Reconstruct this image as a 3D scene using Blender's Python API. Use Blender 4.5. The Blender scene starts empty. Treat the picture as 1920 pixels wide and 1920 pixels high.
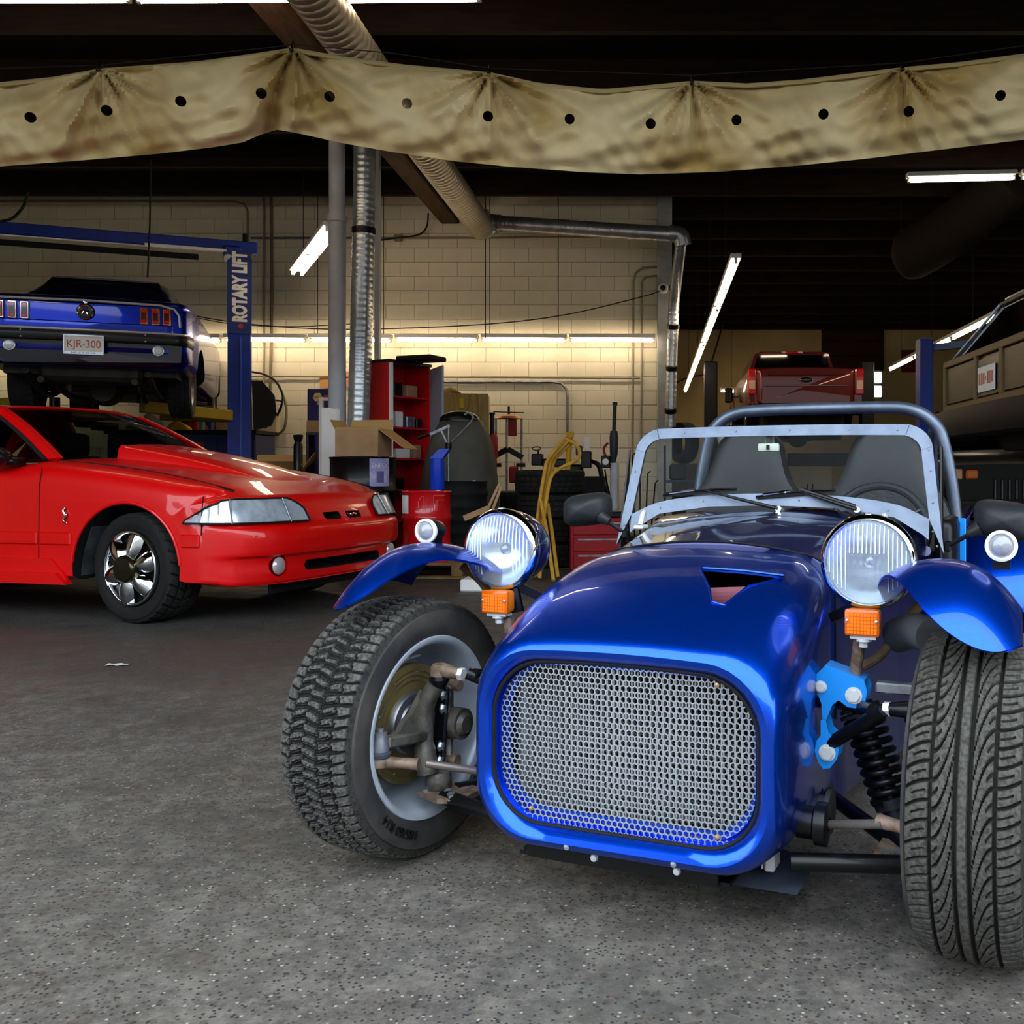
import bpy, bmesh, math, random
import numpy as np
from mathutils import Vector, Matrix
random.seed(7)
rng = np.random.default_rng(7)
PI = math.pi
SC = bpy.context.scene
COL = SC.collection

# ---------------------------------------------------------------- camera
CX, HY, F, CH = 1240.0, 890.0, 1753.0, 0.86      # principal point, horizon, focal length (pixels of 1920), eye height
cam_d = bpy.data.cameras.new('camera')
cam_d.sensor_width = 36.0
cam_d.lens = 36.0 * F / 1920.0
cam_d.shift_x = -(CX - 960.0) / 1920.0
cam_d.shift_y = -(960.0 - HY) / 1920.0
cam_d.clip_start = 0.05
cam_d.clip_end = 200
cam = bpy.data.objects.new('camera', cam_d)
cam.location = (0, 0, CH)
cam.rotation_euler = (PI / 2, 0, 0)
COL.objects.link(cam)
SC.camera = cam

# ---------------------------------------------------------------- sky (daylight through the open bay door behind the camera)
world = bpy.data.worlds.new('overcast_sky')
SC.world = world
world.use_nodes = True
wn = world.node_tree.nodes
bg = wn['Background']
bg.inputs['Color'].default_value = (0.80, 0.90, 1.0, 1)
bg.inputs['Strength'].default_value = 5.6
SC.view_settings.view_transform = 'Standard'
SC.view_settings.look = 'None'
SC.view_settings.gamma = 1.0
SC.view_settings.exposure = 0.0
SC.view_settings.use_curve_mapping = False
try:
    SC.cycles.max_bounces = 7
    SC.cycles.diffuse_bounces = 3
    SC.cycles.glossy_bounces = 4
    SC.cycles.transmission_bounces = 5
    SC.cycles.transparent_max_bounces = 12
    SC.cycles.use_adaptive_sampling = True
    SC.cycles.adaptive_threshold = 0.025
    SC.cycles.use_light_tree = True
    SC.cycles.sample_clamp_indirect = 6.0
    SC.cycles.caustics_reflective = False
    SC.cycles.caustics_refractive = False
except Exception:
    pass
TUBE_STRENGTH = 28.0

# ---------------------------------------------------------------- helpers
def at(px, py, Y):
    """point at depth Y that the photo's pixel looks at"""
    return Vector(((px - CX) / F * Y, Y, CH - (py - HY) / F * Y))

def lin(c):
    if isinstance(c, str):
        c = c.lstrip('#')
        c = [int(c[i:i + 2], 16) / 255 for i in (0, 2, 4)]
    return tuple(((x / 12.92) if x <= 0.04045 else ((x + 0.055) / 1.055) ** 2.4) for x in c[:3])

MATS = {}
def mat(name, col, rough=0.5, metal=0.0, coat=0.0, col2=None, nscale=8.0, bump=0.0, bscale=60.0, emit=0.0, trans=0.0,
        ior=1.45, spec=0.3, rough2=None, detail=6.0, lo=0.4, hi=0.65, coat_rough=0.03, attr=None, sheen=0.0, stretch=None):
    if name in MATS:
        return MATS[name]
    m = bpy.data.materials.new(name)
    m.use_nodes = True
    N = m.node_tree.nodes
    L = m.node_tree.links
    b = N['Principled BSDF']
    c = lin(col)
    b.inputs['Base Color'].default_value = (*c, 1)
    b.inputs['Roughness'].default_value = rough
    b.inputs['Metallic'].default_value = metal
    b.inputs['Coat Weight'].default_value = coat
    b.inputs['Coat Roughness'].default_value = coat_rough
    b.inputs['IOR'].default_value = ior
    b.inputs['Specular IOR Level'].default_value = spec
    b.inputs['Transmission Weight'].default_value = trans
    if emit:
        b.inputs['Emission Color'].default_value = (*c, 1)
        b.inputs['Emission Strength'].default_value = emit
    tc = None
    def coords():
        nonlocal tc
        if tc is None:
            tcn = N.new('ShaderNodeTexCoord')
            tc = tcn.outputs['Object']
            if stretch:
                mp = N.new('ShaderNodeMapping')
                mp.inputs['Scale'].default_value = stretch
                L.new(tc, mp.inputs['Vector'])
                tc = mp.outputs['Vector']
        return tc
    if col2 is not None:
        mix = N.new('ShaderNodeMix')
        mix.data_type = 'RGBA'
        mix.inputs['A'].default_value = (*c, 1)
        mix.inputs['B'].default_value = (*lin(col2), 1)
        if attr:
            a = N.new('ShaderNodeAttribute')
            a.attribute_name = attr
            nz = N.new('ShaderNodeTexNoise')
            nz.inputs['Scale'].default_value = 140
            nz.inputs['Detail'].default_value = 6
            L.new(coords(), nz.inputs['Vector'])
            nr = N.new('ShaderNodeMapRange')
            nr.inputs['From Min'].default_value = 0.36
            nr.inputs['From Max'].default_value = 0.6
            nr.inputs['To Min'].default_value = 0.35
            L.new(nz.outputs['Fac'], nr.inputs['Value'])
            mu = N.new('ShaderNodeMath')
            mu.operation = 'MULTIPLY'
            L.new(a.outputs['Fac'], mu.inputs[0])
            L.new(nr.outputs['Result'], mu.inputs[1])
            L.new(mu.outputs[0], mix.inputs['Factor'])
        else:
            t = N.new('ShaderNodeTexNoise')
            t.inputs['Scale'].default_value = nscale
            t.inputs['Detail'].default_value = detail
            L.new(coords(), t.inputs['Vector'])
            r = N.new('ShaderNodeMapRange')
            r.inputs['From Min'].default_value = lo
            r.inputs['From Max'].default_value = hi
            L.new(t.outputs['Fac'], r.inputs['Value'])
            L.new(r.outputs['Result'], mix.inputs['Factor'])
            if rough2 is not None:
                rr = N.new('ShaderNodeMapRange')
                rr.inputs['To Min'].default_value = rough
                rr.inputs['To Max'].default_value = rough2
                L.new(r.outputs['Result'], rr.inputs['Value'])
                L.new(rr.outputs['Result'], b.inputs['Roughness'])
        L.new(mix.outputs['Result'], b.inputs['Base Color'])
    if bump:
        t2 = N.new('ShaderNodeTexNoise')
        t2.inputs['Scale'].default_value = bscale
        t2.inputs['Detail'].default_value = 5
        L.new(coords(), t2.inputs['Vector'])
        bn = N.new('ShaderNodeBump')
        bn.inputs['Strength'].default_value = bump
        bn.inputs['Distance'].default_value = 0.01
        L.new(t2.outputs['Fac'], bn.inputs['Height'])
        L.new(bn.outputs['Normal'], b.inputs['Normal'])
    MATS[name] = m
    return m

def V(*a):
    return Vector(a)

def frame(d):
    d = Vector(d).normalized()
    up = Vector((0, 0, 1)) if abs(d.z) < 0.95 else Vector((1, 0, 0))
    x = d.cross(up).normalized()
    return x, x.cross(d).normalized(), d

def spline(pts, n=8, closed=False):
    P = [np.array(p, float) for p in pts]
    out = []
    m = len(P)
    for i in range(m if closed else m - 1):
        if closed:
            p0, p1, p2, p3 = P[i - 1], P[i], P[(i + 1) % m], P[(i + 2) % m]
        else:
            p1, p2 = P[i], P[i + 1]
            p0 = P[i - 1] if i > 0 else 2 * p1 - p2
            p3 = P[i + 2] if i + 2 < m else 2 * p2 - p1
        for k in range(n):
            t = k / n
            out.append(0.5 * (2 * p1 + (p2 - p0) * t + (2 * p0 - 5 * p1 + 4 * p2 - p3) * t * t + (3 * p1 - p0 - 3 * p2 + p3) * t ** 3))
    if not closed:
        out.append(P[-1])
    return [tuple(p) for p in out]

def rrect(hw, zb, zt, r, n=8, crown=0.0, m=10):
    """closed rounded rectangle outline, (x,z) pairs, counter-clockwise from lower right"""
    out = []
    cs = [(hw - r, zb + r, -PI / 2), (hw - r, zt - r, 0), (-hw + r, zt - r, PI / 2), (-hw + r, zb + r, PI)]
    for i, (x, z, a0) in enumerate(cs):
        for k in range(n + 1):
            a = a0 + PI / 2 * k / n
            out.append((x + r * math.cos(a), z + r * math.sin(a)))
        nx = cs[(i + 1) % 4]
        a1 = a0 + PI / 2
        p0 = (x + r * math.cos(a1), z + r * math.sin(a1))
        p1 = (nx[0] + r * math.cos(nx[2]), nx[1] + r * math.sin(nx[2]))
        for k in range(1, m):
            t = k / m
            out.append((p0[0] + (p1[0] - p0[0]) * t, p0[1] + (p1[1] - p0[1]) * t))
    if crown:
        zm = (zb + zt) / 2
        out = [(x, z + (crown * (1 - (x / hw) ** 2) - crown if z > zm else 0)) for x, z in out]
    return out

class MB:
    def __init__(s):
        s.v, s.f, s.mi, s.m = [], [], [], 0
    def add(s, vs, fs):
        o = len(s.v)
        s.v += [tuple(p) for p in vs]
        s.f += [tuple(i + o for i in f) for f in fs]
        s.mi += [s.m] * len(fs)
        return s
    def box(s, c, d, rz=0.0, bev=0.0, rot=None, seg=1):
        b = bmesh.new()
        bmesh.ops.create_cube(b, size=1)
        bmesh.ops.scale(b, vec=d, verts=b.verts)
        if bev:
            bmesh.ops.bevel(b, geom=list(b.edges), offset=min(bev, min(d) * 0.49), segments=seg, profile=0.5, affect='EDGES')
        M = rot.to_4x4() if rot is not None else Matrix.Rotation(rz, 4, 'Z')
        M = Matrix.Translation(c) @ M
        b.verts.index_update()
        s.add([M @ q.co for q in b.verts], [[q.index for q in f.verts] for f in b.faces])
        b.free()
        return s
    def bar(s, p0, p1, w, h, bev=0.0):
        p0, p1 = Vector(p0), Vector(p1)
        x, y, d = frame(p1 - p0)
        rot = Matrix((x, d, y)).transposed()
        return s.box((p0 + p1) / 2, (w, (p1 - p0).length, h), bev=bev, rot=rot)
    def tube(s, path, r, n=10, caps=True, closed=False):
        P = [Vector(p) for p in path]
        m = len(P)
        rs = r if isinstance(r, (list, tuple)) else [r] * m
        rings = []
        x = None
        for i in range(m):
            if closed:
                d = P[(i + 1) % m] - P[i - 1]
            else:
                d = P[min(i + 1, m - 1)] - P[max(i - 1, 0)]
            d.normalize()
            if x is None:
                x, y, _ = frame(d)
            else:
                x = (x - d * x.dot(d)).normalized()
                y = d.cross(x)
            y = d.cross(x)
            rings.append([P[i] + (x * math.cos(2 * PI * k / n) + y * math.sin(2 * PI * k / n)) * rs[i] for k in range(n)])
        return s.loft(rings, cap0=caps and not closed, cap1=caps and not closed, loop=closed)
    def cyl(s, p0, p1, r0, r1=None, n=20, caps=True):
        return s.tube([p0, p1], [r0, r0 if r1 is None else r1], n, caps)
    def loft(s, rings, cap0=False, cap1=False, loop=False, open_ring=False):
        n = len(rings[0])
        m = len(rings)
        vs = [p for r in rings for p in r]
        fs = []
        for i in range(m if loop else m - 1):
            j = (i + 1) % m
            for k in range(n - 1 if open_ring else n):
                l = (k + 1) % n
                fs.append((i * n + k, i * n + l, j * n + l, j * n + k))
        if cap0:
            fs.append(tuple(range(n - 1, -1, -1)))
        if cap1:
            fs.append(tuple((m - 1) * n + k for k in range(n)))
        return s.add(vs, fs)
    def lathe(s, prof, o=(0, 0, 0), d=(0, 0, 1), n=32, closed=False):
        o = Vector(o)
        x, y, d = frame(d)
        rings = [[o + d * h + (x * math.cos(2 * PI * k / n) + y * math.sin(2 * PI * k / n)) * max(r, 1e-5) for k in range(n)] for r, h in prof]
        return s.loft(rings, loop=closed)
    def prism(s, poly, ext):
        ext = Vector(ext)
        n = len(poly)
        a = [Vector(p) for p in poly]
        vs = a + [p + ext for p in a]
        fs = [tuple(range(n - 1, -1, -1)), tuple(range(n, 2 * n))]
        fs += [(k, (k + 1) % n, n + (k + 1) % n, n + k) for k in range(n)]
        return s.add(vs, fs)
    def ball(s, c, r, sc=(1, 1, 1), nu=16, nv=10):
        c = Vector(c)
        rings = []
        for i in range(nv + 1):
            a = -PI / 2 + PI * i / nv
            rings.append([c + Vector((math.cos(a) * math.cos(2 * PI * k / nu) * r * sc[0], math.cos(a) * math.sin(2 * PI * k / nu) * r * sc[1], math.sin(a) * r * sc[2])) for k in range(nu)])
        rings[0] = [p + (c + Vector((0, 0, -r * sc[2])) - p) * 0.999 for p in rings[0]]
        rings[-1] = [p + (c + Vector((0, 0, r * sc[2])) - p) * 0.999 for p in rings[-1]]
        return s.loft(rings, cap0=True, cap1=True)
    def grid(s, fn, nu, nv, wrap_u=False):
        vs = [fn(i / (nu if wrap_u else nu - 1), j / (nv - 1)) for i in range(nu) for j in range(nv)]
        fs = []
        for i in range(nu if wrap_u else nu - 1):
            ii = (i + 1) % nu
            for j in range(nv - 1):
                fs.append((i * nv + j, ii * nv + j, ii * nv + j + 1, i * nv + j + 1))
        return s.add(vs, fs)
    def mesh(s, name, mats, smooth=35.0, fixn=True):
        me = bpy.data.meshes.new(name)
        me.from_pydata(s.v, [], s.f)
        for m in (mats if isinstance(mats, (list, tuple)) else [mats]):
            me.materials.append(m)
        if any(s.mi):
            me.polygons.foreach_set('material_index', s.mi)
        if fixn:
            b = bmesh.new()
            b.from_mesh(me)
            bmesh.ops.recalc_face_normals(b, faces=b.faces)
            b.to_mesh(me)
            b.free()
        if smooth:
            me.polygons.foreach_set('use_smooth', [True] * len(me.polygons))
            me.set_sharp_from_angle(angle=math.radians(smooth))
        me.update()
        return me
    def build(s, name, mats, parent=None, smooth=35.0, fixn=True):
        return link(name, s.mesh(name, mats, smooth, fixn), parent)

def link(name, me, parent=None):
    o = bpy.data.objects.new(name, me)
    COL.objects.link(o)
    if parent is not None:
        o.parent = parent
    return o

def tag(o, label=None, cat=None, group=None, kind=None):
    if label: o['label'] = label
    if cat: o['category'] = cat
    if group: o['group'] = group
    if kind: o['kind'] = kind
    return o

def empty(name, loc, rz=0.0, label=None, cat=None, group=None):
    o = bpy.data.objects.new(name, None)
    o.empty_display_size = 0.1
    COL.objects.link(o)
    o.location = loc
    o.rotation_euler = (0, 0, rz)
    return tag(o, label, cat, group)

def copy_tree(o, parent=None):
    c = o.copy()
    COL.objects.link(c)
    c.parent = parent
    for ch in list(o.children):
        copy_tree(ch, c)
    return c

def cut(o, cutter, op='DIFFERENCE'):
    """boolean, applied"""
    m = o.modifiers.new('b', 'BOOLEAN')
    m.object = cutter
    m.operation = op
    m.solver = 'EXACT'
    bpy.context.view_layer.update()
    dg = bpy.context.evaluated_depsgraph_get()
    me = bpy.data.meshes.new_from_object(o.evaluated_get(dg))
    o.modifiers.clear()
    o.data = me
    me.polygons.foreach_set('use_smooth', [True] * len(me.polygons))
    me.set_sharp_from_angle(angle=math.radians(32))
    bpy.data.objects.remove(cutter, do_unlink=True)
    return o

def text_geo(body, size, depth=0.002, bold=0.0, align='CENTER'):
    cu = bpy.data.curves.new('t', 'FONT')
    cu.body = body
    cu.size = size
    cu.extrude = depth
    cu.offset = bold
    cu.align_x = align
    cu.align_y = 'CENTER'
    cu.resolution_u = 3
    o = bpy.data.objects.new('t', cu)
    COL.objects.link(o)
    bpy.context.view_layer.update()
    dg = bpy.context.evaluated_depsgraph_get()
    me = o.evaluated_get(dg).to_mesh()
    vs = [tuple(v.co) for v in me.vertices]
    fs = [tuple(p.vertices) for p in me.polygons]
    bpy.data.objects.remove(o, do_unlink=True)
    bpy.data.curves.remove(cu)
    return vs, fs

def text_on(name, body, size, o, x, y, m, parent, depth=0.002, bold=0.0, width=None):
    """lettering on a plane: origin o, reading direction x, up direction y"""
    vs, fs = text_geo(body, size, depth, bold)
    o, x, y = Vector(o), Vector(x).normalized(), Vector(y).normalized()
    n = x.cross(y)
    k = 1.0
    if width:
        xs = [p[0] for p in vs]
        k = width / (max(xs) - min(xs))
    b = MB()
    b.add([o + x * p[0] * k + y * p[1] + n * p[2] for p in vs], fs)
    return b.build(name, m, parent, smooth=0, fixn=False)

# ---------------------------------------------------------------- materials
CREAM = mat('cream_block_paint', '#e8e2cc', 0.55, col2='#ddd5bb', nscale=1.2, bump=0.25, bscale=35)
MORTAR = mat('joint_mortar_paint', '#bfb698', 0.8)  # mortar's own tone, a little darker than the blocks
CREAM2 = mat('cream_wall_paint', '#c9b98e', 0.6, col2='#bba978', nscale=0.8, bump=0.1, bscale=20)
WOODDARK = mat('old_dark_timber', '#24150c', 0.85, col2='#140c07', nscale=3, bump=0.3, bscale=20, stretch=(1, 6, 6))
BEAMWOOD = mat('brown_beam_timber', '#4f351f', 0.75, col2='#372412', nscale=4, bump=0.3, bscale=25, stretch=(6, 1, 6))
CEILM = mat('dark_ceiling_board', '#180f09', 0.9, col2='#0f0906', nscale=2)
BLUE = mat('kit_car_blue_paint', '#0044cc', 0.27, metal=0.9, coat=0.5, col2='#0050dc', nscale=900, detail=1, coat_rough=0.02)
BLUESHADE = mat('dark_reflection_blue', '#030f52', 0.3, metal=0.6, coat=1.0, coat_rough=0.03)  # car blue darkened to stand for the dark surroundings it reflects
REDP = mat('red_car_paint', '#d40204', 0.38, coat=0.55, coat_rough=0.02)
MAROON = mat('maroon_paint', '#62070a', 0.3, metal=0.3, coat=1.0)
NAVY = mat('navy_car_paint', '#042290', 0.24, metal=0.85, coat=0.5)
NAVYDK = mat('navy_dark_paint', '#04081e', 0.3, coat=0.8)
LTBLUE = mat('light_blue_bracket_paint', '#1a8ff0', 0.35, coat=0.3)
LIFTBLUE = mat('lift_blue_paint', '#0c2f96', 0.42, col2='#0a267c', nscale=5)
ALU = mat('brushed_aluminium', '#707a8a', 0.45, metal=0.8, col2='#616b7b', nscale=14, bump=0.04, bscale=200)
STEEL = mat('grey_steel', '#8d9096', 0.4, metal=0.8, col2='#6d7076', nscale=20)
GALV = mat('galvanised_duct', '#bcc1c6', 0.3, metal=0.75, col2='#9a9fa5', nscale=6)
CHROME = mat('chrome', '#dfe2e6', 0.06, metal=1.0)
TRIM = mat('bright_trim', '#d5d9de', 0.25, metal=0.45)
RIMSIL = mat('silver_rim_paint', '#c6cfdb', 0.38, metal=0.3, col2='#a9b3c1', nscale=7)
BLACK = mat('black_paint', '#0a0a0c', 0.35, coat=0.1)
BLACKM = mat('matt_black', '#111113', 0.75)
VOID = mat('dark_cavity', '#060607', 0.9)
PLASTIC = mat('dark_grey_plastic', '#26282c', 0.42, bump=0.1, bscale=300)
LEATHER = mat('black_leather', '#0b0c0e', 0.4, spec=0.4)
RUBBER = mat('tyre_sidewall_rubber', '#2d2d2e', 0.7, col2='#46423d', nscale=9, bump=0.15, bscale=90, attr=None)
TREAD = mat('worn_tread_rubber', '#0b0a0a', 0.8, col2='#55534f', attr='wear', bump=0.25, bscale=180)
TREADR = mat('dusty_tread_rubber', '#120f0c', 0.8, col2='#4c4a45', attr='wear', bump=0.15, bscale=180)
RUBBER2 = mat('plain_tyre_rubber', '#161616', 0.75, bump=0.1, bscale=80)
ORANGE = mat('amber_lens', '#ff7a00', 0.2, coat=0.6)
AMBERD = mat('amber_lens_body', '#d55c00', 0.2, coat=0.6)
REDLENS = mat('red_lens', '#d0141c', 0.15, coat=0.8)
WHITE = mat('white_paint', '#e6e6e2', 0.45)
CARD = mat('cardboard', '#a58463', 0.85, col2='#957553', nscale=6)
CARDIN = mat('cardboard_inside', '#b08c58', 0.85)
RUST = mat('rusty_steel', '#8a7668', 0.65, metal=0.3, col2='#64503f', nscale=40)
GREASE = mat('greasy_cast_metal', '#757068', 0.5, metal=0.5, col2='#4a4640', nscale=18, bump=0.3, bscale=60)
DISC = mat('brake_disc_steel', '#a8955f', 0.38, metal=0.6, col2='#75694a', nscale=10)
BOLT = mat('zinc_bolt', '#c9cdd0', 0.3, metal=0.9)
BRIGHTBOLT = mat('white_zinc_bolt', '#dfe2e4', 0.4, metal=0.3)
YELLOW = mat('yellow_paint', '#c99a3c', 0.5, col2='#b8862c', nscale=15)
YELLOWD = mat('lift_arm_yellow', '#8f7a14', 0.55)
WIRE = mat('dark_cable', '#1c1c1c', 0.7)
HOSE = mat('grey_hose', '#77715f', 0.6)
TARP = mat('tan_canvas', '#e0ca98', 0.7, col2='#b5965a', nscale=1.6, bump=0.35, bscale=14)
GREYTARP = mat('grey_cover', '#55544d', 0.7, col2='#403f39', nscale=2.5, bump=0.2, bscale=12)
CRATE = mat('crate_wood', '#a3925f', 0.8, col2='#8a7a4c', nscale=4, stretch=(8, 8, 1))
PALLETW = mat('pallet_wood', '#8f7448', 0.85, col2='#6f5836', nscale=5)
WORN = mat('worn_grey_white_paint', '#b9bdbf', 0.5, col2='#9fa4a8', nscale=5)
POSTGREY = mat('post_grey_paint', '#bcc0c6', 0.45, col2='#a5a9af', nscale=3)
def glass(name, tint, rough=0.0, mixf=0.12):
    m = bpy.data.materials.new(name)
    m.use_nodes = True
    N, L = m.node_tree.nodes, m.node_tree.links
    out = N['Material Output']
    N.remove(N['Principled BSDF'])
    tr = N.new('ShaderNodeBsdfTransparent')
    tr.inputs['Color'].default_value = (*tint, 1)
    gl = N.new('ShaderNodeBsdfGlossy')
    gl.inputs['Roughness'].default_value = rough
    fr = N.new('ShaderNodeFresnel')
    fr.inputs['IOR'].default_value = 1.13
    mx = N.new('ShaderNodeMixShader')
    L.new(fr.outputs[0], mx.inputs[0])
    L.new(tr.outputs[0], mx.inputs[1])
    L.new(gl.outputs[0], mx.inputs[2])
    L.new(mx.outputs[0], out.inputs['Surface'])
    MATS[name] = m
    return m
def dusty_glass(name, tint, haze, gloss):
    m = bpy.data.materials.new(name)
    m.use_nodes = True
    N, L = m.node_tree.nodes, m.node_tree.links
    N.remove(N['Principled BSDF'])
    tr = N.new('ShaderNodeBsdfTransparent')
    tr.inputs['Color'].default_value = (*tint, 1)
    df = N.new('ShaderNodeBsdfDiffuse')
    df.inputs['Color'].default_value = (0.5, 0.52, 0.55, 1)
    gl = N.new('ShaderNodeBsdfGlossy')
    gl.inputs['Roughness'].default_value = 0.22
    a, c = N.new('ShaderNodeMixShader'), N.new('ShaderNodeMixShader')
    a.inputs[0].default_value = haze
    c.inputs[0].default_value = gloss
    L.new(tr.outputs[0], a.inputs[1])
    L.new(df.outputs[0], a.inputs[2])
    L.new(a.outputs[0], c.inputs[1])
    L.new(gl.outputs[0], c.inputs[2])
    L.new(c.outputs[0], N['Material Output'].inputs['Surface'])
    MATS[name] = m
    return m
GLASS = dusty_glass('clear_glass', (0.9, 0.93, 0.93), 0.004, 0.0015)
TINTED = glass('tinted_glass', (0.42, 0.46, 0.42))
DARKGLASS = mat('dark_window_glass', '#050608', 0.04, coat=1.0)
LENS = glass('lamp_lens_glass', (0.93, 0.96, 1.0))
TUBEM = mat('lit_fluorescent_tube', '#ffe6c4', 0.5, emit=TUBE_STRENGTH)
SKYWIN = mat('daylit_window_pane', '#eef4ff', 0.3, emit=2.5)
REFL = mat('lamp_reflector', '#d3deea', 0.22, metal=0.85)
# ================================================================ the building
def floor_material():
    m = bpy.data.materials.new('worn_concrete_floor')
    m.use_nodes = True
    N, L = m.node_tree.nodes, m.node_tree.links
    b = N['Principled BSDF']
    tc = N.new('ShaderNodeTexCoord')
    def noise(scale, detail=6, rough=0.6):
        t = N.new('ShaderNodeTexNoise')
        t.inputs['Scale'].default_value = scale
        t.inputs['Detail'].default_value = detail
        t.inputs['Roughness'].default_value = rough
        L.new(tc.outputs['Object'], t.inputs['Vector'])
        return t.outputs['Fac']
    def vor(scale):
        t = N.new('ShaderNodeTexVoronoi')
        t.inputs['Scale'].default_value = scale
        L.new(tc.outputs['Object'], t.inputs['Vector'])
        return t
    def rng_(x, a, b_, c=0.0, d=1.0):
        r = N.new('ShaderNodeMapRange')
        r.inputs['From Min'].default_value = a
        r.inputs['From Max'].default_value = b_
        r.inputs['To Min'].default_value = c
        r.inputs['To Max'].default_value = d
        L.new(x, r.inputs['Value'])
        return r.outputs['Result']
    def mix(f, a, b_):
        x = N.new('ShaderNodeMix')
        x.data_type = 'RGBA'
        L.new(f, x.inputs['Factor'])
        for k, s in (('A', a), ('B', b_)):
            if isinstance(s, tuple):
                x.inputs[k].default_value = (*s, 1)
            else:
                L.new(s, x.inputs[k])
        return x.outputs['Result']
    def mul(a, b_):
        x = N.new('ShaderNodeMath')
        x.operation = 'MULTIPLY'
        L.new(a, x.inputs[0])
        L.new(b_, x.inputs[1])
        return x.outputs[0]
    base = mix(rng_(noise(34, 9, 0.8), 0.38, 0.62), lin('#35322e'), lin('#77716a'))
    base = mix(rng_(noise(190, 5, 0.8), 0.42, 0.60, 0.0, 0.8), base, lin('#4b4641'))
    base = mix(rng_(noise(1.1, 5, 0.6), 0.35, 0.7), base, lin('#4c4841'))
    base = mix(rng_(noise(11, 8, 0.8), 0.46, 0.66, 0.0, 0.6), base, lin('#7e786f'))
    base = mix(rng_(noise(3.1, 8, 0.75), 0.50, 0.72, 0.0, 0.7), base, lin('#3a3732'))
    # exposed pebbles, dark and light
    v1 = vor(36)
    pick = rng_(v1.outputs['Color'], 0.60, 0.63, 0.0, 0.75)
    spot = mul(rng_(v1.outputs['Distance'], 0.34, 0.26), pick)
    pc = mix(rng_(noise(37, 2), 0.4, 0.6), lin('#3a3531'), lin('#5c5046'))
    base = mix(spot, base, pc)
    v2 = vor(105)
    sep = N.new('ShaderNodeSeparateColor')
    L.new(v2.outputs['Color'], sep.inputs['Color'])
    light = mul(rng_(v2.outputs['Distance'], 0.36, 0.22), rng_(sep.outputs['Green'], 0.84, 0.87))
    base = mix(light, base, lin('#9a948a'))
    darks = mul(rng_(v2.outputs['Distance'], 0.4, 0.25), rng_(sep.outputs['Blue'], 0.7, 0.73))
    base = mix(darks, base, lin('#2c2a28'))
    # oil stains and wheel grime with a shape of their own
    st = rng_(noise(0.55, 7, 0.65), 0.50, 0.68)
    base = mix(mul(st, rng_(noise(5, 6), 0.3, 0.7)), base, lin('#2a2826'))
    # deeper in the shop the slab colour is darkened for fading daylight
    sp = N.new('ShaderNodeSeparateXYZ')
    L.new(tc.outputs['Object'], sp.inputs['Vector'])
    ad = N.new('ShaderNodeMath')
    ad.operation = 'ADD'
    L.new(sp.outputs['Y'], ad.inputs[0])
    n3 = rng_(noise(0.8, 4), 0.3, 0.7, -0.8, 0.8)
    L.new(n3, ad.inputs[1])
    deep = rng_(ad.outputs[0], 3.2, 4.6)
    base = mix(mul(deep, rng_(noise(3, 6), 0.1, 0.6, 0.55, 0.95)), base, lin('#3a3733'))
    L.new(base, b.inputs['Base Color'])
    L.new(rng_(noise(8, 6), 0.3, 0.7, 0.5, 0.85), b.inputs['Roughness'])
    bn = N.new('ShaderNodeBump')
    bn.inputs['Strength'].default_value = 0.35
    bn.inputs['Distance'].default_value = 0.004
    hn = N.new('ShaderNodeMath')
    hn.operation = 'ADD'
    L.new(noise(120, 5, 0.7), hn.inputs[0])
    L.new(rng_(v1.outputs['Distance'], 0.0, 0.5), hn.inputs[1])
    L.new(hn.outputs[0], bn.inputs['Height'])
    L.new(bn.outputs['Normal'], b.inputs['Normal'])
    return m

WY = 13.3       # block wall
FY = 24.8       # far wall of the deeper bay
CZ = 4.9        # ceiling
XL, XR = -11.0, 11.0
DOORY = 0.9
b = MB()
b.box((0, 8, -0.1), (60, 60, 0.2))
tag(b.build('floor', floor_material(), smooth=0), kind='structure')

# ceiling of dark boards with joists across it and the brown beam along it
b = MB()
b.box((0, (DOORY + FY) / 2, CZ + 0.1), (XR - XL + 0.4, FY - DOORY + 0.4, 0.2))
ceiling = tag(b.build('ceiling', CEILM, smooth=0), kind='structure')
jm = None
for k in range(21):
    y = 1.0 + k * 1.16
    if jm is None:
        jb = MB()
        jb.box((0, 0, 0), (XR - XL, 0.09, 0.28), bev=0.008)
        jm = jb.mesh('joist', WOODDARK, 0)
    if y < WY - 0.4 or True:
        o = link('joist', jm, ceiling)
        o.location = (0.02, y, CZ - 0.141)
b = MB()
b.box((-2.98, 7.3, 4.58), (0.26, 11.8, 0.36), bev=0.01)
b.build('beam', BEAMWOOD, ceiling, 0)

# walls
def wall(name, boxes, m):
    b = MB()
    for c, d in boxes:
        b.box(c, d)
    return tag(b.build(name, m, smooth=0), kind='structure')
wall('wall_left', [((XL - 0.1, (DOORY + FY) / 2, CZ / 2), (0.2, FY - DOORY, CZ))], CREAM2)
wall('wall_right', [((XR + 0.1, (DOORY + FY) / 2, CZ / 2), (0.2, FY - DOORY, CZ))], CREAM2)
wall('wall_front', [((0, DOORY - 0.1, 4.55), (XR - XL + 0.4, 0.2, 0.7)), ((-9.7, DOORY - 0.1, 2.1), (2.6, 0.2, 4.2)), ((9.7, DOORY - 0.1, 2.1), (2.6, 0.2, 4.2))], CREAM2)  # unseen; door opening sized for the daylight it lets in
wall('wall_partition', [((-0.13, (WY + FY) / 2 + 0.1, CZ / 2), (0.2, FY - WY - 0.2, CZ))], CREAM2)
wb = wall('wall_back', [(((XL - 0.02) / 2, WY + 0.12, CZ / 2), (-XL - 0.02, 0.2, CZ))], MORTAR)

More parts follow.
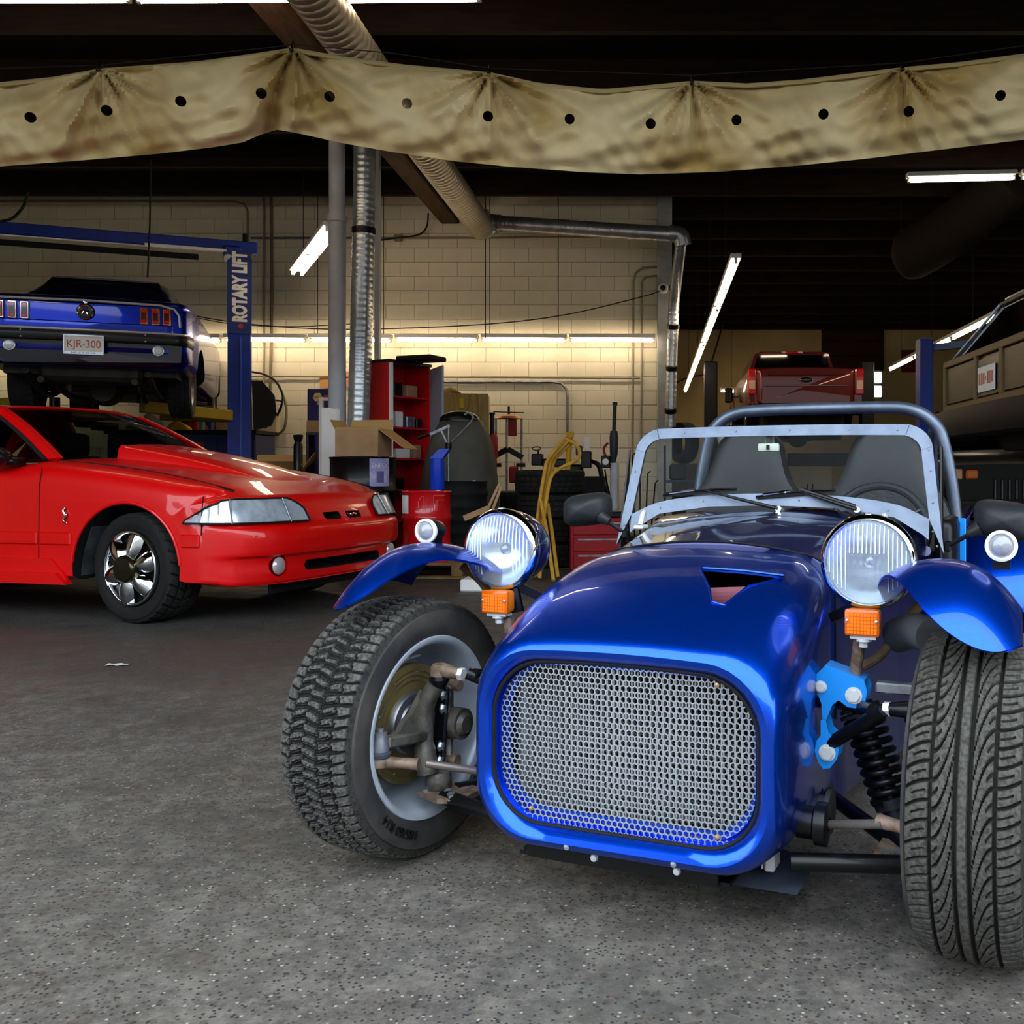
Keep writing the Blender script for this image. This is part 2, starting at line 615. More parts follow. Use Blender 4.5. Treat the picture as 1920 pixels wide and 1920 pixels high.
# unseen wall added behind the camera to cut sky reflections and steer the daylight
yb = MB()
yb.box((0, -15.0, 3.0), (46, 0.4, 6.0))
tag(yb.build('wall_daylight_block', mat('daylight_block_grey', '#8d8a84', 0.8), smooth=0), kind='structure')

# the concrete blocks of the back wall: one mesh, many objects; those out of view or covered are one joined part
BW, BH = 0.406, 0.2032
bm_ = MB()
bm_.box((0, 0, 0), (BW - 0.004, 0.05, BH - 0.004), bev=0.003)
blk = bm_.mesh('block', CREAM, 0)
hb = MB()
hb.box((0, 0, 0), (BW / 2 - 0.007, 0.05, BH - 0.006), bev=0.006)
hblk = hb.mesh('half_block', CREAM, 0)
rest = MB()
cnt = 0
for r in range(24):
    z = 0.02 + r * BH + BH / 2
    if z > CZ - 0.05:
        continue
    x = -0.26 - (BW / 2 if r % 2 else 0)
    if r % 2:
        o = link('block', hblk, wb)
        o.location = (-0.26 + BW / 4 - BW / 4 * 1.0 - 0.0 + 0.1, WY + 0.006, z)
    while x > XL + 0.3:
        px, py = CX + F * x / WY, HY - F * (z - CH) / WY
        seen = px > 375 and 350 < py < 860 and not (380 < px < 470 and py > 470) and not (612 < px < 700)
        y = WY + 0.006 + rng.uniform(-0.003, 0.003)
        if seen and cnt < 285:
            o = link('block', blk, wb)
            o.location = (x, y, z)
            cnt += 1
        else:
            rest.box((x, y, z), (BW - 0.007, 0.05, BH - 0.006))
        x -= BW
o = rest.build('block_courses', CREAM, wb, 0)
o['kind'] = 'stuff'

# far wall of the deeper bay with a high dark door panel and a daylit window
wx0, wx1 = (1633 - CX) / F * FY, (1656 - CX) / F * FY
wz0, wz1 = CH + (HY - 747) / F * FY, CH + (HY - 694) / F * FY
wall('wall_far', [
    (((wx0 - 0.03) / 2, FY + 0.1, CZ / 2), (wx0 + 0.03, 0.2, CZ)),
    (((wx1 + XR) / 2, FY + 0.1, CZ / 2), (XR - wx1, 0.2, CZ)),
    (((wx0 + wx1) / 2, FY + 0.1, wz0 / 2), (wx1 - wx0, 0.2, wz0)),
    (((wx0 + wx1) / 2, FY + 0.1, (wz1 + CZ) / 2), (wx1 - wx0, 0.2, CZ - wz1))], CREAM2)
b = MB()
fw = 0.04
for (c, d) in ((((wx0 + wx1) / 2, FY + 0.05, wz0 + fw / 2), (wx1 - wx0, 0.08, fw)), (((wx0 + wx1) / 2, FY + 0.05, wz1 - fw / 2), (wx1 - wx0, 0.08, fw)),
               ((wx0 + fw / 2, FY + 0.05, (wz0 + wz1) / 2), (fw, 0.08, wz1 - wz0)), ((wx1 - fw / 2, FY + 0.05, (wz0 + wz1) / 2), (fw, 0.08, wz1 - wz0)),
               (((wx0 + wx1) / 2, FY + 0.05, (wz0 + wz1) / 2), (wx1 - wx0, 0.08, 0.07))):
    b.box(c, d)
win = tag(b.build('window_1', WHITE, smooth=0), kind='structure')
for i in range(2):
    b = MB()
    zz = (wz0 + wz1) / 2
    b.box(((wx0 + wx1) / 2, FY + 0.06, (wz0 + zz) / 2 if i == 0 else (wz1 + zz) / 2), (wx1 - wx0 - 2 * fw, 0.006, zz - wz0 - 0.07))
    b.build('pane', GLASS, win, 0)
# dark panel door set high in the far wall
p0, p1 = at(1541, 694, FY - 0.06), at(1657, 612, FY - 0.06)
b = MB()
b.box(((p0.x + p1.x) / 2, FY - 0.03, (p0.z + p1.z) / 2 - 0.0), (p1.x - p0.x, 0.05, p1.z - p0.z))
dr = tag(b.build('door_1', mat('dark_brown_door', '#2a0f0a', 0.5), smooth=0), kind='structure')
for k in range(3):
    b = MB()
    zz = p0.z + (p1.z - p0.z) * (k + 0.5) / 3
    b.box(((p0.x + p1.x) / 2, FY - 0.065, zz), (p1.x - p0.x - 0.06, 0.03, (p1.z - p0.z) / 3 - 0.05), bev=0.01)
    b.build('panel', mat('dark_brown_panel', '#34140c', 0.45), dr, 0)

# concrete pilaster at the wall's end
b = MB()
b.box((0.045, WY - 0.06, CZ / 2), (0.21, 0.3, CZ), bev=0.015)
pil = tag(b.build('trim_1', WORN, smooth=0), kind='structure')

# ---------------------------------------------------------------- light fittings
def tube_light(name, p0, p1, label, group=None, ntube=1, drop=0.06, hang=None, rows=1):
    """batten fitting with lit tubes from p0 to p1 (points on the tube line)"""
    p0, p1 = Vector(p0), Vector(p1)
    mid = (p0 + p1) / 2
    e = empty(name, mid, 0, label, 'light', group)
    q0, q1 = p0 - mid, p1 - mid
    d = (q1 - q0).normalized()
    up = Vector((0, 0, 1))
    side = d.cross(up).normalized()
    b = MB()
    b.bar(q0 + up * drop, q1 + up * drop, 0.11 if rows == 1 else 0.2, 0.05, bev=0.006)
    b.build('housing', WHITE, e, 0)
    for rr in range(rows):
        off = side * ((rr - (rows - 1) / 2) * 0.11)
        for i in range(ntube):
            a, c = q0.lerp(q1, i / ntube) + d * 0.025 + off, q0.lerp(q1, (i + 1) / ntube) - d * 0.025 + off
            b = MB()
            b.tube([a, c], 0.019, 10)
            b.build('tube', TUBEM, e)
            for t in (a, c):
                b = MB()
                b.box(t + up * 0.018, (0.03, 0.03, 0.075))
                b.build('lamp_holder', WHITE, e, 0)
    if hang:
        for t in hang:
            q = q0.lerp(q1, t)
            b = MB()
            b.tube([q + up * (drop + 0.02), (q.x, q.y, CZ - 0.02 - mid.z)], 0.005, 5)
            b.build('hanger_wire', WIRE, e)
    return e

WLY = 12.95
ends = [(-110, 55), (62, 222), (228, 348), (352, 416), (421, 575), (580, 735), (741, 897), (902, 1063), (1068, 1229)]
names_ = ['beyond the raised blue car', 'behind the raised blue car, over its boot', 'behind the raised blue car, near its plate', 'beside the raised blue car', 'just past the blue lift post', 'behind the grey steel post', 'above the red cabinet', 'above the spring press', 'ending at the pale pilaster']
for (a, c), nm_ in zip(ends, names_):
    tube_light('fluorescent_light', at(a, 638, WLY), at(c, 639, WLY), 'lit fluorescent tube on the block wall ' + nm_, 'fluorescent tubes along the block wall', hang=(0.1, 0.9) if c in (735, 1063) else None)
# two-tube fitting hanging slantwise beside the grey post
tube_light('fluorescent_light', at(557, 514, 12.2), at(624, 430, 10.1), 'slanting double fluorescent fitting hanging left of the grey steel post', 'hanging fluorescent fittings', 2, rows=2, hang=(0.2,))
# long row into the deep bay and the one over the wagon
for k in range(4):
    ys = [9.5, 12.2, 15.4, 19.2, 23.6]
    f0, f1 = ys[k], ys[k + 1] - 0.1
    tube_light('fluorescent_light', (0.76 - 0.011 * (f0 - 9.5), f0, 3.03 - 0.006 * (f0 - 9.5)), (0.76 - 0.011 * (f1 - 9.5), f1, 3.03 - 0.006 * (f1 - 9.5)),
               'lit tube fitting in the long row right of the pilaster, %s from the camera end' % ('first', 'second', 'third', 'fourth')[k], 'long fluorescent row in the deep bay', 2, hang=(0.5,))
for k in range(3):
    ya = [12.7, 14.8, 17.2, 19.2]
    f0, f1 = ya[k], ya[k + 1] - 0.08
    tube_light('fluorescent_light', (4.55 + 0.02 * (f0 - 12.7), f0, 3.0), (4.55 + 0.02 * (f1 - 12.7), f1, 3.0),
               'lit tube fitting over the wood-sided wagon, %s' % ('partly behind its roof', 'middle of three', 'farthest of three')[k], 'fluorescent row over the wagon', 1, hang=(0.5,))
tube_light('fluorescent_light', at(1700, 339, 10.4), at(1905, 334, 10.4), 'lit tube crosswise under the dark ceiling at upper right', None, 1)
tube_light('fluorescent_light', at(1913, 334, 10.4), at(2110, 329, 10.4), 'lit tube crosswise at the very right edge under the dark ceiling', None, 1)
tube_light('fluorescent_light', at(1350, 734, 22.6), at(1394, 733, 22.6), 'short lit tube low behind the red pickup', None, 1, hang=(0.5,))
for k, (a, c) in enumerate(((-330, -80), (-75, 248), (254, 577), (583, 905))):
    tube_light('fluorescent_light', at(a, 1, 6.75), at(c, 1 - k * 1.0, 6.75), 'lit tube crosswise above the tan canvas, %s' % ('out at the corner', 'leftmost in view', 'middle', 'nearest the big duct')[k], 'tubes above the tan canvas', 1)

# ---------------------------------------------------------------- ducts, posts, conduits
def spiral_tube(b, path, r, pitch=0.045, n=22, ridge=0.035):
    P = spline(path, 10) if len(path) > 2 else [path[0], path[1]]
    P = [Vector(p) for p in P]
    out, rs = [], []
    acc = 0.0
    for i in range(len(P) - 1):
        Lg = (P[i + 1] - P[i]).length
        m = max(1, int(round(Lg / (pitch / 4))))
        for k in range(m):
            out.append(P[i].lerp(P[i + 1], k / m))
            ph = int(acc / (pitch / 4) + 0.5) % 4
            rs.append(r * (1 + (ridge if ph == 0 else 0)))
            acc += Lg / m
    out.append(P[-1])
    rs.append(r)
    b.tube(out, rs, n)

e = empty('ventilation_duct', at(905, 428, 12.6) * 1.0, 0, 'large spiral duct slanting down from the ceiling to an elbow', 'duct')
o_ = e.location
b = MB()
spiral_tube(b, [Vector((-2.27, 1.5, 4.02)) - o_, Vector((-2.42, 12.55, 4.18)) - o_], 0.162, pitch=0.09, ridge=0.05)
b.build('duct_run', mat('dull_flexible_duct', '#9a9384', 0.4, metal=0.6), e)
b = MB()
spiral_tube(b, [at(928, 418, 12.6) - o_, at(1268, 440, 12.3) - o_], 0.1, pitch=0.06)
b.build('cross_duct', GALV, e)
b = MB()
b.tube(spline([at(893, 400, 12.5) - o_, at(905, 428, 12.6) - o_, at(925, 419, 12.62) - o_, at(940, 419, 12.6) - o_], 4), [0.17] * 5 + [0.14] * 4 + [0.115] * 4, 18)
b.build('elbow', GALV, e)
b = MB()
b.tube(spline([at(1255, 438, 12.3) - o_, at(1275, 441, 12.3) - o_, at(1281, 460, 12.32) - o_], 5), 0.112, 16)
b.build('end_elbow', GALV, e)
b = MB()
spiral_tube(b, [at(1277, 455, 12.35) - o_, at(1268, 530, 12.6) - o_, at(1262, 600, 12.8) - o_, at(1257, 800, 12.85) - o_], 0.075, pitch=0.07)
b.build('down_pipe', GALV, e)
for (px, py) in ((1265, 540), (1262, 612), (1259, 690), (1257, 770)):
    b = MB()
    b.cyl(at(px, py - 4, 12.78) - o_, at(px, py + 4, 12.8) - o_, 0.083, n=16)
    b.build('clamp_band', BLACK, e)

e = empty('exhaust_duct', at(677, 800, 9.3), 0, 'upright shiny spiral duct beside the grey steel post', 'duct')
o_ = e.location
b = MB()
spiral_tube(b, [at(684, 205, 9.3) - o_, at(682, 420, 9.3) - o_, at(672, 822, 9.3) - o_], 0.106, pitch=0.062)
b.build('duct_run', GALV, e)
b = MB()
b.cyl(at(682, 428, 9.3) - o_, at(682, 440, 9.3) - o_, 0.116, n=22)
b.build('clamp_band', BLACK, e)

e = empty('steel_post', at(632, 890, 9.3), 0, 'round grey steel post holding up the beam beside the spiral duct', 'post')
e.location.z = 0
ox, oy = e.location.x, e.location.y
b = MB()
b.lathe([(0.0, 0), (0.085, 0.0), (0.085, 3.36), (0.097, 3.37), (0.097, 3.42), (0.078, 3.45), (0.078, 4.3), (0, 4.3)], n=28)
b.build('shaft', POSTGREY, e)
b = MB()
b.box((-0.045, 0.0, 0.76), (0.19, 0.19, 1.52), bev=0.02)
b.build('base_sleeve', WHITE, e, 0)
b = MB()
b.box((0.05, 0, 4.345), (0.4, 0.3, 0.09), bev=0.01)
b.build('cap_block', WOODDARK, e, 0)

e = empty('square_conduit', at(707, 890, 10.2), 0, 'slim square grey upright conduit behind the spiral duct', 'conduit')
e.location.z = 0
b = MB()
b.box((0, 0, 2.44), (0.05, 0.05, 4.86), bev=0.004)
b.build('channel', POSTGREY, e, 0)
b = MB()
b.box((0.028, 0, 2.44), (0.012, 0.07, 4.86))
b.build('flange', POSTGREY, e, 0)

def pipe(name, label, pts, Y, r, m, cat='conduit', sm=0, group=None):
    P = [at(p[0], p[1], p[2] if len(p) > 2 else Y) for p in pts]
    if sm:
        P = [Vector(q) for q in spline(P, sm)]
    o = P[-1].copy()
    b = MB()
    b.tube([q - o for q in P], r, 7)
    ob = b.build(name, m)
    ob.location = o
    return tag(ob, label, cat, group)
CY = 13.24
GREYC = mat('painted_conduit', '#8e8672', 0.5)
pipe('conduit', 'thin horizontal conduit high on the block wall below the duct', [(690, 446), (900, 446), (1232, 443)], CY, 0.014, GREYC)
pipe('conduit', 'galvanised conduit bending down the block wall beside the strut press', [(800, 716), (1035, 716), (1052, 719), (1062, 730), (1064, 745), (1064, 905)], CY, 0.019, STEEL)
pipe('conduit', 'long horizontal conduit on the block wall just above cabinet height', [(440, 705), (620, 706), (1200, 709)], CY, 0.012, GREYC)
pipe('conduit', 'bent conduit arching on the wall left of the pilaster, outer loop', [(1232, 500), (1205, 502), (1192, 512), (1188, 530), (1186, 860)], CY, 0.016, GREYC)
pipe('conduit', 'bent conduit arching on the wall left of the pilaster, inner loop', [(1232, 517), (1212, 519), (1204, 528), (1202, 860)], CY, 0.014, GREYC)
pipe('conduit', 'upright conduit pair left of the slanting fitting, thinner one', [(495, 360), (495, 770)], CY, 0.016, GREYC)
pipe('conduit', 'upright dark conduit on the wall beside the electrical box', [(508, 350), (510, 560), (506, 770)], CY, 0.02, mat('brown_conduit', '#6f6552', 0.5))
pipe('conduit', 'conduit bend high on the wall above the lift sign', [(0, 378), (440, 378), (458, 382), (464, 396), (464, 500)], CY, 0.014, GREYC)
pipe('conduit', 'thin conduit running level with the lift beam on the wall', [(470, 446), (690, 446)], CY, 0.015, STEEL)
pipe('cable', 'slack dark cable drooping across the block wall above the tubes', [(330, 585), (430, 603), (560, 615), (700, 617), (910, 608), (1060, 590), (1205, 556), (1238, 545)], 13.0, 0.008, WIRE, 'cable', 5)
pipe('cable', 'second slack cable drooping toward the blue lift post', [(330, 588), (440, 608), (560, 612), (680, 606)], 13.05, 0.006, WIRE, 'cable', 5)
pipe('cable', 'thin black cord hanging down over the raised blue car', [(283, 300), (281, 420), (277, 520)], 10.6, 0.010, WIRE, 'cable')
pipe('cable', 'black hose looping from the ceiling at the upper left', [(52, 360), (45, 385), (25, 408), (0, 416)], 10.2, 0.016, WIRE, 'cable', 5)
pipe('cable', 'thin wire hanging from ceiling to the row of wall tubes', [(910, 350), (910, 634)], 12.85, 0.007, WIRE, 'cable')
pipe('cable', 'dark cord hanging in the deep bay beside the bright row', [(1358, 600), (1340, 660), (1328, 700)], 20.0, 0.02, WIRE, 'cable', 4)
pipe('air_hose', 'red air hose hanging down the far wall behind the windscreen', [(1330, 702), (1332, 740), (1330, 800), (1334, 860), (1336, 950)], 24.76, 0.025, mat('red_hose', '#8f3a26', 0.6), 'hose', 4)
pipe('air_hose', 'red air hose crossing toward the bright tube row', [(1255, 725), (1290, 708), (1330, 702)], 24.76, 0.022, MATS['red_hose'], 'hose', 4)
pipe('cable', 'black cable looping on the wall beside the brown beam', [(700, 452), (745, 446), (785, 440), (800, 425), (803, 400)], 13.15, 0.012, WIRE, 'cable', 4)
b = MB()
b.box((0, 0, 0), (0.1, 0.05, 0.09), bev=0.006)
o = tag(b.build('junction_box', GREYC, smooth=0), 'small square junction box on the wall below the brown beam', 'box')
o.location = at(746, 446, 13.2)
# round sensor on the pilaster
e = empty('wall_fan', at(1243, 541, 13.08), 0, 'small round white disc with a dark centre on the pilaster', 'fixture')
b = MB()
b.lathe([(0, -0.05), (0.06, -0.05), (0.075, -0.03), (0.075, 0.0), (0, 0.0)], d=(0, 1, 0), n=24)
b.build('body', WHITE, e)
b = MB()
b.lathe([(0, -0.07), (0.035, -0.065), (0.04, -0.048), (0, -0.048)], d=(0, 1, 0), n=18)
b.build('lens', BLACK, e)

# ---------------------------------------------------------------- the tan canvas hung across the bay
def tarp():
    hooks = [(-170, 150), (190, 131), (550, 92), (918, 138), (1297, 154), (1690, 129), (2060, 86)]
    top = [(-200, 158), (0, 157), (100, 147), (190, 131), (370, 118), (470, 104), (550, 92), (640, 108), (760, 124), (918, 138), (1010, 158), (1130, 170), (1220, 162), (1297, 154), (1400, 159), (1500, 152), (1600, 140), (1690, 129), (1800, 119), (1920, 103), (2100, 80)]
    bot = [(-200, 318), (0, 312), (150, 301), (300, 288), (400, 276), (455, 267), (490, 252), (520, 243), (560, 250), (640, 268), (730, 284), (850, 302), (960, 313), (1100, 323), (1200, 327), (1350, 322), (1500, 310), (1620, 298), (1760, 281), (1920, 262), (2100, 238)]
    tx, ty = zip(*top)
    bx_, by_ = zip(*bot)
    nu, nv = 420, 36
    def pt(i, j, back):
        px = -200 + 2300 * i / (nu - 1)
        t = j / (nv - 1)
        y0, y1 = np.interp(px, tx, ty), np.interp(px, bx_, by_)
        py = y0 + (y1 - y0) * t
        Y = 5.6 - 0.10 * math.sin(PI * min(1, t * 1.05)) + 0.0
        if t > 0.86:
            Y += 0.35 * (t - 0.86) ** 1.3
        fold = 0.0
        for k, (hx, hy) in enumerate(hooks):
            dx, dy = px - hx, py - hy + 4
            r = math.hypot(dx, dy)
            ang = math.atan2(dx, dy)
            w = math.exp(-r / 150.0) * min(1, r / 25)
            fold += 0.062 * w * math.cos(9.0 * ang + 1.3 * k) + 0.030 * w * math.cos(21 * ang + k)
            fold -= 0.035 * math.exp(-r / 60.0)
        # long soft creases
        fold += 0.014 * math.sin(px / 41.0 + 2.6 * t + 1.3 * math.sin(px / 130.0)) + 0.008 * math.sin(px / 17.0 - 4 * t + 2 * math.sin(px / 60))
        fold += 0.010 * math.sin(py / 7.0 + px / 33.0) + 0.012 * math.sin(px / 26.0 + py / 19.0 + 2 * math.sin(py / 31.0 + px / 90.0)) + 0.006 * math.sin(px / 9.0 - py / 8.0 + 3 * math.sin(px / 47.0))
        # the gathered pinch under the middle hook
        pinch = math.exp(-((px - 520) / 42) ** 2) * t
        fold += 0.10 * pinch * math.sin((px - 520) / 11.0 + 3 * t)
        p = at(px, py, Y + fold + (0.012 if back else 0))
        return p
    b = MB()
    rings = []
    for i in range(nu):
        rings.append([pt(i, j, False) for j in range(nv)] + [pt(i, j, True) for j in range(nv - 1, -1, -1)])
    b.loft(rings, cap0=True, cap1=True)
    o = b.build('canvas_tarp', TARP, smooth=60)
    c = MB()
    for px, py in ((57, 220), (200, 207), (339, 190), (490, 175), (618, 181), (763, 194), (915, 218), (1068, 223), (1220, 232), (1381, 225), (1544, 214), (1704, 209), (1876, 179)):
        p = at(px, py, 5.5)
        d = Vector((p.x, p.y, p.z - CH)).normalized()
        c.cyl(p - d * 0.5, p + d * 0.7, 0.03, n=20)
    cu = c.build('cutter', TARP)
    cut(o, cu)
    root = empty('canvas_curtain', at(960, 250, 5.6), 0, 'tan canvas curtain with round holes hung across the bay on a wire', 'curtain')
    o.parent = root
    o.name = 'canvas'
    o.matrix_parent_inverse = Matrix.Translation(-root.location)
    # hem along the top edge, hooks and the wire
    b = MB()
    P = [at(px, np.interp(px, tx, ty) + 2, 5.575) - root.location for px in range(-200, 2101, 20)]
    b.tube(P, 0.014, 6)
    b.build('hem', mat('pale_hem', '#b09c6c', 0.8), root)
    for hx, hy in hooks[1:-1]:
        b = MB()
        q = at(hx, hy, 5.58) - root.location
        b.tube([q + Vector((0, -0.02, -0.03)), q + Vector((0, -0.03, 0.0)), q + Vector((0, 0, 0.045)), q + Vector((0, 0.02, 0.02))], 0.006, 6)
        b.ball(q + Vector((0, -0.03, -0.015)), 0.014, nu=8, nv=6)
        b.build('hook', BLACK, root)
    b = MB()
    W = [(-200, 135), (190, 122), (550, 84), (740, 100), (918, 128), (1297, 141), (1690, 118), (2100, 60)]
    b.tube([at(x, y, 5.6) - root.location for x, y in W], 0.003, 5)
    b.build('wire', WIRE, root)
tarp()

# dim fabric extraction sock hanging in the dark upper right
e = empty('extraction_sock', at(1690, 470, 13.0), 0, 'dim brown fabric duct sagging under the dark ceiling at right', 'duct')
o_ = e.location
b = MB()
b.tube(spline([at(1690, 480, 13.0) - o_, at(1720, 470, 12.8) - o_, at(1800, 420, 12.2) - o_, at(1900, 340, 11.6) - o_], 5), [0.24, 0.30, 0.33, 0.35, 0.36, 0.36, 0.36, 0.36, 0.35, 0.35, 0.34, 0.33, 0.32, 0.32, 0.31, 0.3], 20)
b.build('sleeve', mat('brown_sleeve', '#150f0a', 0.9), e, 60)
b = MB()
b.tube([at(1690, 455, 13.0) - o_, at(1690, 455, 13.0) - o_ + Vector((0, 0, 0.75))], 0.008, 6)
b.build('hanger', WIRE, e)
# ================================================================ tyres and wheels (shared by all cars)
def tyre_mesh(name, R, W, rim, tread, mats, nth=220, nt=44, depth=0.007, axis='x'):
    """tyre about the x axis, centred on the origin; tread(theta, w) -> 0 groove .. 1 worn land"""
    side = R - rim
    prof = []   # (x, r, w or None)
    hw = W / 2
    def sw(s):
        return [(s * hw * 0.72, rim - 0.006), (s * hw * 0.86, rim + 0.004), (s * hw * 0.92, rim + 0.018), (s * hw * 1.0, rim + side * 0.30), (s * hw * 1.04, rim + side * 0.5),
                (s * hw * 1.02, rim + side * 0.72), (s * hw * 0.965, R - 0.026), (s * hw * 0.92, R - 0.014)]
    left = sw(-1)
    right = sw(1)[::-1]
    tr = [(-0.9 + 1.8 * k / (nt - 1)) for k in range(nt)]
    th = np.arange(nth) * 2 * PI / nth
    xs, rs, ws = [], [], []
    for x, r in left:
        xs.append(x); rs.append(r); ws.append(None)
    for w in tr:
        xs.append(w * hw); rs.append(R - 0.010 * abs(w) ** 4 - 0.003 * w * w); ws.append(w)
    for x, r in right:
        xs.append(x); rs.append(r); ws.append(None)
    n = len(xs)
    Rm = np.tile(np.array(rs)[None, :], (nth, 1))
    wear = np.zeros((nth, n)) + 0.35
    if tread is not None:
        i0 = len(left)
        W2 = np.array(tr)[None, :]
        T2 = th[:, None]
        h = tread(T2, W2 + 0 * T2)
        h = np.clip(h, 0, 1)
        Rm[:, i0:i0 + nt] -= depth * (1 - h)
        wear[:, i0:i0 + nt] = h
    X = np.tile(np.array(xs)[None, :], (nth, 1))
    Yc = Rm * np.cos(th)[:, None]
    Zc = Rm * np.sin(th)[:, None]
    co = np.stack([X, Yc, Zc], -1).reshape(-1, 3)
    i = np.arange(nth)[:, None]
    j = np.arange(n - 1)[None, :]
    i2 = (i + 1) % nth
    q = np.stack([i * n + j, i2 * n + j, i2 * n + j + 1, i * n + j + 1], -1).reshape(-1, 4)
    me = bpy.data.meshes.new(name)
    me.vertices.add(len(co))
    me.vertices.foreach_set('co', co.ravel())
    me.loops.add(q.size)
    me.loops.foreach_set('vertex_index', q.ravel())
    me.polygons.add(len(q))
    me.polygons.foreach_set('loop_start', np.arange(len(q)) * 4)
    me.polygons.foreach_set('loop_total', np.full(len(q), 4))
    mi = np.zeros((nth, n - 1), int)
    mi[:, len(left) - 2:len(left) + nt + 1] = 1
    me.update()
    for m in mats:
        me.materials.append(m)
    me.polygons.foreach_set('material_index', mi.ravel())
    a = me.attributes.new('wear', 'FLOAT', 'POINT')
    a.data.foreach_set('value', wear.ravel())
    me.polygons.foreach_set('use_smooth', [True] * len(q))
    me.set_sharp_from_angle(angle=math.radians(40))
    me.validate()
    me.update()
    return me

def sstep(x, a, b):
    t = np.clip((x - a) / (b - a), 0, 1)
    return t * t * (3 - 2 * t)
def groove(d, w, soft=0.35):
    """1 on the land, 0 in a groove of half-width w"""
    return sstep(np.abs(d), w * (1 - soft), w * (1 + soft))
def per(x):
    return np.abs((x + 0.5) % 1.0 - 0.5)

def tread_curved(T, w):
    """long S-shaped grooves between straight ribs"""
    n = 40
    s = T * n / (2 * PI)
    h = np.ones_like(T + w)
    for c, hw in ((-0.50, 0.03), (-0.10, 0.034), (0.13, 0.034), (0.52, 0.03)):
        h = np.minimum(h, groove(w - c, hw))
    # left curved channels, sweeping from the outer rib up to the centre rib
    k = np.clip((w + 0.50) / 0.40, 0, 1)
    a = s + 2.4 * k ** 2.2
    zone = ((w > -0.5) & (w < -0.1))
    h = np.where(zone, np.minimum(h, groove(per(a), 0.075)), h)
    zone2 = ((w > -0.5) & (w < -0.36))
    h = np.where(zone2, np.minimum(h, 0.3 + 0.7 * groove(per(a + 0.5 + 0.2 * k), 0.06)), h)
    k = np.clip((0.52 - w) / 0.39, 0, 1)
    a = s - 2.4 * k ** 2.2
    zone = ((w > 0.13) & (w < 0.52))
    h = np.where(zone, np.minimum(h, groove(per(a), 0.075)), h)
    zone2 = ((w > 0.38) & (w < 0.52))
    h = np.where(zone2, np.minimum(h, 0.3 + 0.7 * groove(per(a + 0.5 - 0.2 * k), 0.06)), h)
    # shoulder bars and fine sipes
    e = np.clip((np.abs(w) - 0.5) / 0.4, 0, 1)
    a = s * 1.5 + 0.5 * e ** 2 * np.sign(w)
    zone = np.abs(w) > 0.53
    h = np.where(zone, np.minimum(h, groove(per(a), 0.085)), h)
    zone = (np.abs(w) > 0.58) & (np.abs(w) < 0.8)
    h = np.where(zone, np.minimum(h, 0.35 + 0.65 * groove(per(a + 0.5), 0.05)), h)
    return h

def tread_worn(T, w):
    """chewed block tread with zigzag grooves"""
    n = 76
    s = T * n / (2 * PI) + 0.05 * np.sin(w * 11 + T * 23) + 0.05 * np.sin(T * 71 - w * 5)
    h = np.ones_like(T + w)
    zz = 0.035 * np.sign(np.sin(2 * PI * s)) 
    for c in (-0.58, -0.2, 0.2, 0.58):
        h = np.minimum(h, groove(w - c - zz * (1 if abs(c) < 0.3 else 0.6), 0.035))
    rib = np.floor((w + 0.98) / 0.392)
    a = s + 0.9 * w * np.sign(np.sin(rib * 2.1 + 0.4)) + 0.37 * rib
    h = np.where(np.abs(w) < 0.58, np.minimum(h, groove(per(a), 0.14)), h)
    h = np.where(np.abs(w) >= 0.58, np.minimum(h, groove(per(s + 0.25 * np.abs(w) * 3), 0.12)), h)
    h = np.where(np.abs(w) < 0.52, np.minimum(h, 0.3 + 0.7 * groove(per(a * 2 + 0.5), 0.12)), h)
    nz = (np.sin(T * 211.0 + w * 37) + np.sin(T * 97.0 - w * 61) + np.sin(T * 331.0 + w * 83 + np.sin(T * 53))) / 3
    return np.clip(h - 0.35 * np.maximum(0, nz) * (np.abs(w) < 0.75), 0, 1)

def tread_plain(T, w):
    n = 60
    s = T * n / (2 * PI)
    h = np.ones_like(T + w)
    for c in (-0.45, 0.0, 0.45):
        h = np.minimum(h, groove(w - c, 0.05))
    return np.minimum(h, groove(per(s * 0.5 + 0.8 * np.abs(w)), 0.1))

def text_arc(name, body, size, r, x, ang, m, parent, flip=1, depth=0.001):
    """raised lettering on a tyre side wall in the plane x = const, centred at angle ang (radians, y-z plane)"""
    vs, fs = text_geo(body, size, depth)
    b = MB()
    out = []
    for p in vs:
        a = ang + flip * p[0] / r
        rr = r + p[1]
        out.append((x + p[2] * (1 if flip < 0 else 1), rr * math.cos(a), rr * math.sin(a)))
    b.add(out, fs)
    return b.build(name, m, parent, smooth=0)

def hexbolt(b, c, d, r, h):
    c, d = Vector(c), Vector(d).normalized()
    b.cyl(c, c + d * h, r, n=6)
    b.cyl(c - d * 0.001, c + d * h * 0.25, r * 1.35, n=14)

# ================================================================ the blue kit car
TH = math.radians(21.2)
kit = empty('kit_car', (-0.006, 1.931, 0), -TH, 'blue open-wheeled kit car with honeycomb grille and round headlights', 'car')
# local axes: x across (towards the picture's right), y rearward, z up; origin under the front axle
TR = 0.632

def ring(v, hw, zb, zt, r, crown=0.0, n=8):
    return [(x, v, z) for x, z in rrect(hw, zb, zt, r, n, crown)]

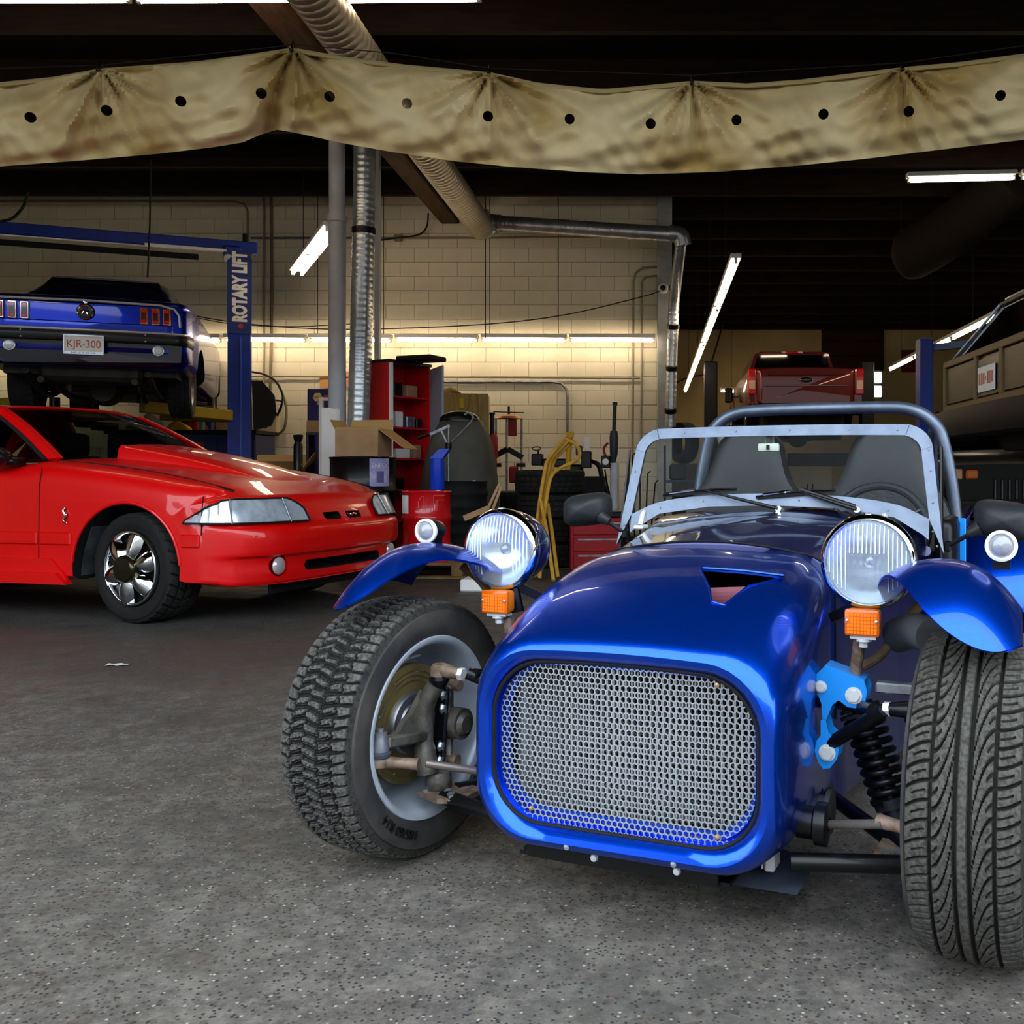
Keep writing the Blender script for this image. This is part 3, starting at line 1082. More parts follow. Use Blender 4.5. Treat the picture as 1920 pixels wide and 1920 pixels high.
def build_nose():
    outer = [(-0.150, .262, .196, .494, .10, .006), (-0.190, .266, .191, .501, .10, .008), (-0.207, .271, .185, .508, .103, .010), (-0.219, .280, .174, .519, .108, .012), (-0.222, .290, .163, .530, .113, .014), (-0.216, .300, .152, .543, .118, .016),
             (-0.200, .309, .142, .556, .122, .018), (-0.170, .315, .134, .573, .125, .02), (-0.12, .319, .128, .597, .125, .022), (-0.05, .320, .122, .626, .118, .024),
             (0.04, .318, .117, .653, .11, .026), (0.14, .313, .112, .674, .10, .026), (0.24, .307, .108, .686, .09, .026), (0.345, .300, .105, .692, .085, .026), (0.35, .298, .107, .690, .085, .026)]
    inner = []
    for v, hw, zb, zt, r, cr in outer[::-1]:
        if v > -0.2:
            inner.append((v - 0.001, hw - .006, zb + .006, zt - .006, max(r - .006, .02), cr))
    b = MB()
    b.loft([ring(*q) for q in outer] + [ring(*q) for q in inner], loop=True)
    o = b.build('nose_cone', BLUE, None, smooth=50)
    # scoop opening over the air filter
    c = MB()
    pl = [(0.069, 0.085), (0.150, 0.093), (0.240, 0.099), (0.242, 0.082), (0.188, 0.012), (0.166, -0.076), (0.140, -0.073), (0.114, -0.012), (0.068, 0.070)]
    c.prism([(x, y, 0.52) for x, y in pl], (0, 0, 0.3))
    cu = c.build('cutter', BLUE)
    cut(o, cu)
    # holes where the tubes pass through the sides
    c = MB()
    for (y, z, ry, rz) in ((0.135, 0.165, .028, .045), (0.04, 0.135, .03, .02)):
        c.add([( -0.5 + k * 1.0, y + ry * math.cos(2 * PI * t / 20), z + rz * math.sin(2 * PI * t / 20)) for k in (0, 1) for t in range(20)],
              [tuple(range(19, -1, -1)), tuple(range(20, 40))] + [(t, (t + 1) % 20, 20 + (t + 1) % 20, 20 + t) for t in range(20)])
    cu = c.build('cutter', BLUE)
    cut(o, cu)
    o.parent = kit
    # opening's raised edge
    b = MB()
    q = [(x, y, 0.0) for x, y in pl]
    def ztop(x, y):
        v = [k[0] for k in outer[5:]]
        zt = np.interp(y, v, [k[3] for k in outer[5:]])
        cr = np.interp(y, v, [k[5] for k in outer[5:]])
        return zt - cr * (x / 0.316) ** 2
    b.tube([(x, y, ztop(x, y) + 0.0005) for x, y in pl], 0.0028, 6, closed=True)
    b.build('scoop_edge', BLUE, o)
    # dark tray and filter below the opening
    b = MB()
    b.box((0.15, 0.01, 0.50), (0.26, 0.26, 0.01))
    b.build('filter_tray', VOID, o, 0)
    b = MB()
    fx, fy, fd = frame((0.97, 0.2, 0.05))
    rg = []
    for h in (0.0, 0.125):
        rg.append([Vector((0.085, 0.028, 0.562)) + fd * h + (fx * math.cos(2 * PI * k / 72) + fy * math.sin(2 * PI * k / 72)) * (0.060 + (0.004 if k % 2 else -0.004)) for k in range(72)])
    b.loft(rg, cap0=True, cap1=True)
    b.build('air_filter', mat('filter_pleats', '#74404a', 0.6), o, 20)
    # rubber seal round the grille, rivets and little screws
    b = MB()
    b.tube(ring(-0.202, .269, .187, .505, .104, .014), 0.0042, 8, closed=True)
    b.build('grille_seal', BLACKM, o)
    for (x, z) in ((-0.215, 0.487), (0.19, 0.482), (-0.19, 0.211), (0.19, 0.208)):
        b = MB()
        b.lathe([(0, -0.004), (0.004, -0.003), (0.005, 0)], o=(x, -0.193, z), d=(0, 1, 0), n=10)
        b.build('grille_screw', mat('copper_screw', '#c79a78', 0.35, metal=0.7), o)
    for (x, z) in ((-0.10, 0.158), (0.115, 0.158)):
        b = MB()
        b.lathe([(0, -0.003), (0.0055, -0.002), (0.006, 0.004)], o=(x, -0.2195, z), d=(0, 1, 0), n=10)
        b.build('rivet', BOLT, o)
    return o
nose = build_nose()

# honeycomb mesh over the opening
def build_grille():
    pitch = 0.0118
    hwv, zb, zt, r = .268, .189, .503, .10
    def inside(x, z):
        ax, az = abs(x), z
        if ax > hwv or z < zb or z > zt: return False
        cx_, = (hwv - r,)
        for cz_, sg in ((zb + r, -1), (zt - r, 1)):
            if ax > cx_ and (z - cz_) * sg > 0:
                return (ax - cx_) ** 2 + (z - cz_) ** 2 <= r * r
        return True
    vs, fs = [], []
    R0, R1 = pitch / math.sqrt(3) * 1.0, pitch / math.sqrt(3) * 0.83
    yf, yb = -0.186, -0.1845
    nrow = int((zt - zb) / (pitch * math.sqrt(3) / 2)) + 2
    for i in range(nrow):
        z = zb - 0.005 + i * pitch * math.sqrt(3) / 2
        for j in range(-24, 25):
            x = (j + (0.5 if i % 2 else 0)) * pitch
            if not inside(x, z):
                continue
            o = len(vs)
            bulge = -0.010 * (1 - (x / hwv) ** 2)
            for (rr, y) in ((R0, yf), (R1, yf), (R1, yb + 0.001)):
                for k in range(6):
                    a = PI / 6 + k * PI / 3
                    vs.append((x + rr * math.cos(a), y + bulge, z + rr * math.sin(a)))
            for k in range(6):
                l = (k + 1) % 6
                fs.append((o + k, o + l, o + 6 + l, o + 6 + k))
                fs.append((o + 6 + k, o + 6 + l, o + 12 + l, o + 12 + k))
    b = MB()
    b.add(vs, fs)
    g = b.build('grille_mesh', mat('grille_silver', '#b4b9c0', 0.35, metal=0.6), nose, 0)
    g['kind'] = 'stuff'
    # painted return behind the mesh
    b = MB()
    b.loft([ring(-0.185, .262, .195, .497, .10), ring(-0.17, .262, .195, .497, .10), ring(-0.168, .252, .206, .487, .096)])
    b.build('grille_surround', BLUE, nose)
    # radiator: frame, tubes and fins
    b = MB()
    b.box((0, -0.075, 0.32), (0.52, 0.012, 0.40))
    rad = b.build('radiator', VOID, kit, 0)
    tm = MB()
    tm.box((0, 0, 0), (0.0035, 0.012, 0.40))
    tme = tm.mesh('radiator_tube', mat('radiator_tube_alu', '#d6d8da', 0.4, metal=0.5), 0)
    for k in range(38):
        o = link('radiator_tube', tme, rad)
        o.location = (-0.246 + k * 0.0133, -0.088, 0.32)
    fb = MB()
    for k in range(37):
        x0 = -0.246 + k * 0.0133
        pts = []
        for i in range(79):
            z = 0.122 + i * 0.005
            pts.append((x0 + (0.0025 if i % 2 else 0.0108), z))
        o = len(fb.v)
        vv, ff = [], []
        for (x, z) in pts:
            vv += [(x, -0.088, z), (x, -0.083, z)]
        for i in range(len(pts) - 1):
            ff.append((2 * i, 2 * i + 1, 2 * i + 3, 2 * i + 2))
        fb.add(vv, ff)
    o = fb.build('cooling_fins', mat('radiator_fin_alu', '#a9abad', 0.45, metal=0.4), rad, 0)
    o['kind'] = 'stuff'
    b = MB()
    for sx in (-1, 1):
        b2 = MB()
        b2.box((sx * 0.262, -0.082, 0.32), (0.02, 0.05, 0.4), bev=0.004)
        b2.build('end_tank', mat('radiator_tank', '#b8babd', 0.4, metal=0.5), rad, 0)
build_grille()

# under-tray below the nose
b = MB()
b.box((-0.02, -0.155, 0.118), (0.40, 0.012, 0.035), bev=0.003)
b.box((-0.02, -0.05, 0.104), (0.44, 0.2, 0.008))
ut = b.build('under_panel', BLACK, kit, 0)
for x in (-0.07, 0.1):
    b = MB()
    b.lathe([(0, -0.006), (0.006, -0.005), (0.008, 0)], o=(x, -0.161, 0.12), d=(0, 1, 0), n=10)
    b.build('rivet', BRIGHTBOLT, ut)
b = MB()
b.grid(lambda s, t: (0.10 + 0.22 * s, -0.13 + 0.2 * t, 0.098 + 0.012 * math.sin(s * 5) * t), 12, 6)
b.build('alloy_lip', ALU, ut)

# body tub: bonnet, scuttle and sides as one loft, open cockpit behind
def tub_section(v, hw, zt, crown, r, zb):
    """open profile from left sill over the top to right sill"""
    pts = []
    for k in range(9):
        pts.append((-hw, zb + (zt - r - zb - crown) * k / 8))
    for k in range(1, 9):
        a = PI - (PI / 2) * k / 8
        pts.append((-hw + r + r * math.cos(a), zt - r - crown + r * math.sin(a)))
    x0, x1 = -hw + r, hw - r
    for k in range(1, 24):
        x = x0 + (x1 - x0) * k / 24
        pts.append((x, zt - crown * (x / (hw - r)) ** 2))
    L_ = pts[:17]
    pts += [(-x, z) for x, z in L_[::-1]]
    return [(x, v, z) for x, z in pts]
b = MB()
secs = [(0.340, .296, .688, .02, .085, .107), (0.345, .302, .699, .022, .085, .106), (0.43, .312, .708, .024, .085, .106), (0.55, .335, .722, .026, .09, .106), (0.68, .362, .734, .028, .09, .106), (0.80, .388, .742, .03, .09, .106)]
b.loft([tub_section(*q) for q in secs], open_ring=True)
bon = b.build('bonnet', BLUESHADE, kit, 50)
b = MB()
b.tube([p for p in tub_section(0.344, .3025, .6995, .022, .085, .3)], 0.003, 6, caps=True)
b.build('bonnet_seal', BLACKM, bon)
b = MB()
secs2 = [(0.80, .388, .742, .03, .09, .106), (0.88, .408, .752, .03, .09, .106), (0.96, .425, .758, .03, .085, .106), (1.02, .437, .760, .03, .08, .106)]
b.loft([tub_section(*q) for q in secs2], open_ring=True)
scu = b.build('scuttle', BLUESHADE, kit, 50)
# bonnet catches
for sx in (-1, 1):
    b = MB()
    b.box((sx * 0.355, 0.765, 0.705), (0.03, 0.05, 0.012), bev=0.003)
    b.tube(spline([(sx * 0.352, 0.75, 0.712), (sx * 0.35, 0.765, 0.742), (sx * 0.352, 0.785, 0.748), (sx * 0.358, 0.80, 0.72)], 4), 0.007, 8)
    b.build('bonnet_catch', BRIGHTBOLT, bon)
# sides of the cockpit and the rear
def side(sx):
    b = MB()
    def f(s, t):
        v = 1.02 + 1.2 * s
        hw = 0.437 + 0.06 * math.sin(min(1, s * 1.3) * PI / 2)
        top = 0.665 - 0.12 * math.sin(min(1, s * 2.0) * PI) ** 0.8 * (1 if s < 0.5 else 0) + (0.02 * s)
        top = 0.66 - 0.10 * math.exp(-((s - 0.22) / 0.18) ** 2) + 0.06 * s
        return (sx * hw, v, 0.106 + (top - 0.106) * t)
    b.grid(f, 26, 8)
    def f2(s, t):
        x, y, z = f(s, t)
        return (x - sx * 0.03, y, z)
    b.grid(f2, 26, 8)
    b.tube([f(k / 25, 1.0) for k in range(26)], 0.016, 8)
    return b
for sx in (-1, 1):
    o = side(sx).build('side_panel', BLUESHADE, kit, 50)
b = MB()
b.box((0, 1.62, 0.09), (0.93, 1.25, 0.02))
b.build('floor_pan', BLACKM, kit, 0)
b = MB()
b.box((0, 2.24, 0.40), (0.98, 0.05, 0.6), bev=0.02)
b.box((0, 1.98, 0.55), (0.94, 0.5, 0.04), bev=0.01)
b.build('rear_panel', BLUE, kit, 0)
b = MB()
b.box((0, 1.02, 0.60), (0.82, 0.02, 0.24), bev=0.005)
b.build('dashboard', LEATHER, kit, 0)

# seats
def seat(cx):
    def back(s, t, off):
        # t 0 bottom .. 1 top
        hw = np.interp(t, [0, .3, .5, .62, .7, .78, .86, .95, 1.0], [.19, .21, .225, .22, .195, .148, .128, .112, .06])
        z = 0.22 + 0.80 * t
        bol = 0.05 * (abs(s) ** 3)
        y = 1.33 + 0.16 * t - bol * (1 - t * 0.6) + off
        rnd = (1 - (abs(s)) ** 4)
        return (cx + hw * s, y - 0.035 * rnd, z)
    b = MB()
    n, m = 22, 26
    rings = []
    for j in range(m):
        t = j / (m - 1)
        fr = [back(-1 + 2 * i / (n - 1), t, 0) for i in range(n)]
        bk = [(p[0] * 1.0, p[1] + 0.085, p[2]) for p in fr[::-1]]
        rings.append(fr + bk)
    b.loft(rings, cap0=True, cap1=True)
    o = b.build('seat', LEATHER, kit, 60)
    b = MB()
    b.box((cx, 1.25, 0.24), (0.36, 0.36, 0.12), bev=0.045, seg=3)
    b.build('seat_cushion', LEATHER, o, 50)
    return o
seat(-0.225)
seat(0.262)
b = MB()
b.box((0.485, 1.22, 0.60), (0.055, 0.36, 0.26), bev=0.025, seg=2)
b.box((0.485, 1.22, 0.44), (0.05, 0.34, 0.1), bev=0.02, seg=2)
b.build('door_trim', LEATHER, kit, 50)
b = MB()
b.box((0.515, 1.36, 0.55), (0.03, 0.02, 0.34), bev=0.003)
b.build('side_rail', LTBLUE, kit, 0)
# steering wheel
b = MB()
cw = Vector((0.29, 1.10, 0.69))
xa, ya, da = frame((0, -0.9, 0.35))
P = [cw + (xa * math.cos(k * PI / 18) + ya * math.sin(k * PI / 18)) * 0.145 for k in range(36)]
b.tube(P, 0.014, 10, closed=True)
sw_ = b.build('steering_wheel', PLASTIC, kit)
for k in range(3):
    a = -PI / 2 + k * 2 * PI / 3
    b = MB()
    b.bar(cw + da * -0.01, cw + (xa * math.cos(a) + ya * math.sin(a)) * 0.14, 0.03, 0.005)
    b.build('spoke', STEEL, sw_, 0)
b = MB()
b.cyl(cw + da * 0.012, cw - da * 0.3, 0.022, n=16)
b.build('steering_column', BLACK, sw_)

# roll bar
b = MB()
rb = [(-0.49, 1.64, 0.50), (-0.475, 1.64, 0.76), (-0.44, 1.64, 0.97), (-0.405, 1.64, 1.045), (-0.33, 1.64, 1.092), (-0.2, 1.64, 1.104), (0.2, 1.64, 1.104), (0.33, 1.64, 1.092), (0.405, 1.64, 1.045), (0.44, 1.64, 0.97), (0.475, 1.64, 0.76), (0.49, 1.64, 0.50)]
b.tube(spline(rb, 6), 0.0225, 14)
rbo = b.build('roll_bar', ALU, kit)
b = MB()
b.tube([(-0.40, 1.66, 1.02), (-0.36, 2.05, 0.60)], 0.016, 10)
b.build('brace', mat('cream_brace', '#b8ad98', 0.5), rbo)
b = MB()
b.tube([(0.40, 1.66, 1.02), (0.38, 2.05, 0.60)], 0.016, 10)
b.build('brace', ALU, rbo)

# windscreen
WS0, WS1 = 0.915, 0.995
def wsp(x, z):
    return (x, WS0 + (WS1 - WS0) * (z - 0.68) / 0.33 - 0.0, z)
def _arch(hb, zb, hs, zs, r, zt):
    L2 = [(-hb, zb), (-(hb * 0.55 + hs * 0.45), zb * 0.55 + zs * 0.45), (-hs, zs)]
    for k in range(1, 8):
        a = PI - (PI / 2) * k / 8
        L2.append((-hs + r + r * math.cos(a), zs + (zt - zs) * math.sin(a)))
    L2 += [(-hs + r, zt), (-0.2, zt + 0.003), (0, zt + 0.004)]
    return L2 + [(-x, z) for x, z in L2[:-1][::-1]]
out_ = _arch(0.497, 0.640, 0.462, 0.925, 0.085, 1.007)
inn_ = _arch(0.455, 0.735, 0.430, 0.920, 0.060, 0.975)
botin = [(0.36, 0.775), (0.2, 0.797), (0, 0.803), (-0.2, 0.797), (-0.36, 0.775)]
botout = [(0.44, 0.690), (0.36, 0.738), (0.2, 0.762), (0, 0.768), (-0.2, 0.762), (-0.36, 0.738), (-0.44, 0.690)]
def strip(b, A, B, th=0.012):
    """flat band between outlines A and B, given thickness"""
    n = len(A)
    rings = []
    for (a, c) in zip(A, B):
        p, q = Vector(wsp(*a)), Vector(wsp(*c))
        d = Vector((0, th, 0))
        rings.append([p, q, q + d, p + d])
    b.loft(rings, cap0=True, cap1=True)
o2 = spline([(p[0], p[1], 0) for p in out_], 5)
i2 = spline([(p[0], p[1], 0) for p in inn_], 5)
b = MB()
strip(b, [p[:2] for p in o2], [p[:2] for p in i2])
bi = spline([(p[0], p[1], 0) for p in [(0.455, 0.735)] + botin + [(-0.455, 0.735)]], 6)
bo = [(p[0] * 1.0, np.interp(-p[0], [-q[0] for q in [(0.497, 0.64)] + botout + [(-0.497, 0.64)]], [q[1] for q in [(0.497, 0.64)] + botout + [(-0.497, 0.64)]])) for p in bi]
strip(b, [p[:2] for p in bi], bo)
wsf = b.build('windscreen_frame', ALU, kit, 30)
b = MB()
outl = [p[:2] for p in i2] + [p[:2] for p in bi[1:-1]]
vs = [Vector(wsp(*p)) + Vector((0, 0.005, 0)) for p in outl]
n = len(vs)
b.add(vs + [v + Vector((0, 0.004, 0)) for v in vs], [tuple(range(n)), tuple(range(2 * n - 1, n - 1, -1))] + [(k, (k + 1) % n, n + (k + 1) % n, n + k) for k in range(n)])
b.build('windscreen_glass', GLASS, wsf, 0)
for (x, z) in [(-0.30, 0.993), (-0.13, 0.994), (0.04, 0.995), (0.22, 0.994), (0.36, 0.99), (-0.474, 0.70), (-0.466, 0.78), (-0.456, 0.87), (0.466, 0.70), (0.464, 0.78), (0.456, 0.87), (0.449, 0.93), (-0.22, 0.778), (-0.36, 0.755), (0.08, 0.783), (0.2, 0.777), (0.34, 0.757), (0.478, 0.66)]:
    b = MB()
    p = Vector(wsp(x, z))
    b.lathe([(0, -0.002), (0.003, -0.0014), (0.004, 0.001)], o=p, d=(0, 1, 0), n=8)
    b.build('rivet', STEEL, wsf)
# side stanchions
for sx in (-1, 1):
    b = MB()
    b.prism([(sx * 0.487, 0.905, 0.56), (sx * 0.487, 0.955, 0.56), (sx * 0.482, 0.985, 0.94), (sx * 0.480, 0.975, 0.94), (sx * 0.485, 0.925, 0.72)], (sx * 0.006, 0, 0))
    b.build('stanchion', BLACK, wsf, 0)
# wipers
def wiper(x, ang, lx, lz):
    b = MB()
    p = Vector((x, WS0 + 0.0, 0.752))
    b.lathe([(0, -0.03), (0.009, -0.028), (0.011, -0.005), (0.013, 0.02)], o=p, d=(0.0, 1, -0.3), n=12)
    w = b.build('wiper', BOLT, kit)
    hub = p + Vector((0, -0.025, 0.008))
    tip = Vector(wsp(x + lx, 0.80 + lz)) + Vector((0, -0.02, 0))
    b = MB()
    b.tube([hub, hub.lerp(tip, 0.5) + Vector((0, -0.006, 0)), tip], [0.006, 0.005, 0.003], 8)
    b.build('wiper_arm', BLACK, w)
    b = MB()
    a = tip + Vector((-0.14, 0.008, -0.018))
    c = tip + Vector((0.10, 0.008, 0.004))
    b.bar(a, c, 0.006, 0.010)
    b.tube(spline([a, a.lerp(c, .3) + Vector((0, -0.008, .008)), tip, a.lerp(c, .75) + Vector((0, -0.008, .006)), c], 4), 0.0035, 6)
    b.build('wiper_blade', BLACK, w)
    b = MB()
    b.tube([a.lerp(c, .1) + Vector((0, -0.008, .006)), a.lerp(c, .45) + Vector((0, -0.01, .01))], 0.004, 6)
    b.build('blade_clip', CHROME, w)
wiper(0.03, 0, -0.24, 0.012)
wiper(0.26, 0, -0.17, 0.010)
b = MB()
b.tube([(0.09, 0.93, 0.815), (0.25, 0.915, 0.768)], 0.007, 8)
b.build('wiper_link', BLACK, kit)
# inside mirror
b = MB()
b.box(Vector(wsp(-0.03, 0.944)) + Vector((0, 0.03, 0)), (0.068, 0.014, 0.026), bev=0.006, seg=2)
im = b.build('inside_mirror', mat('mirror_back_cream', '#e8e4d4', 0.4), kit, 40)
b = MB()
b.box(Vector(wsp(-0.03, 0.944)) + Vector((0, 0.021, 0)), (0.010, 0.004, 0.015))
b.build('mirror_clip', BLACK, im, 0)
b = MB()
q = Vector(wsp(-0.028, 0.965)) + Vector((0, 0.03, 0))
b.tube(spline([q + Vector((-0.012, 0, -0.012)), q + Vector((-0.011, 0, 0.012)), q + Vector((0, 0, 0.02)), q + Vector((0.011, 0, 0.012)), q + Vector((0.012, 0, -0.012))], 4), 0.0035, 8)
b.build('mirror_stem', STEEL, im)
# door mirrors
def door_mirror(sx, c, base):
    c = Vector(c)
    b = MB()
    rings = []
    for k in range(11):
        t = k / 10
        y = -0.045 + 0.095 * t
        r = math.sqrt(max(0.02, 1 - (1 - min(1, t * 1.15)) ** 2.4))
        ring_ = []
        for a in range(28):
            an = 2 * PI * a / 28
            ex = 0.55
            x = math.copysign(abs(math.cos(an)) ** ex, math.cos(an)) * 0.078 * r
            z = math.copysign(abs(math.sin(an)) ** ex, math.sin(an)) * 0.052 * r
            ring_.append(c + Vector((x, y, z - 0.12 * x * sx)))
        rings.append(ring_)
    b.loft(rings, cap0=True, cap1=True)
    m = b.build('door_mirror', PLASTIC, kit, 60)
    b = MB()
    b.tube([base, c + Vector((-sx * 0.075, 0.0, -0.03))], [0.007, 0.006], 10)
    b.tube([c + Vector((-sx * 0.09, 0, -0.036)), c + Vector((-sx * 0.06, 0, -0.02))], [0.013, 0.022], 12)
    b.build('mirror_stalk', PLASTIC, m)
    b = MB()
    b.box(base, (0.02, 0.035, 0.03), bev=0.005)
    b.build('mirror_mount', BLACK, m, 0)
door_mirror(-1, (-0.60, 0.88, 0.748), Vector((-0.475, 0.93, 0.672)))
door_mirror(1, (0.655, 0.83, 0.738), Vector((0.505, 0.93, 0.66)))

# headlights, indicators and their posts
def headlight(sx):
    c = Vector((sx * 0.417, 0.075, 0.688))
    d = Vector((0, 1, 0))
    b = MB()
    b.lathe([(0.088, 0.0), (0.090, 0.02), (0.088, 0.05), (0.078, 0.09), (0.058, 0.125), (0.03, 0.145), (0, 0.15)], o=c, d=d, n=48)
    h = b.build('headlight', BLUESHADE, kit, 60)
    b = MB()
    b.lathe([(0.089, 0.022), (0.0945, 0.012), (0.095, -0.004), (0.091, -0.014), (0.085, -0.018), (0.082, -0.012), (0.082, 0.0)], o=c, d=d, n=56)
    b.build('headlight_rim', CHROME, h, 60)
    b = MB()
    b.box(c + Vector((0, 0.0, 0.094)), (0.012, 0.014, 0.006), bev=0.002)
    b.build('rim_screw', BOLT, h, 0)
    # reflector bowl
    b = MB()
    b.lathe([(0.083, -0.008), (0.07, 0.022), (0.05, 0.045), (0.025, 0.058), (0.0, 0.06)], o=c, d=d, n=40)
    b.build('reflector', REFL, h, 60)
    b = MB()
    b.ball(c + Vector((0, 0.02, 0)), 0.014, nu=12, nv=8)
    b.build('bulb_shield', mat('bulb_cap', '#8f98a8', 0.25, metal=0.8), h)
    # fluted lens
    b = MB()
    n1, n2 = 26, 96
    vs, fs = [], []
    for i in range(n1 + 1):
        r = 0.0825 * i / n1
        for k in range(n2):
            a = 2 * PI * k / n2
            x, z = r * math.cos(a), r * math.sin(a)
            fl = 0.0022 * math.sin(x * 2 * PI / 0.0085) * (1 if abs(z) < 0.07 else 0.3)
            if z < 0.015 and abs(x) < 0.035:
                fl += 0.0004 * math.sin(z * 2 * PI / 0.02)
            vs.append(c + Vector((x, -0.012 - 0.014 * (1 - (r / 0.0825) ** 2) + fl, z)))
    for i in range(n1):
        for k in range(n2):
            l = (k + 1) % n2
            fs.append((i * n2 + k, i * n2 + l, (i + 1) * n2 + l, (i + 1) * n2 + k))
    b.add(vs, fs)
    b.build('headlight_lens', LENSF, h, 80)
    # raised vertical flutes moulded on the lens
    b = MB()
    for k in range(-9, 10):
        x = k * 0.0083
        zz1 = math.sqrt(max(0, 0.079 ** 2 - x * x))
        lo_ = 0.018 if abs(x) < 0.034 else -0.85 * zz1
        if zz1 - lo_ < 0.01:
            continue
        b.tube([c + Vector((x, -0.0135 - 0.014 * (1 - (x * x + z * z) / 0.0825 ** 2), z)) for z in np.linspace(lo_, zz1 * 0.97, 6)], 0.0013, 5)
    o = b.build('lens_flutes', FLUTE, h)
    o['kind'] = 'stuff'
    # indicator
    ic = Vector((sx * 0.411, 0.045, 0.572))
    b = MB()
    b.box(ic + Vector((0, 0.012, 0)), (0.066, 0.03, 0.05), bev=0.008, seg=2)
    ind = b.build('indicator_lamp', mat('amber_base', '#c26a1c', 0.4), kit, 40)
    b = MB()
    b.box(ic + Vector((0, -0.007, 0)), (0.069, 0.014, 0.053), bev=0.006, seg=2)
    b.build('indicator_lens', AMBERD, ind, 40)
    g = MB()
    for i in range(9):
        for j in range(6):
            g.box(ic + Vector((-0.026 + i * 0.0065, -0.0142, -0.0185 + j * 0.0068)), (0.0052, 0.002, 0.0054))
    o = g.build('lens_prisms', ORANGE, ind, 0)
    o['kind'] = 'stuff'
    for s2 in (-1, 1):
        b = MB()
        b.lathe([(0, -0.004), (0.003, -0.003), (0.0035, 0.002)], o=ic + Vector((s2 * 0.028, -0.014, 0.004)), d=(0, 1, 0), n=8)
        b.build('lens_screw', BOLT, ind)
    b = MB()
    b.box(ic + Vector((0, 0.01, -0.03)), (0.05, 0.028, 0.005))
    b.cyl(ic + Vector((0, 0.01, -0.031)), ic + Vector((0, 0.01, -0.038)), 0.016, n=16)
    b.cyl(ic + Vector((0, 0.01, -0.038)), ic + Vector((0, 0.01, -0.05)), 0.009, n=6)
    b.build('mount_bolt', BRIGHTBOLT, ind, 0)
    # post and stay
    b = MB()
    b.bar((sx * 0.40, 0.075, 0.535), (sx * 0.388, 0.085, 0.445), 0.026, 0.022, bev=0.004)
    b.build('lamp_post', RUST, kit, 0)
    b = MB()
    b.tube(spline([(sx * 0.395, 0.13, 0.468), (sx * 0.43, 0.14, 0.492), (sx * 0.475, 0.14, 0.555), (sx * 0.515, 0.14, 0.605), (sx * 0.56, 0.13, 0.64)], 5), 0.010, 10)
    b.build('wing_stay', mat('muddy_tube', '#8a7050', 0.7, col2='#5a4a3a', nscale=25), kit)
    b = MB()
    b.tube([(sx * 0.395, 0.11, 0.54), (sx * 0.412, 0.11, 0.61)], 0.016, 10)
    b.bar((sx * 0.33, 0.16, 0.56), (sx * 0.42, 0.11, 0.61), 0.02, 0.02)
    b.build('headlight_bracket', BLACK, kit, 0)
FLUTE = mat('lens_flute_glass', '#dfeaf6', 0.1, coat=1.0)
def lens_mat():
    m = bpy.data.materials.new('fluted_lens_glass')
    m.use_nodes = True
    N, L = m.node_tree.nodes, m.node_tree.links
    p = N['Principled BSDF']
    p.inputs['Base Color'].default_value = (0.80, 0.88, 0.97, 1)
    p.inputs['Roughness'].default_value = 0.06
    p.inputs['Specular IOR Level'].default_value = 0.9
    p.inputs['Coat Weight'].default_value = 1.0
    t = N.new('ShaderNodeBsdfTransparent')
    t.inputs['Color'].default_value = (0.95, 0.98, 1, 1)
    x = N.new('ShaderNodeMixShader')
    x.inputs[0].default_value = 0.80
    L.new(p.outputs[0], x.inputs[1])
    L.new(t.outputs[0], x.inputs[2])
    L.new(x.outputs[0], N['Material Output'].inputs['Surface'])
    return m
LENSF = lens_mat()
for sx in (-1, 1):
    headlight(sx)

# cycle wings with their small lamps
WINGFIT = np.polyfit([-1, -0.75, -0.5, -0.2, 0.1, 0.4, 0.65, 0.82, 0.93, 1.0], [12, -7, -25, -44, -56, -59, -55, -48, -41, -33], 5)
def wing(sx):
    cu, hw = sx * 0.568, 0.134
    def P(s, t, off):
        w = -1 + 2 * t                      # across
        wo = w * sx                         # outward positive
        a0 = float(np.polyval(WINGFIT, wo))
        a1 = 20
        al = math.radians(a0 + (a1 - a0) * s)
        drop = (0.088 if wo > 0 else 0.055) * abs(w) ** 2.3
        if al < 0:                          # tightly curled nose of the wing
            y, z = (0.225 - off) * math.sin(al), 0.48 + (0.225 - off) * math.cos(al)
        else:                               # flatter rear, following the tyre
            y, z = (0.416 - off) * math.sin(al), 0.289 + (0.416 - off) * math.cos(al)
        return (cu + w * hw, y - 0.015, z - drop)
    b = MB()
    nu, nv = 40, 41
    rings = []
    for i in range(nu):
        s = i / (nu - 1)
        rings.append([P(s, j / (nv - 1), 0) for j in range(nv)] + [P(s, j / (nv - 1), 0.005) for j in range(nv - 1, -1, -1)])
    b.loft(rings, cap0=True, cap1=True)
    w = b.build('cycle_wing', BLUE, kit, 50)
    b = MB()
    c = Vector((sx * 0.665 if sx > 0 else -0.59, 0.03, 0.729))
    b.lathe([(0.0, 0.065), (0.012, 0.062), (0.022, 0.045), (0.026, 0.02), (0.027, 0.0)], o=c, d=(0, 1, 0), n=28)
    b.bar(c + Vector((0, 0.03, -0.015)), c + Vector((0, 0.03, -0.045)), 0.022, 0.03)
    m = b.build('marker_lamp', BLACK, w, 50)
    b = MB()
    b.lathe([(0.027, 0.004), (0.029, 0.0), (0.0285, -0.006), (0.024, -0.008), (0.0215, -0.004)], o=c, d=(0, 1, 0), n=32)
    b.build('marker_rim', WHITE, m, 60)
    b = MB()
    b.lathe([(0, -0.014), (0.010, -0.0125), (0.018, -0.008), (0.023, -0.002)], o=c, d=(0, 1, 0), n=28)
    b.build('marker_lens', mat('pale_lens', '#8d8f98', 0.12, coat=1.0), m, 60)
    return w
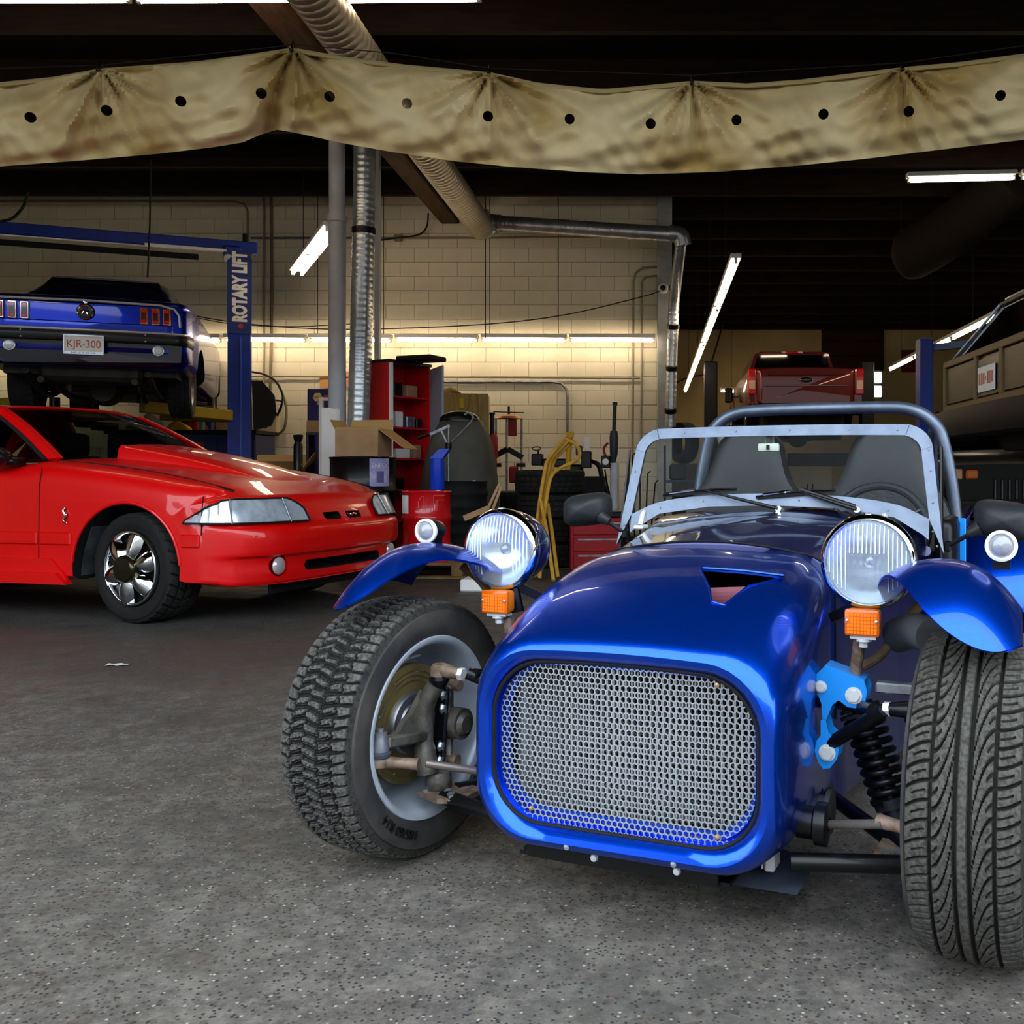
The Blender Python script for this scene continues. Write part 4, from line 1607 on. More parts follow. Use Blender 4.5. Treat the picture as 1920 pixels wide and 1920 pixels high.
for sx in (-1, 1):
    wing(sx)

# front wheels
def kit_wheel(sx, trd, mats_, txt):
    c = Vector((sx * TR, 0, 0.289))
    ri = 0.190
    me = tyre_mesh('tyre', 0.289, 0.190, ri, trd, mats_, nth=1600, nt=104, depth=0.0075)
    # rim first: it carries the tyre
    b = MB()
    inn = -sx      # direction towards the car
    def L_(prof, n=64):
        b.lathe([(r * 1.068, h * inn) for r, h in prof], o=c, d=(1, 0, 0), n=n)
    L_([(0.190, 0.078), (0.1925, 0.084), (0.190, 0.089), (0.184, 0.088), (0.176, 0.082), (0.172, 0.07), (0.166, 0.05), (0.160, 0.02), (0.155, -0.02), (0.152, -0.055), (0.13, -0.06), (0.06, -0.045), (0.06, -0.07), (0.15, -0.075), (0.17, -0.085), (0.189, -0.085), (0.19, -0.07), (0.175, -0.05), (0.17, 0.05), (0.180, 0.07), (0.19, 0.078)])
    wh = b.build('wheel', RIMSIL, kit, 40)
    t = link('tyre', me, wh)
    t.location = c
    if txt:
        tx = text_arc('tyre_lettering', '185/60 R14', 0.028, 0.231, 0, 0, mat('raised_tyre_lettering', '#101010', 0.5), wh, flip=-1, depth=0.0016)
        # on the inner face, low towards the camera
        tx.location = c + Vector((inn * 0.1005, 0, 0))
        tx.rotation_euler = (math.radians(236), 0, 0)
    # balance weights on the barrel
    b = MB()
    b.box(c + Vector((inn * 0.06, -0.045, 0.163)), (0.018, 0.05, 0.006), bev=0.002)
    b.build('balance_weight', BOLT, wh, 0)
    # brake disc
    b = MB()
    def D_(prof, n=56):
        b.lathe([(r, h * inn) for r, h in prof], o=c, d=(1, 0, 0), n=n)
    D_([(0.07, 0.0), (0.07, 0.020), (0.082, 0.024), (0.134, 0.024), (0.136, 0.022), (0.136, 0.002), (0.07, 0.0)])
    disc = b.build('brake_disc', DISC, wh, 30)
    b = MB()
    for k in range(3):
        r = 0.095 + 0.011 * k
        D2 = [(r, 0.0245), (r + 0.002, 0.0252), (r + 0.004, 0.0245)]
        b.lathe([(a, h * inn) for a, h in D2], o=c, d=(1, 0, 0), n=56)
    b.build('wear_rings', mat('disc_wear_rings', '#b4975a', 0.3, metal=0.9), disc, 0)
    for k in range(9):
        a = 2 * PI * k / 9
        b = MB()
        b.cyl(c + Vector((inn * 0.0235, 0.116 * math.cos(a), 0.116 * math.sin(a))), c + Vector((inn * 0.0265, 0.116 * math.cos(a), 0.116 * math.sin(a))), 0.0032, n=8)
        b.build('disc_stud', BOLT, disc)
    # hub bell and dust shield
    b = MB()
    D_([(0, 0.034), (0.045, 0.034), (0.048, 0.030), (0.066, 0.030), (0.07, 0.026), (0.072, 0.018)])
    b.build('hub', STEEL, wh, 40)
    # upright with its arms
    b = MB()
    b.tube(spline([c + Vector((inn * 0.088, -0.022, -0.10)), c + Vector((inn * 0.078, -0.022, -0.03)), c + Vector((inn * 0.08, -0.02, 0.05)), c + Vector((inn * 0.105, -0.014, 0.10))], 4), [0.024] * 4 + [0.02] * 5 + [0.02] * 4, 12)
    b.bar(c + Vector((inn * 0.08, -0.02, -0.015)), c + Vector((inn * 0.08, -0.155, 0.002)), 0.03, 0.024, bev=0.004)
    b.prism([c + Vector((inn * 0.062, y, z)) for y, z in ((-0.02, 0.085), (-0.06, 0.04), (-0.085, 0.03), (-0.10, 0.012), (-0.14, 0.0), (-0.12, -0.018), (-0.03, -0.03), (-0.005, 0.05))], (inn * 0.014, 0, 0))
    b.cyl(c + Vector((inn * 0.04, -0.005, 0)), c + Vector((inn * 0.075, -0.005, 0)), 0.036, n=20)
    up = b.build('upright', GREASE, wh, 35)
    # caliper
    b = MB()
    b.cyl(c + Vector((inn * 0.03, 0.06, -0.005)), c + Vector((inn * 0.125, 0.06, -0.005)), 0.036, n=24)
    b.cyl(c + Vector((inn * 0.125, 0.06, -0.005)), c + Vector((inn * 0.135, 0.06, -0.005)), 0.028, 0.02, n=18)
    b.box(c + Vector((inn * 0.045, 0.07, 0.0)), (0.06, 0.05, 0.14), bev=0.012, seg=2)
    b.bar(c + Vector((inn * 0.07, 0.075, 0.0)), c + Vector((inn * 0.09, 0.05, 0.085)), 0.02, 0.02, bev=0.005)
    b.bar(c + Vector((inn * 0.07, 0.075, 0.0)), c + Vector((inn * 0.09, 0.048, -0.085)), 0.02, 0.02, bev=0.005)
    cal = b.build('caliper', GREASE, wh, 35)
    b = MB()
    b.bar(c + Vector((inn * 0.088, 0.030, 0.085)), c + Vector((inn * 0.088, 0.014, -0.095)), 0.012, 0.036, bev=0.004)
    b.build('caliper_bracket', BLACK, cal, 0)
    for z in (0.066, 0.036, -0.048, -0.080):
        b = MB()
        hexbolt(b, c + Vector((inn * 0.094, 0.022 + 0.09 * z, z)), (inn, 0, 0), 0.0105, 0.011)
        b.build('caliper_bolt', BOLT, cal, 0)
    for z, y in ((0.082, 0.055), (-0.088, 0.045)):
        b = MB()
        b.cyl(c + Vector((inn * 0.06, y + 0.005, z)), c + Vector((inn * 0.115, y + 0.005, z)), 0.013, n=12)
        b.build('slide_pin', RUST, cal)
    # upper ball joint
    b = MB()
    p = c + Vector((inn * 0.113, -0.012, 0.120))
    b.lathe([(0.0, 0.028), (0.016, 0.026), (0.021, 0.018), (0.021, 0.0), (0.016, -0.004)], o=p, d=(0, 0, 1), n=18)
    b.tube([p + Vector((inn * 0.012, 0, 0.012)), p + Vector((inn * 0.05, 0.005, 0.008))], [0.017, 0.013], 12)
    bj = b.build('upper_ball_joint', RUST if sx < 0 else BLACK, wh, 40)
    b = MB()
    b.lathe([(0.022, 0), (0.024, -0.008), (0.017, -0.02), (0.012, -0.028)], o=p, d=(0, 0, 1), n=18)
    b.build('rubber_boot', BLACK, bj, 40)
    b = MB()
    b.cyl(p + Vector((inn * 0.05, 0.005, 0.008)), p + Vector((inn * 0.062, 0.006, 0.007)), 0.014, n=6)
    b.build('lock_nut', BRIGHTBOLT, bj, 0)
    b = MB()
    b.tube([p + Vector((inn * 0.062, 0.006, 0.007)), (sx * 0.34, 0.05, 0.322 if sx > 0 else 0.36)], 0.0135, 14)
    b.build('upper_arm', BLACK, kit)
    b = MB()
    b.tube([p + Vector((inn * 0.08, 0.006, 0.007)), (sx * 0.31, 0.25, 0.36)], 0.0125, 12)
    b.build('upper_arm', BLACK, kit)
    # steering arm, joint and track rod
    p = c + Vector((inn * 0.082, -0.168, -0.018))
    b = MB()
    b.lathe([(0.0, 0.054), (0.007, 0.053), (0.007, 0.045), (0.013, 0.044), (0.013, 0.036), (0.014, 0.032), (0.018, 0.014), (0.018, 0.006)], o=p, d=(0, 0, 1), n=16)
    tj = b.build('track_rod_end', mat('dull_joint_metal', '#7d8088', 0.4, metal=0.5), wh, 40)
    b = MB()
    b.lathe([(0.016, 0.008), (0.023, 0.002), (0.022, -0.005), (0.018, -0.008)], o=p, d=(0, 0, 1), n=20)
    b.build('rubber_boot', mat('joint_boot', '#3a4048', 0.5), tj, 40)
    b = MB()
    b.lathe([(0.0, -0.007), (0.018, -0.007), (0.02, -0.013), (0.018, -0.026), (0.0, -0.028)], o=p, d=(0, 0, 1), n=18)
    b.tube([p + Vector((0, 0, -0.017)), p + Vector((inn * 0.04, 0.018, -0.019)), p + Vector((inn * 0.075, 0.032, -0.021))], [0.014, 0.011, 0.013], 12)
    b.build('rod_socket', RUST, tj, 40)
    b = MB()
    q = p + Vector((inn * 0.075, 0.032, -0.021))
    b.tube([q, (sx * 0.36, -0.055, 0.218 if sx < 0 else 0.205)], 0.0085, 12)
    tr_ = b.build('track_rod', mat('brown_rod', '#7d746c', 0.4, metal=0.6), kit)
    b = MB()
    prof = [(0.012, 0.0)]
    for k in range(12):
        prof.append(((0.026 if k % 2 else 0.019) if sx < 0 else (0.040 if k < 5 else 0.03), 0.004 + k * 0.005))
    b.lathe([(r, h * inn) for r, h in prof], o=(sx * 0.365, -0.055, 0.218 if sx < 0 else 0.205), d=(1, 0, -0.0), n=20)
    b.build('rack_boot', BLACK, tr_, 30)
    b = MB()
    b.tube([(sx * 0.27, 0.10, 0.175), (sx * 0.335, 0.10, 0.175)], 0.03, 20)
    b.tube([(sx * 0.33, 0.10, 0.175), (sx * 0.34, 0.10, 0.175)], 0.044, 20)
    b.build('rack_bush', mat('grey_rubber', '#4a4c50', 0.6), kit)
    # lower arm, bottom joint
    p = c + Vector((inn * 0.10, 0.0, -0.135))
    b = MB()
    b.lathe([(0.0, 0.035), (0.024, 0.035), (0.03, 0.02), (0.03, 0.0), (0.022, -0.012), (0, -0.014)], o=p, d=(0, 0, 1), n=18)
    lj = b.build('lower_ball_joint', GREASE, wh, 40)
    b = MB()
    b.prism([p + Vector((inn * x, y, -0.016)) for x, y in ((-0.03, -0.035), (0.04, -0.055), (0.09, -0.03), (0.09, 0.05), (0.0, 0.05))], (0, 0, 0.012))
    b.build('joint_plate', RUST, lj, 0)
    for (x, y) in ((-0.01, -0.028), (0.045, -0.02), (0.065, -0.035)):
        b = MB()
        hexbolt(b, p + Vector((inn * x, y, -0.006)), (0, -0.3, 1), 0.009, 0.012)
        b.build('joint_bolt', BOLT, lj, 0)
    b = MB()
    b.tube([p + Vector((inn * 0.03, -0.03, -0.012)), (sx * 0.30, -0.095, 0.142)], 0.017, 16)
    b.build('lower_arm', BLACK, kit)
    b = MB()
    b.tube([p + Vector((inn * 0.03, 0.02, -0.012)), (sx * 0.28, 0.34, 0.13)], 0.016, 14)
    b.build('lower_arm', BLACK, kit)
    return wh
STEER = math.radians(-4.0)
for sx_, args in ((-1, (tread_worn, [RUBBER, TREAD], True)), (1, (tread_curved, [RUBBER, TREADR], False))):
    wh_ = kit_wheel(sx_, *args)
    c_ = Vector((sx_ * TR, 0, 0.289))
    wh_.rotation_euler = (0, 0, STEER)
    wh_.location = c_ - Matrix.Rotation(STEER, 3, 'Z') @ c_

# light blue brackets and coil-over units
def susp(sx):
    b = MB()
    # upper clamp bracket: folded plate with rounded ears
    def plate(poly, y0, y1):
        b.prism([(sx * x, y0, z) for x, z in poly], (0, y1 - y0, 0))
    ear = [(0.318, 0.462), (0.335, 0.480), (0.412, 0.456), (0.418, 0.436), (0.414, 0.415), (0.398, 0.401), (0.380, 0.402), (0.362, 0.414), (0.35, 0.404), (0.337, 0.372), (0.33, 0.372), (0.328, 0.404), (0.318, 0.43)]
    plate(ear, 0.052, 0.058)
    plate(ear, 0.108, 0.114)
    b.prism([(sx * 0.335, 0.055, 0.476), (sx * 0.412, 0.055, 0.452), (sx * 0.412, 0.055, 0.457), (sx * 0.335, 0.055, 0.481)], (0, 0.058, 0))
    br = b.build('suspension_bracket', LTBLUE, kit, 0)
    for (x, z, r) in ((0.392, 0.426, 0.0125), (0.327, 0.438, 0.009)):
        b = MB()
        hexbolt(b, (sx * x, 0.052, z), (0, -1, 0), r, 0.008)
        b.build('bracket_bolt', BRIGHTBOLT, br, 0)
    b = MB()
    low = [(0.330, 0.375), (0.340, 0.375), (0.346, 0.352), (0.36, 0.34), (0.366, 0.322), (0.362, 0.302), (0.348, 0.283), (0.335, 0.280), (0.325, 0.292), (0.318, 0.315), (0.322, 0.335), (0.33, 0.345)]
    b.prism([(sx * x, 0.035, z) for x, z in low], (0, 0.006, 0))
    b.prism([(sx * x, 0.085, z) for x, z in low], (0, 0.006, 0))
    lb = b.build('suspension_bracket', LTBLUE, kit, 0)
    b = MB()
    hexbolt(b, (sx * 0.343, 0.035, 0.313), (0, -1, 0), 0.0125, 0.009)
    b.build('bracket_bolt', BRIGHTBOLT, lb, 0)
    # coil-over damper
    t, u = Vector((sx * 0.383, 0.14, 0.40)), Vector((sx * 0.50, 0.10, 0.10))
    d = (u - t)
    Ld = d.length
    b = MB()
    b.tube([t, u], 0.017, 14)
    b.tube([t + d * 0.66, u - d * 0.06], 0.027, 18)
    b.tube([t + d * 0.62, t + d * 0.68], 0.038, 20)
    dm = b.build('coilover_damper', mat('damper_body', '#2b2d33', 0.35, metal=0.5), kit, 35)
    b = MB()
    x_, y_, dn = frame(d)
    P = []
    turns = 9.0
    for k in range(int(turns * 22) + 1):
        a = 2 * PI * k / 22
        s = 0.09 + 0.54 * k / (turns * 22)
        P.append(t + d * s + (x_ * math.cos(a) + y_ * math.sin(a)) * 0.037)
    b.tube(P, 0.0072, 8)
    b.build('coil_spring', BLACK, dm, 60)
    b = MB()
    for s, r in ((0.03, 0.03), (0.05, 0.042), (0.085, 0.046)):
        b.tube([t + d * s, t + d * (s + 0.022)], r, 20)
    b.build('spring_cap', PLASTIC, dm, 30)
    b = MB()
    b.tube([t + d * 0.45, t + d * 0.47], 0.022, 12)
    b.build('red_band', REDLENS, dm)
for sx in (-1, 1):
    susp(sx)
# amber blob standing in for the indicator's reflection and lamp wiring behind
b = MB()
b.ball((0.302, 0.56, 0.46), 0.02, (0.5, 1, 0.8), 12, 8)
b.build('indicator_reflection', ORANGE, kit)
# air intake hose and bracket by the wing
b = MB()
b.tube(spline([(0.46, 0.16, 0.53), (0.50, 0.12, 0.55), (0.54, 0.06, 0.55)], 5), 0.035, 14)
b.build('grey_duct_hose', mat('grey_rubber_hose', '#4d4f52', 0.5), kit)
b = MB()
b.bar((0.44, 0.02, 0.455), (0.53, 0.02, 0.455), 0.03, 0.02, bev=0.003)
b.build('caliper_hose_union', STEEL, kit, 0)
# rear wheels and wings
for sx in (-1, 1):
    me = tyre_mesh('rear_tyre', 0.289, 0.19, 0.178, tread_plain, [RUBBER2, RUBBER2], nth=90, nt=24)
    b = MB()
    c = Vector((sx * 0.66, 2.28, 0.289))
    b.lathe([(0, 0.04 * sx), (0.12, 0.05 * sx), (0.16, 0.08 * sx), (0.182, 0.088 * sx), (0.182, -0.088 * sx)], o=c, d=(1, 0, 0), n=36)
    wh = b.build('rear_wheel', RIMSIL, kit)
    t = link('tyre', me, wh)
    t.location = c
    b = MB()
    def P(s, t, off):
        al = math.radians(-82 + 175 * s)
        w = -1 + 2 * t
        R_ = 0.375 - 0.03 * abs(w) ** 3 - off
        return (sx * 0.64 + w * 0.145, 2.28 + R_ * math.sin(al), 0.30 + R_ * math.cos(al))
    rings = [[P(i / 27, j / 12, 0) for j in range(13)] + [P(i / 27, j / 12, 0.006) for j in range(12, -1, -1)] for i in range(28)]
    b.loft(rings, cap0=True, cap1=True)
    b.build('rear_wing', BLUE, kit, 50)
# ================================================================ red coupe on the left
red = empty('red_coupe', (-2.93, 6.2, 0), -math.radians(14.6), 'shiny red coupe with raised cowl hood, chrome wheel and clear headlights', 'car')
# local: x forward (0 = front axle line of the fit), y to the car's left, z up
def red_body():
    tb = [0.0, 0.3, 0.5, 0.65, 0.74, 0.79, 0.825, 0.85, 0.865, 0.872]
    af_t = [1.0, 0.992, 0.972, 0.935, 0.885, 0.845, 0.80, 0.75, 0.69, 0.62]
    dr_t = [0.0, -0.002, -0.004, -0.008, -0.015, -0.024, -0.04, -0.066, -0.105, -0.15]
    global red_af, red_plan
    def red_af(y):
        return float(np.interp(abs(y), tb, af_t))
    def prof(y):
        ay = abs(y)
        af = red_af(y)
        k = float(np.interp(ay, tb, dr_t))
        lf = 0.0 if ay < 0.82 else (ay - 0.82) * 0.5
        hood = 0.022 * (1 - (ay / 0.85) ** 2)
        lim = float(np.interp(ay, [0, .78, .85, .872], [1, 1, 0.55, 0.15]))   # bumper details fade on the flanks
        P = [(-3.3, 0.27 + lf), (-2.0, 0.25 + lf), (-0.6, 0.245 + lf), (0.3, 0.25 + lf), (af - 0.12, 0.232 + lf),
             (af - 0.055 * lim, 0.236 + lf), (af - 0.045 * lim, 0.262 + lf), (af - 0.042 * lim, 0.300), (af - 0.046 * lim, 0.345), (af - 0.040 * lim, 0.385), (af - 0.008 * lim, 0.402), (af, 0.435),
             (af + 0.002, 0.49), (af - 0.004, 0.54), (af - 0.02, 0.562), (af - 0.045, 0.572),
             (af - 0.065, 0.60), (af - 0.10, 0.66), (af - 0.135, 0.722 + 0.3 * k), (af - 0.165, 0.745 + 0.7 * k), (af - 0.22, 0.762 + k)]
        for a, z in ((0.60, 0.800), (0.40, 0.842), (0.2, 0.876), (0.0, 0.903), (-0.2, 0.925), (-0.4, 0.943), (-0.52, 0.950), (-0.62, 0.948)):
            a_ = min(a, af - 0.25)
            P.append((a_, z + hood + k))
        for a, z in ((-0.8, 0.935), (-1.4, 0.94), (-2.2, 0.95), (-2.9, 0.96), (-3.25, 0.95), (-3.36, 0.80), (-3.36, 0.5)):
            P.append((a, z + k))
        return P
    ys = sorted(set([-y for y in tb] + tb + [0.1, -0.1, 0.2, -0.2, 0.4, -0.4, 0.58, -0.58, 0.7, -0.7, 0.77, -0.77, 0.81, -0.81, 0.84, -0.84]))
    b = MB()
    rings = []
    for y in ys:
        P = prof(y)
        P = [p for p in spline([(p[0], p[1], 0) for p in P], 2, closed=False)]
        rings.append([(p[0], y, p[1]) for p in P])
    b.loft(rings, cap0=True, cap1=True)
    o = b.build('body', [REDP, VOID], None, 40)
    def cutter(fill):
        c = MB()
        c.m = 1
        fill(c)
        cu = c.build('cutter', [REDP, VOID])
        cut(o, cu)
    # wheel arches
    for yy in (-1, 1):
        def arch(c, yy=yy):
            c.cyl((0.095, yy * 0.52, 0.335), (0.095, yy * 1.1, 0.335), 0.362, n=48)
            c.box((0.095, yy * 0.81, 0.16), (0.70, 0.58, 0.34))
        c = MB()
        c.m = 1
        c.prism([(0.095 + 0.372 * math.cos(a), yy * 0.52, 0.325 + 0.372 * math.sin(a)) for a in [math.radians(-6 + k * 192 / 36) for k in range(37)]] + [(-0.275, yy * 0.52, 0.05), (0.465, yy * 0.52, 0.05)], (0, yy * 0.6, 0))
        cut(o, c.build('cutter', [REDP, VOID]))
        c = MB()
        c.m = 1
        c.prism([(-2.45 + 0.36 * math.cos(a), yy * 0.52, 0.325 + 0.36 * math.sin(a)) for a in [math.radians(-6 + k * 192 / 24) for k in range(25)]] + [(-2.81, yy * 0.52, 0.05), (-2.09, yy * 0.52, 0.05)], (0, yy * 0.6, 0))
        cut(o, c.build('cutter', [REDP, VOID]))
    # lower intake, nose slots, fog lamp recesses
    c = MB()
    c.m = 1
    c.prism([(0.80, y, z) for y, z in ((-0.40, 0.298), (-0.37, 0.288), (0.37, 0.288), (0.40, 0.298), (0.41, 0.325), (0.39, 0.352), (-0.39, 0.352), (-0.41, 0.325))], (0.4, 0, 0))
    for y0, y1 in ((-0.20, -0.03), (0.03, 0.20)):
        c.prism([(0.80, y, z) for y, z in ((y0, 0.600), (y0 + 0.015, 0.582), (y1 - 0.015, 0.582), (y1, 0.600), (y1 - 0.005, 0.628), (y0 + 0.005, 0.628))], (0.3, 0, 0))
    cut(o, c.build('cutter', [REDP, VOID]))
    c = MB()
    c.m = 0
    for yy in (-1, 1):
        c.cyl((0.80, yy * 0.60, 0.335), (1.1, yy * 0.60, 0.335), 0.062, n=28)
    cut(o, c.build('cutter', [REDP, VOID]))
    # cockpit opening
    c = MB()
    c.m = 1
    c.prism([(x, y, 0.55) for x, y in ((-0.66, -0.66), (-0.62, -0.3), (-0.60, 0), (-0.62, 0.3), (-0.66, 0.66), (-2.5, 0.62), (-2.5, -0.62))], (0, 0, 0.7))
    cut(o, c.build('cutter', [REDP, VOID]))
    o.parent = red
    return o
rbody = red_body()

# cowl hood scoop
b = MB()
rings = []
for k in range(15):
    t = k / 14
    a = -0.47 + 1.12 * t
    hw = 0.36 - 0.10 * t * t
    zb_ = float(np.interp(a, [-0.52, -0.4, -0.2, 0.0, 0.2, 0.4, 0.6, 0.66], [0.968, 0.960, 0.942, 0.920, 0.893, 0.858, 0.812, 0.785])) - 0.008
    h = 0.091 * (1 - t) ** 0.85
    rings.append([(a, -hw, zb_), (a, -hw + 0.012, zb_ + h * 0.75), (a, -hw + 0.03, zb_ + h), (a, -hw * 0.5, zb_ + h + 0.012), (a, 0, zb_ + h + 0.016), (a, hw * 0.5, zb_ + h + 0.012), (a, hw - 0.03, zb_ + h), (a, hw - 0.012, zb_ + h * 0.75), (a, hw, zb_)])
b.loft(rings, open_ring=True)
sc_ = b.build('hood_scoop', REDP, red, 45)
b = MB()
b.box((-0.44, 0, 0.985), (0.02, 0.64, 0.06))
b.build('scoop_mouth', VOID, sc_, 0)
# hood shut line on the near fender
for yy in (-1, 1):
    b = MB()
    b.tube([(a, yy * 0.72, float(np.interp(a, [-0.52, -0.4, -0.2, 0.0, 0.2, 0.4, 0.6, 0.74], [0.950, 0.943, 0.925, 0.903, 0.876, 0.842, 0.800, 0.766])) + 0.0005 - 0.008) for a in np.linspace(-0.52, 0.70, 14)], 0.0055, 6)
    b.build('hood_gap', VOID, red)
# windscreen, pillars, roof
def W_(s, t):
    """windscreen surface, s across -1..1, t up 0..1"""
    y = s * (0.70 - 0.145 * t)
    x = -0.455 - 0.12 * s * s - 0.60 * t - 0.02 * t * s * s
    z = 0.955 + 0.335 * t + 0.012 * (1 - s * s) * t + 0.02 * math.sin(PI * t)
    return (x, y, z)
b = MB()
b.grid(lambda s, t: W_(-1 + 2 * s, t), 17, 9)
b.build('windscreen', TINTED, red, 60)
for s in (-1, 1):
    b = MB()
    rings = []
    for k in range(9):
        p = Vector(W_(s, k / 8))
        out = Vector((0.03, s * 0.022, 0.0))
        rings.append([p + Vector((0.032, -s * 0.018, 0.006)), p + Vector((0.02, s * 0.02, 0.008)), p + Vector((-0.035, s * 0.03, 0.0)), p + Vector((-0.05, s * 0.018, -0.01)), p + Vector((-0.02, -s * 0.01, -0.01))])
    b.loft(rings, cap0=True, cap1=True)
    b.build('windscreen_pillar', REDP, red, 40)
    b = MB()
    rings = []
    for k in range(9):
        p = Vector(W_(s, k / 8 * 0.97))
        rings.append([p + Vector((-0.05, s * 0.026, 0.0)), p + Vector((-0.085, s * 0.03, -0.0)), p + Vector((-0.085, s * 0.018, -0.01)), p + Vector((-0.05, s * 0.012, -0.01))])
    b.loft(rings, cap0=True, cap1=True)
    b.build('door_seal', BLACKM, red, 40)
b = MB()
def roof(s, t, off=0):
    y = (-1 + 2 * s)
    x0 = W_(y, 1.0)
    xx = x0[0] - (1.15 - 0.1 * y * y) * t
    z = x0[2] + 0.035 * math.sin(PI * min(1, t * 0.75 + 0.12)) - 0.05 * t * t - off - 0.018 * abs(y) ** 4
    return (xx, y * (0.57 + 0.015 * math.sin(PI * t)), z)
rings = [[roof(i / 16, j / 12) for i in range(17)] + [roof(i / 16, j / 12, 0.025) for i in range(16, -1, -1)] for j in range(13)]
b.loft(rings, cap0=True, cap1=True)
b.build('roof', REDP, red, 50)
for s in (-1, 1):
    # side glass and rear quarter pillar
    def G(u, v, s=s):
        a = Vector(W_(s, v)) + Vector((-0.075, s * 0.02, 0))
        e = Vector((-1.80 - 0.05 * v, s * (0.73 - 0.15 * v), 0.955 + 0.34 * v))
        return a.lerp(e, u)
    b = MB()
    b.grid(lambda u, v: G(u, v), 8, 8)
    b.build('side_window', TINTED, red, 60)
    b = MB()
    b.prism([G(1, 0), G(1, 1), G(1, 1) + Vector((-0.25, 0, -0.02)), G(1, 0) + Vector((-0.75, 0, 0))], (0, -s * 0.03, 0))
    b.build('rear_pillar', REDP, red, 0)
b = MB()
b.grid(lambda u, v: (-2.05 - 0.55 * (1 - v), (-1 + 2 * u) * (0.66 - 0.1 * v), 0.955 + 0.30 * v), 8, 6)
b.build('rear_window', TINTED, red, 60)
# inside: dash, seats, wheel
b = MB()
b.box((-0.72, 0, 0.86), (0.26, 1.28, 0.14), bev=0.04, seg=2)
dash = b.build('dashboard', BLACKM, red, 40)
b = MB()
b.lathe([(0.17, -0.01), (0.185, 0), (0.17, 0.012), (0.16, 0)], o=(-0.98, 0.36, 0.90), d=(-0.9, 0, 0.4), n=28, closed=True)
b.build('steering_wheel', BLACKM, dash)
for yy in (-0.36, 0.36):
    b = MB()
    b.box((-1.55, yy, 0.72), (0.16, 0.46, 0.56), bev=0.06, seg=2)
    b.box((-1.58, yy, 1.08), (0.1, 0.24, 0.18), bev=0.04, seg=2)
    b.build('seat', BLACKM, red, 40)
b = MB()
b.box((-0.93, 0.0, 1.19), (0.03, 0.22, 0.06), bev=0.02, seg=2)
b.build('inside_mirror', BLACK, red, 40)
# door mirror
b = MB()
b.ball((-0.80, -0.92, 0.965), 0.1, (1.0, 0.9, 0.62), 20, 12)
b.box((-0.76, -0.84, 0.94), (0.12, 0.12, 0.05), bev=0.015)
b.build('door_mirror', BLACK, red, 50)
# door shut line, moulding, skirts
b = MB()
b.tube([(-0.50, -0.868, 0.90), (-0.515, -0.8735, 0.80), (-0.52, -0.8735, 0.5), (-0.52, -0.8735, 0.33)], 0.0022, 6)
b.build('door_gap', VOID, red)
b = MB()
b.tube([(0.62, -0.868, 0.74), (0.615, -0.8735, 0.66), (0.61, -0.8735, 0.52)], 0.003, 6)
b.build('bumper_gap', VOID, red)
for (a0, a1) in ((-2.0, -0.53), (-0.51, -0.285), (0.475, 0.60)):
    b = MB()
    b.box(((a0 + a1) / 2, -0.875, 0.488), (a1 - a0, 0.018, 0.075), bev=0.007)
    b.build('body_moulding', REDP, red, 0)
b = MB()
b.prism([(-2.05, -0.868, 0.37), (-0.42, -0.868, 0.37), (-0.34, -0.868, 0.30), (-0.30, -0.868, 0.245), (-2.05, -0.868, 0.245)], (0, -0.02, 0))
b.prism([(-2.05, -0.86, 0.29), (-0.36, -0.86, 0.29), (-0.285, -0.86, 0.225), (-2.05, -0.86, 0.225)], (0, -0.055, 0))
b.build('side_skirt', REDP, red, 0)
# arch lip
b = MB()
b.tube([(0.095 + 0.376 * math.cos(a), -0.873, 0.325 + 0.376 * math.sin(a)) for a in np.linspace(math.radians(4), math.radians(176), 40)], 0.010, 8)
b.build('arch_lip', REDP, red)
b = MB()
b.grid(lambda s, t: (-0.20 - 0.07 * math.cos(s * 2.4), -0.60 - 0.22 * t, 0.27 + 0.42 * s), 10, 4)
b.build('arch_liner', mat('dusty_liner', '#3f4244', 0.8, col2='#2a2c2e', nscale=12), red)
# snake badge on the fender
b = MB()
b.tube(spline([(-0.335, -0.878, 0.585), (-0.31, -0.88, 0.58), (-0.33, -0.882, 0.60), (-0.315, -0.883, 0.625), (-0.33, -0.882, 0.65), (-0.32, -0.88, 0.668)], 4), [0.004] * 5 + [0.006] * 6 + [0.008] * 6 + [0.006] * 3 + [0.004], 8)
b.build('fender_badge', CHROME, red)
# chin spoiler
b = MB()
b.box((0.80, 0.0, 0.21), (0.02, 1.1, 0.10), bev=0.004)
b.build('chin_spoiler', BLACKM, red, 0)

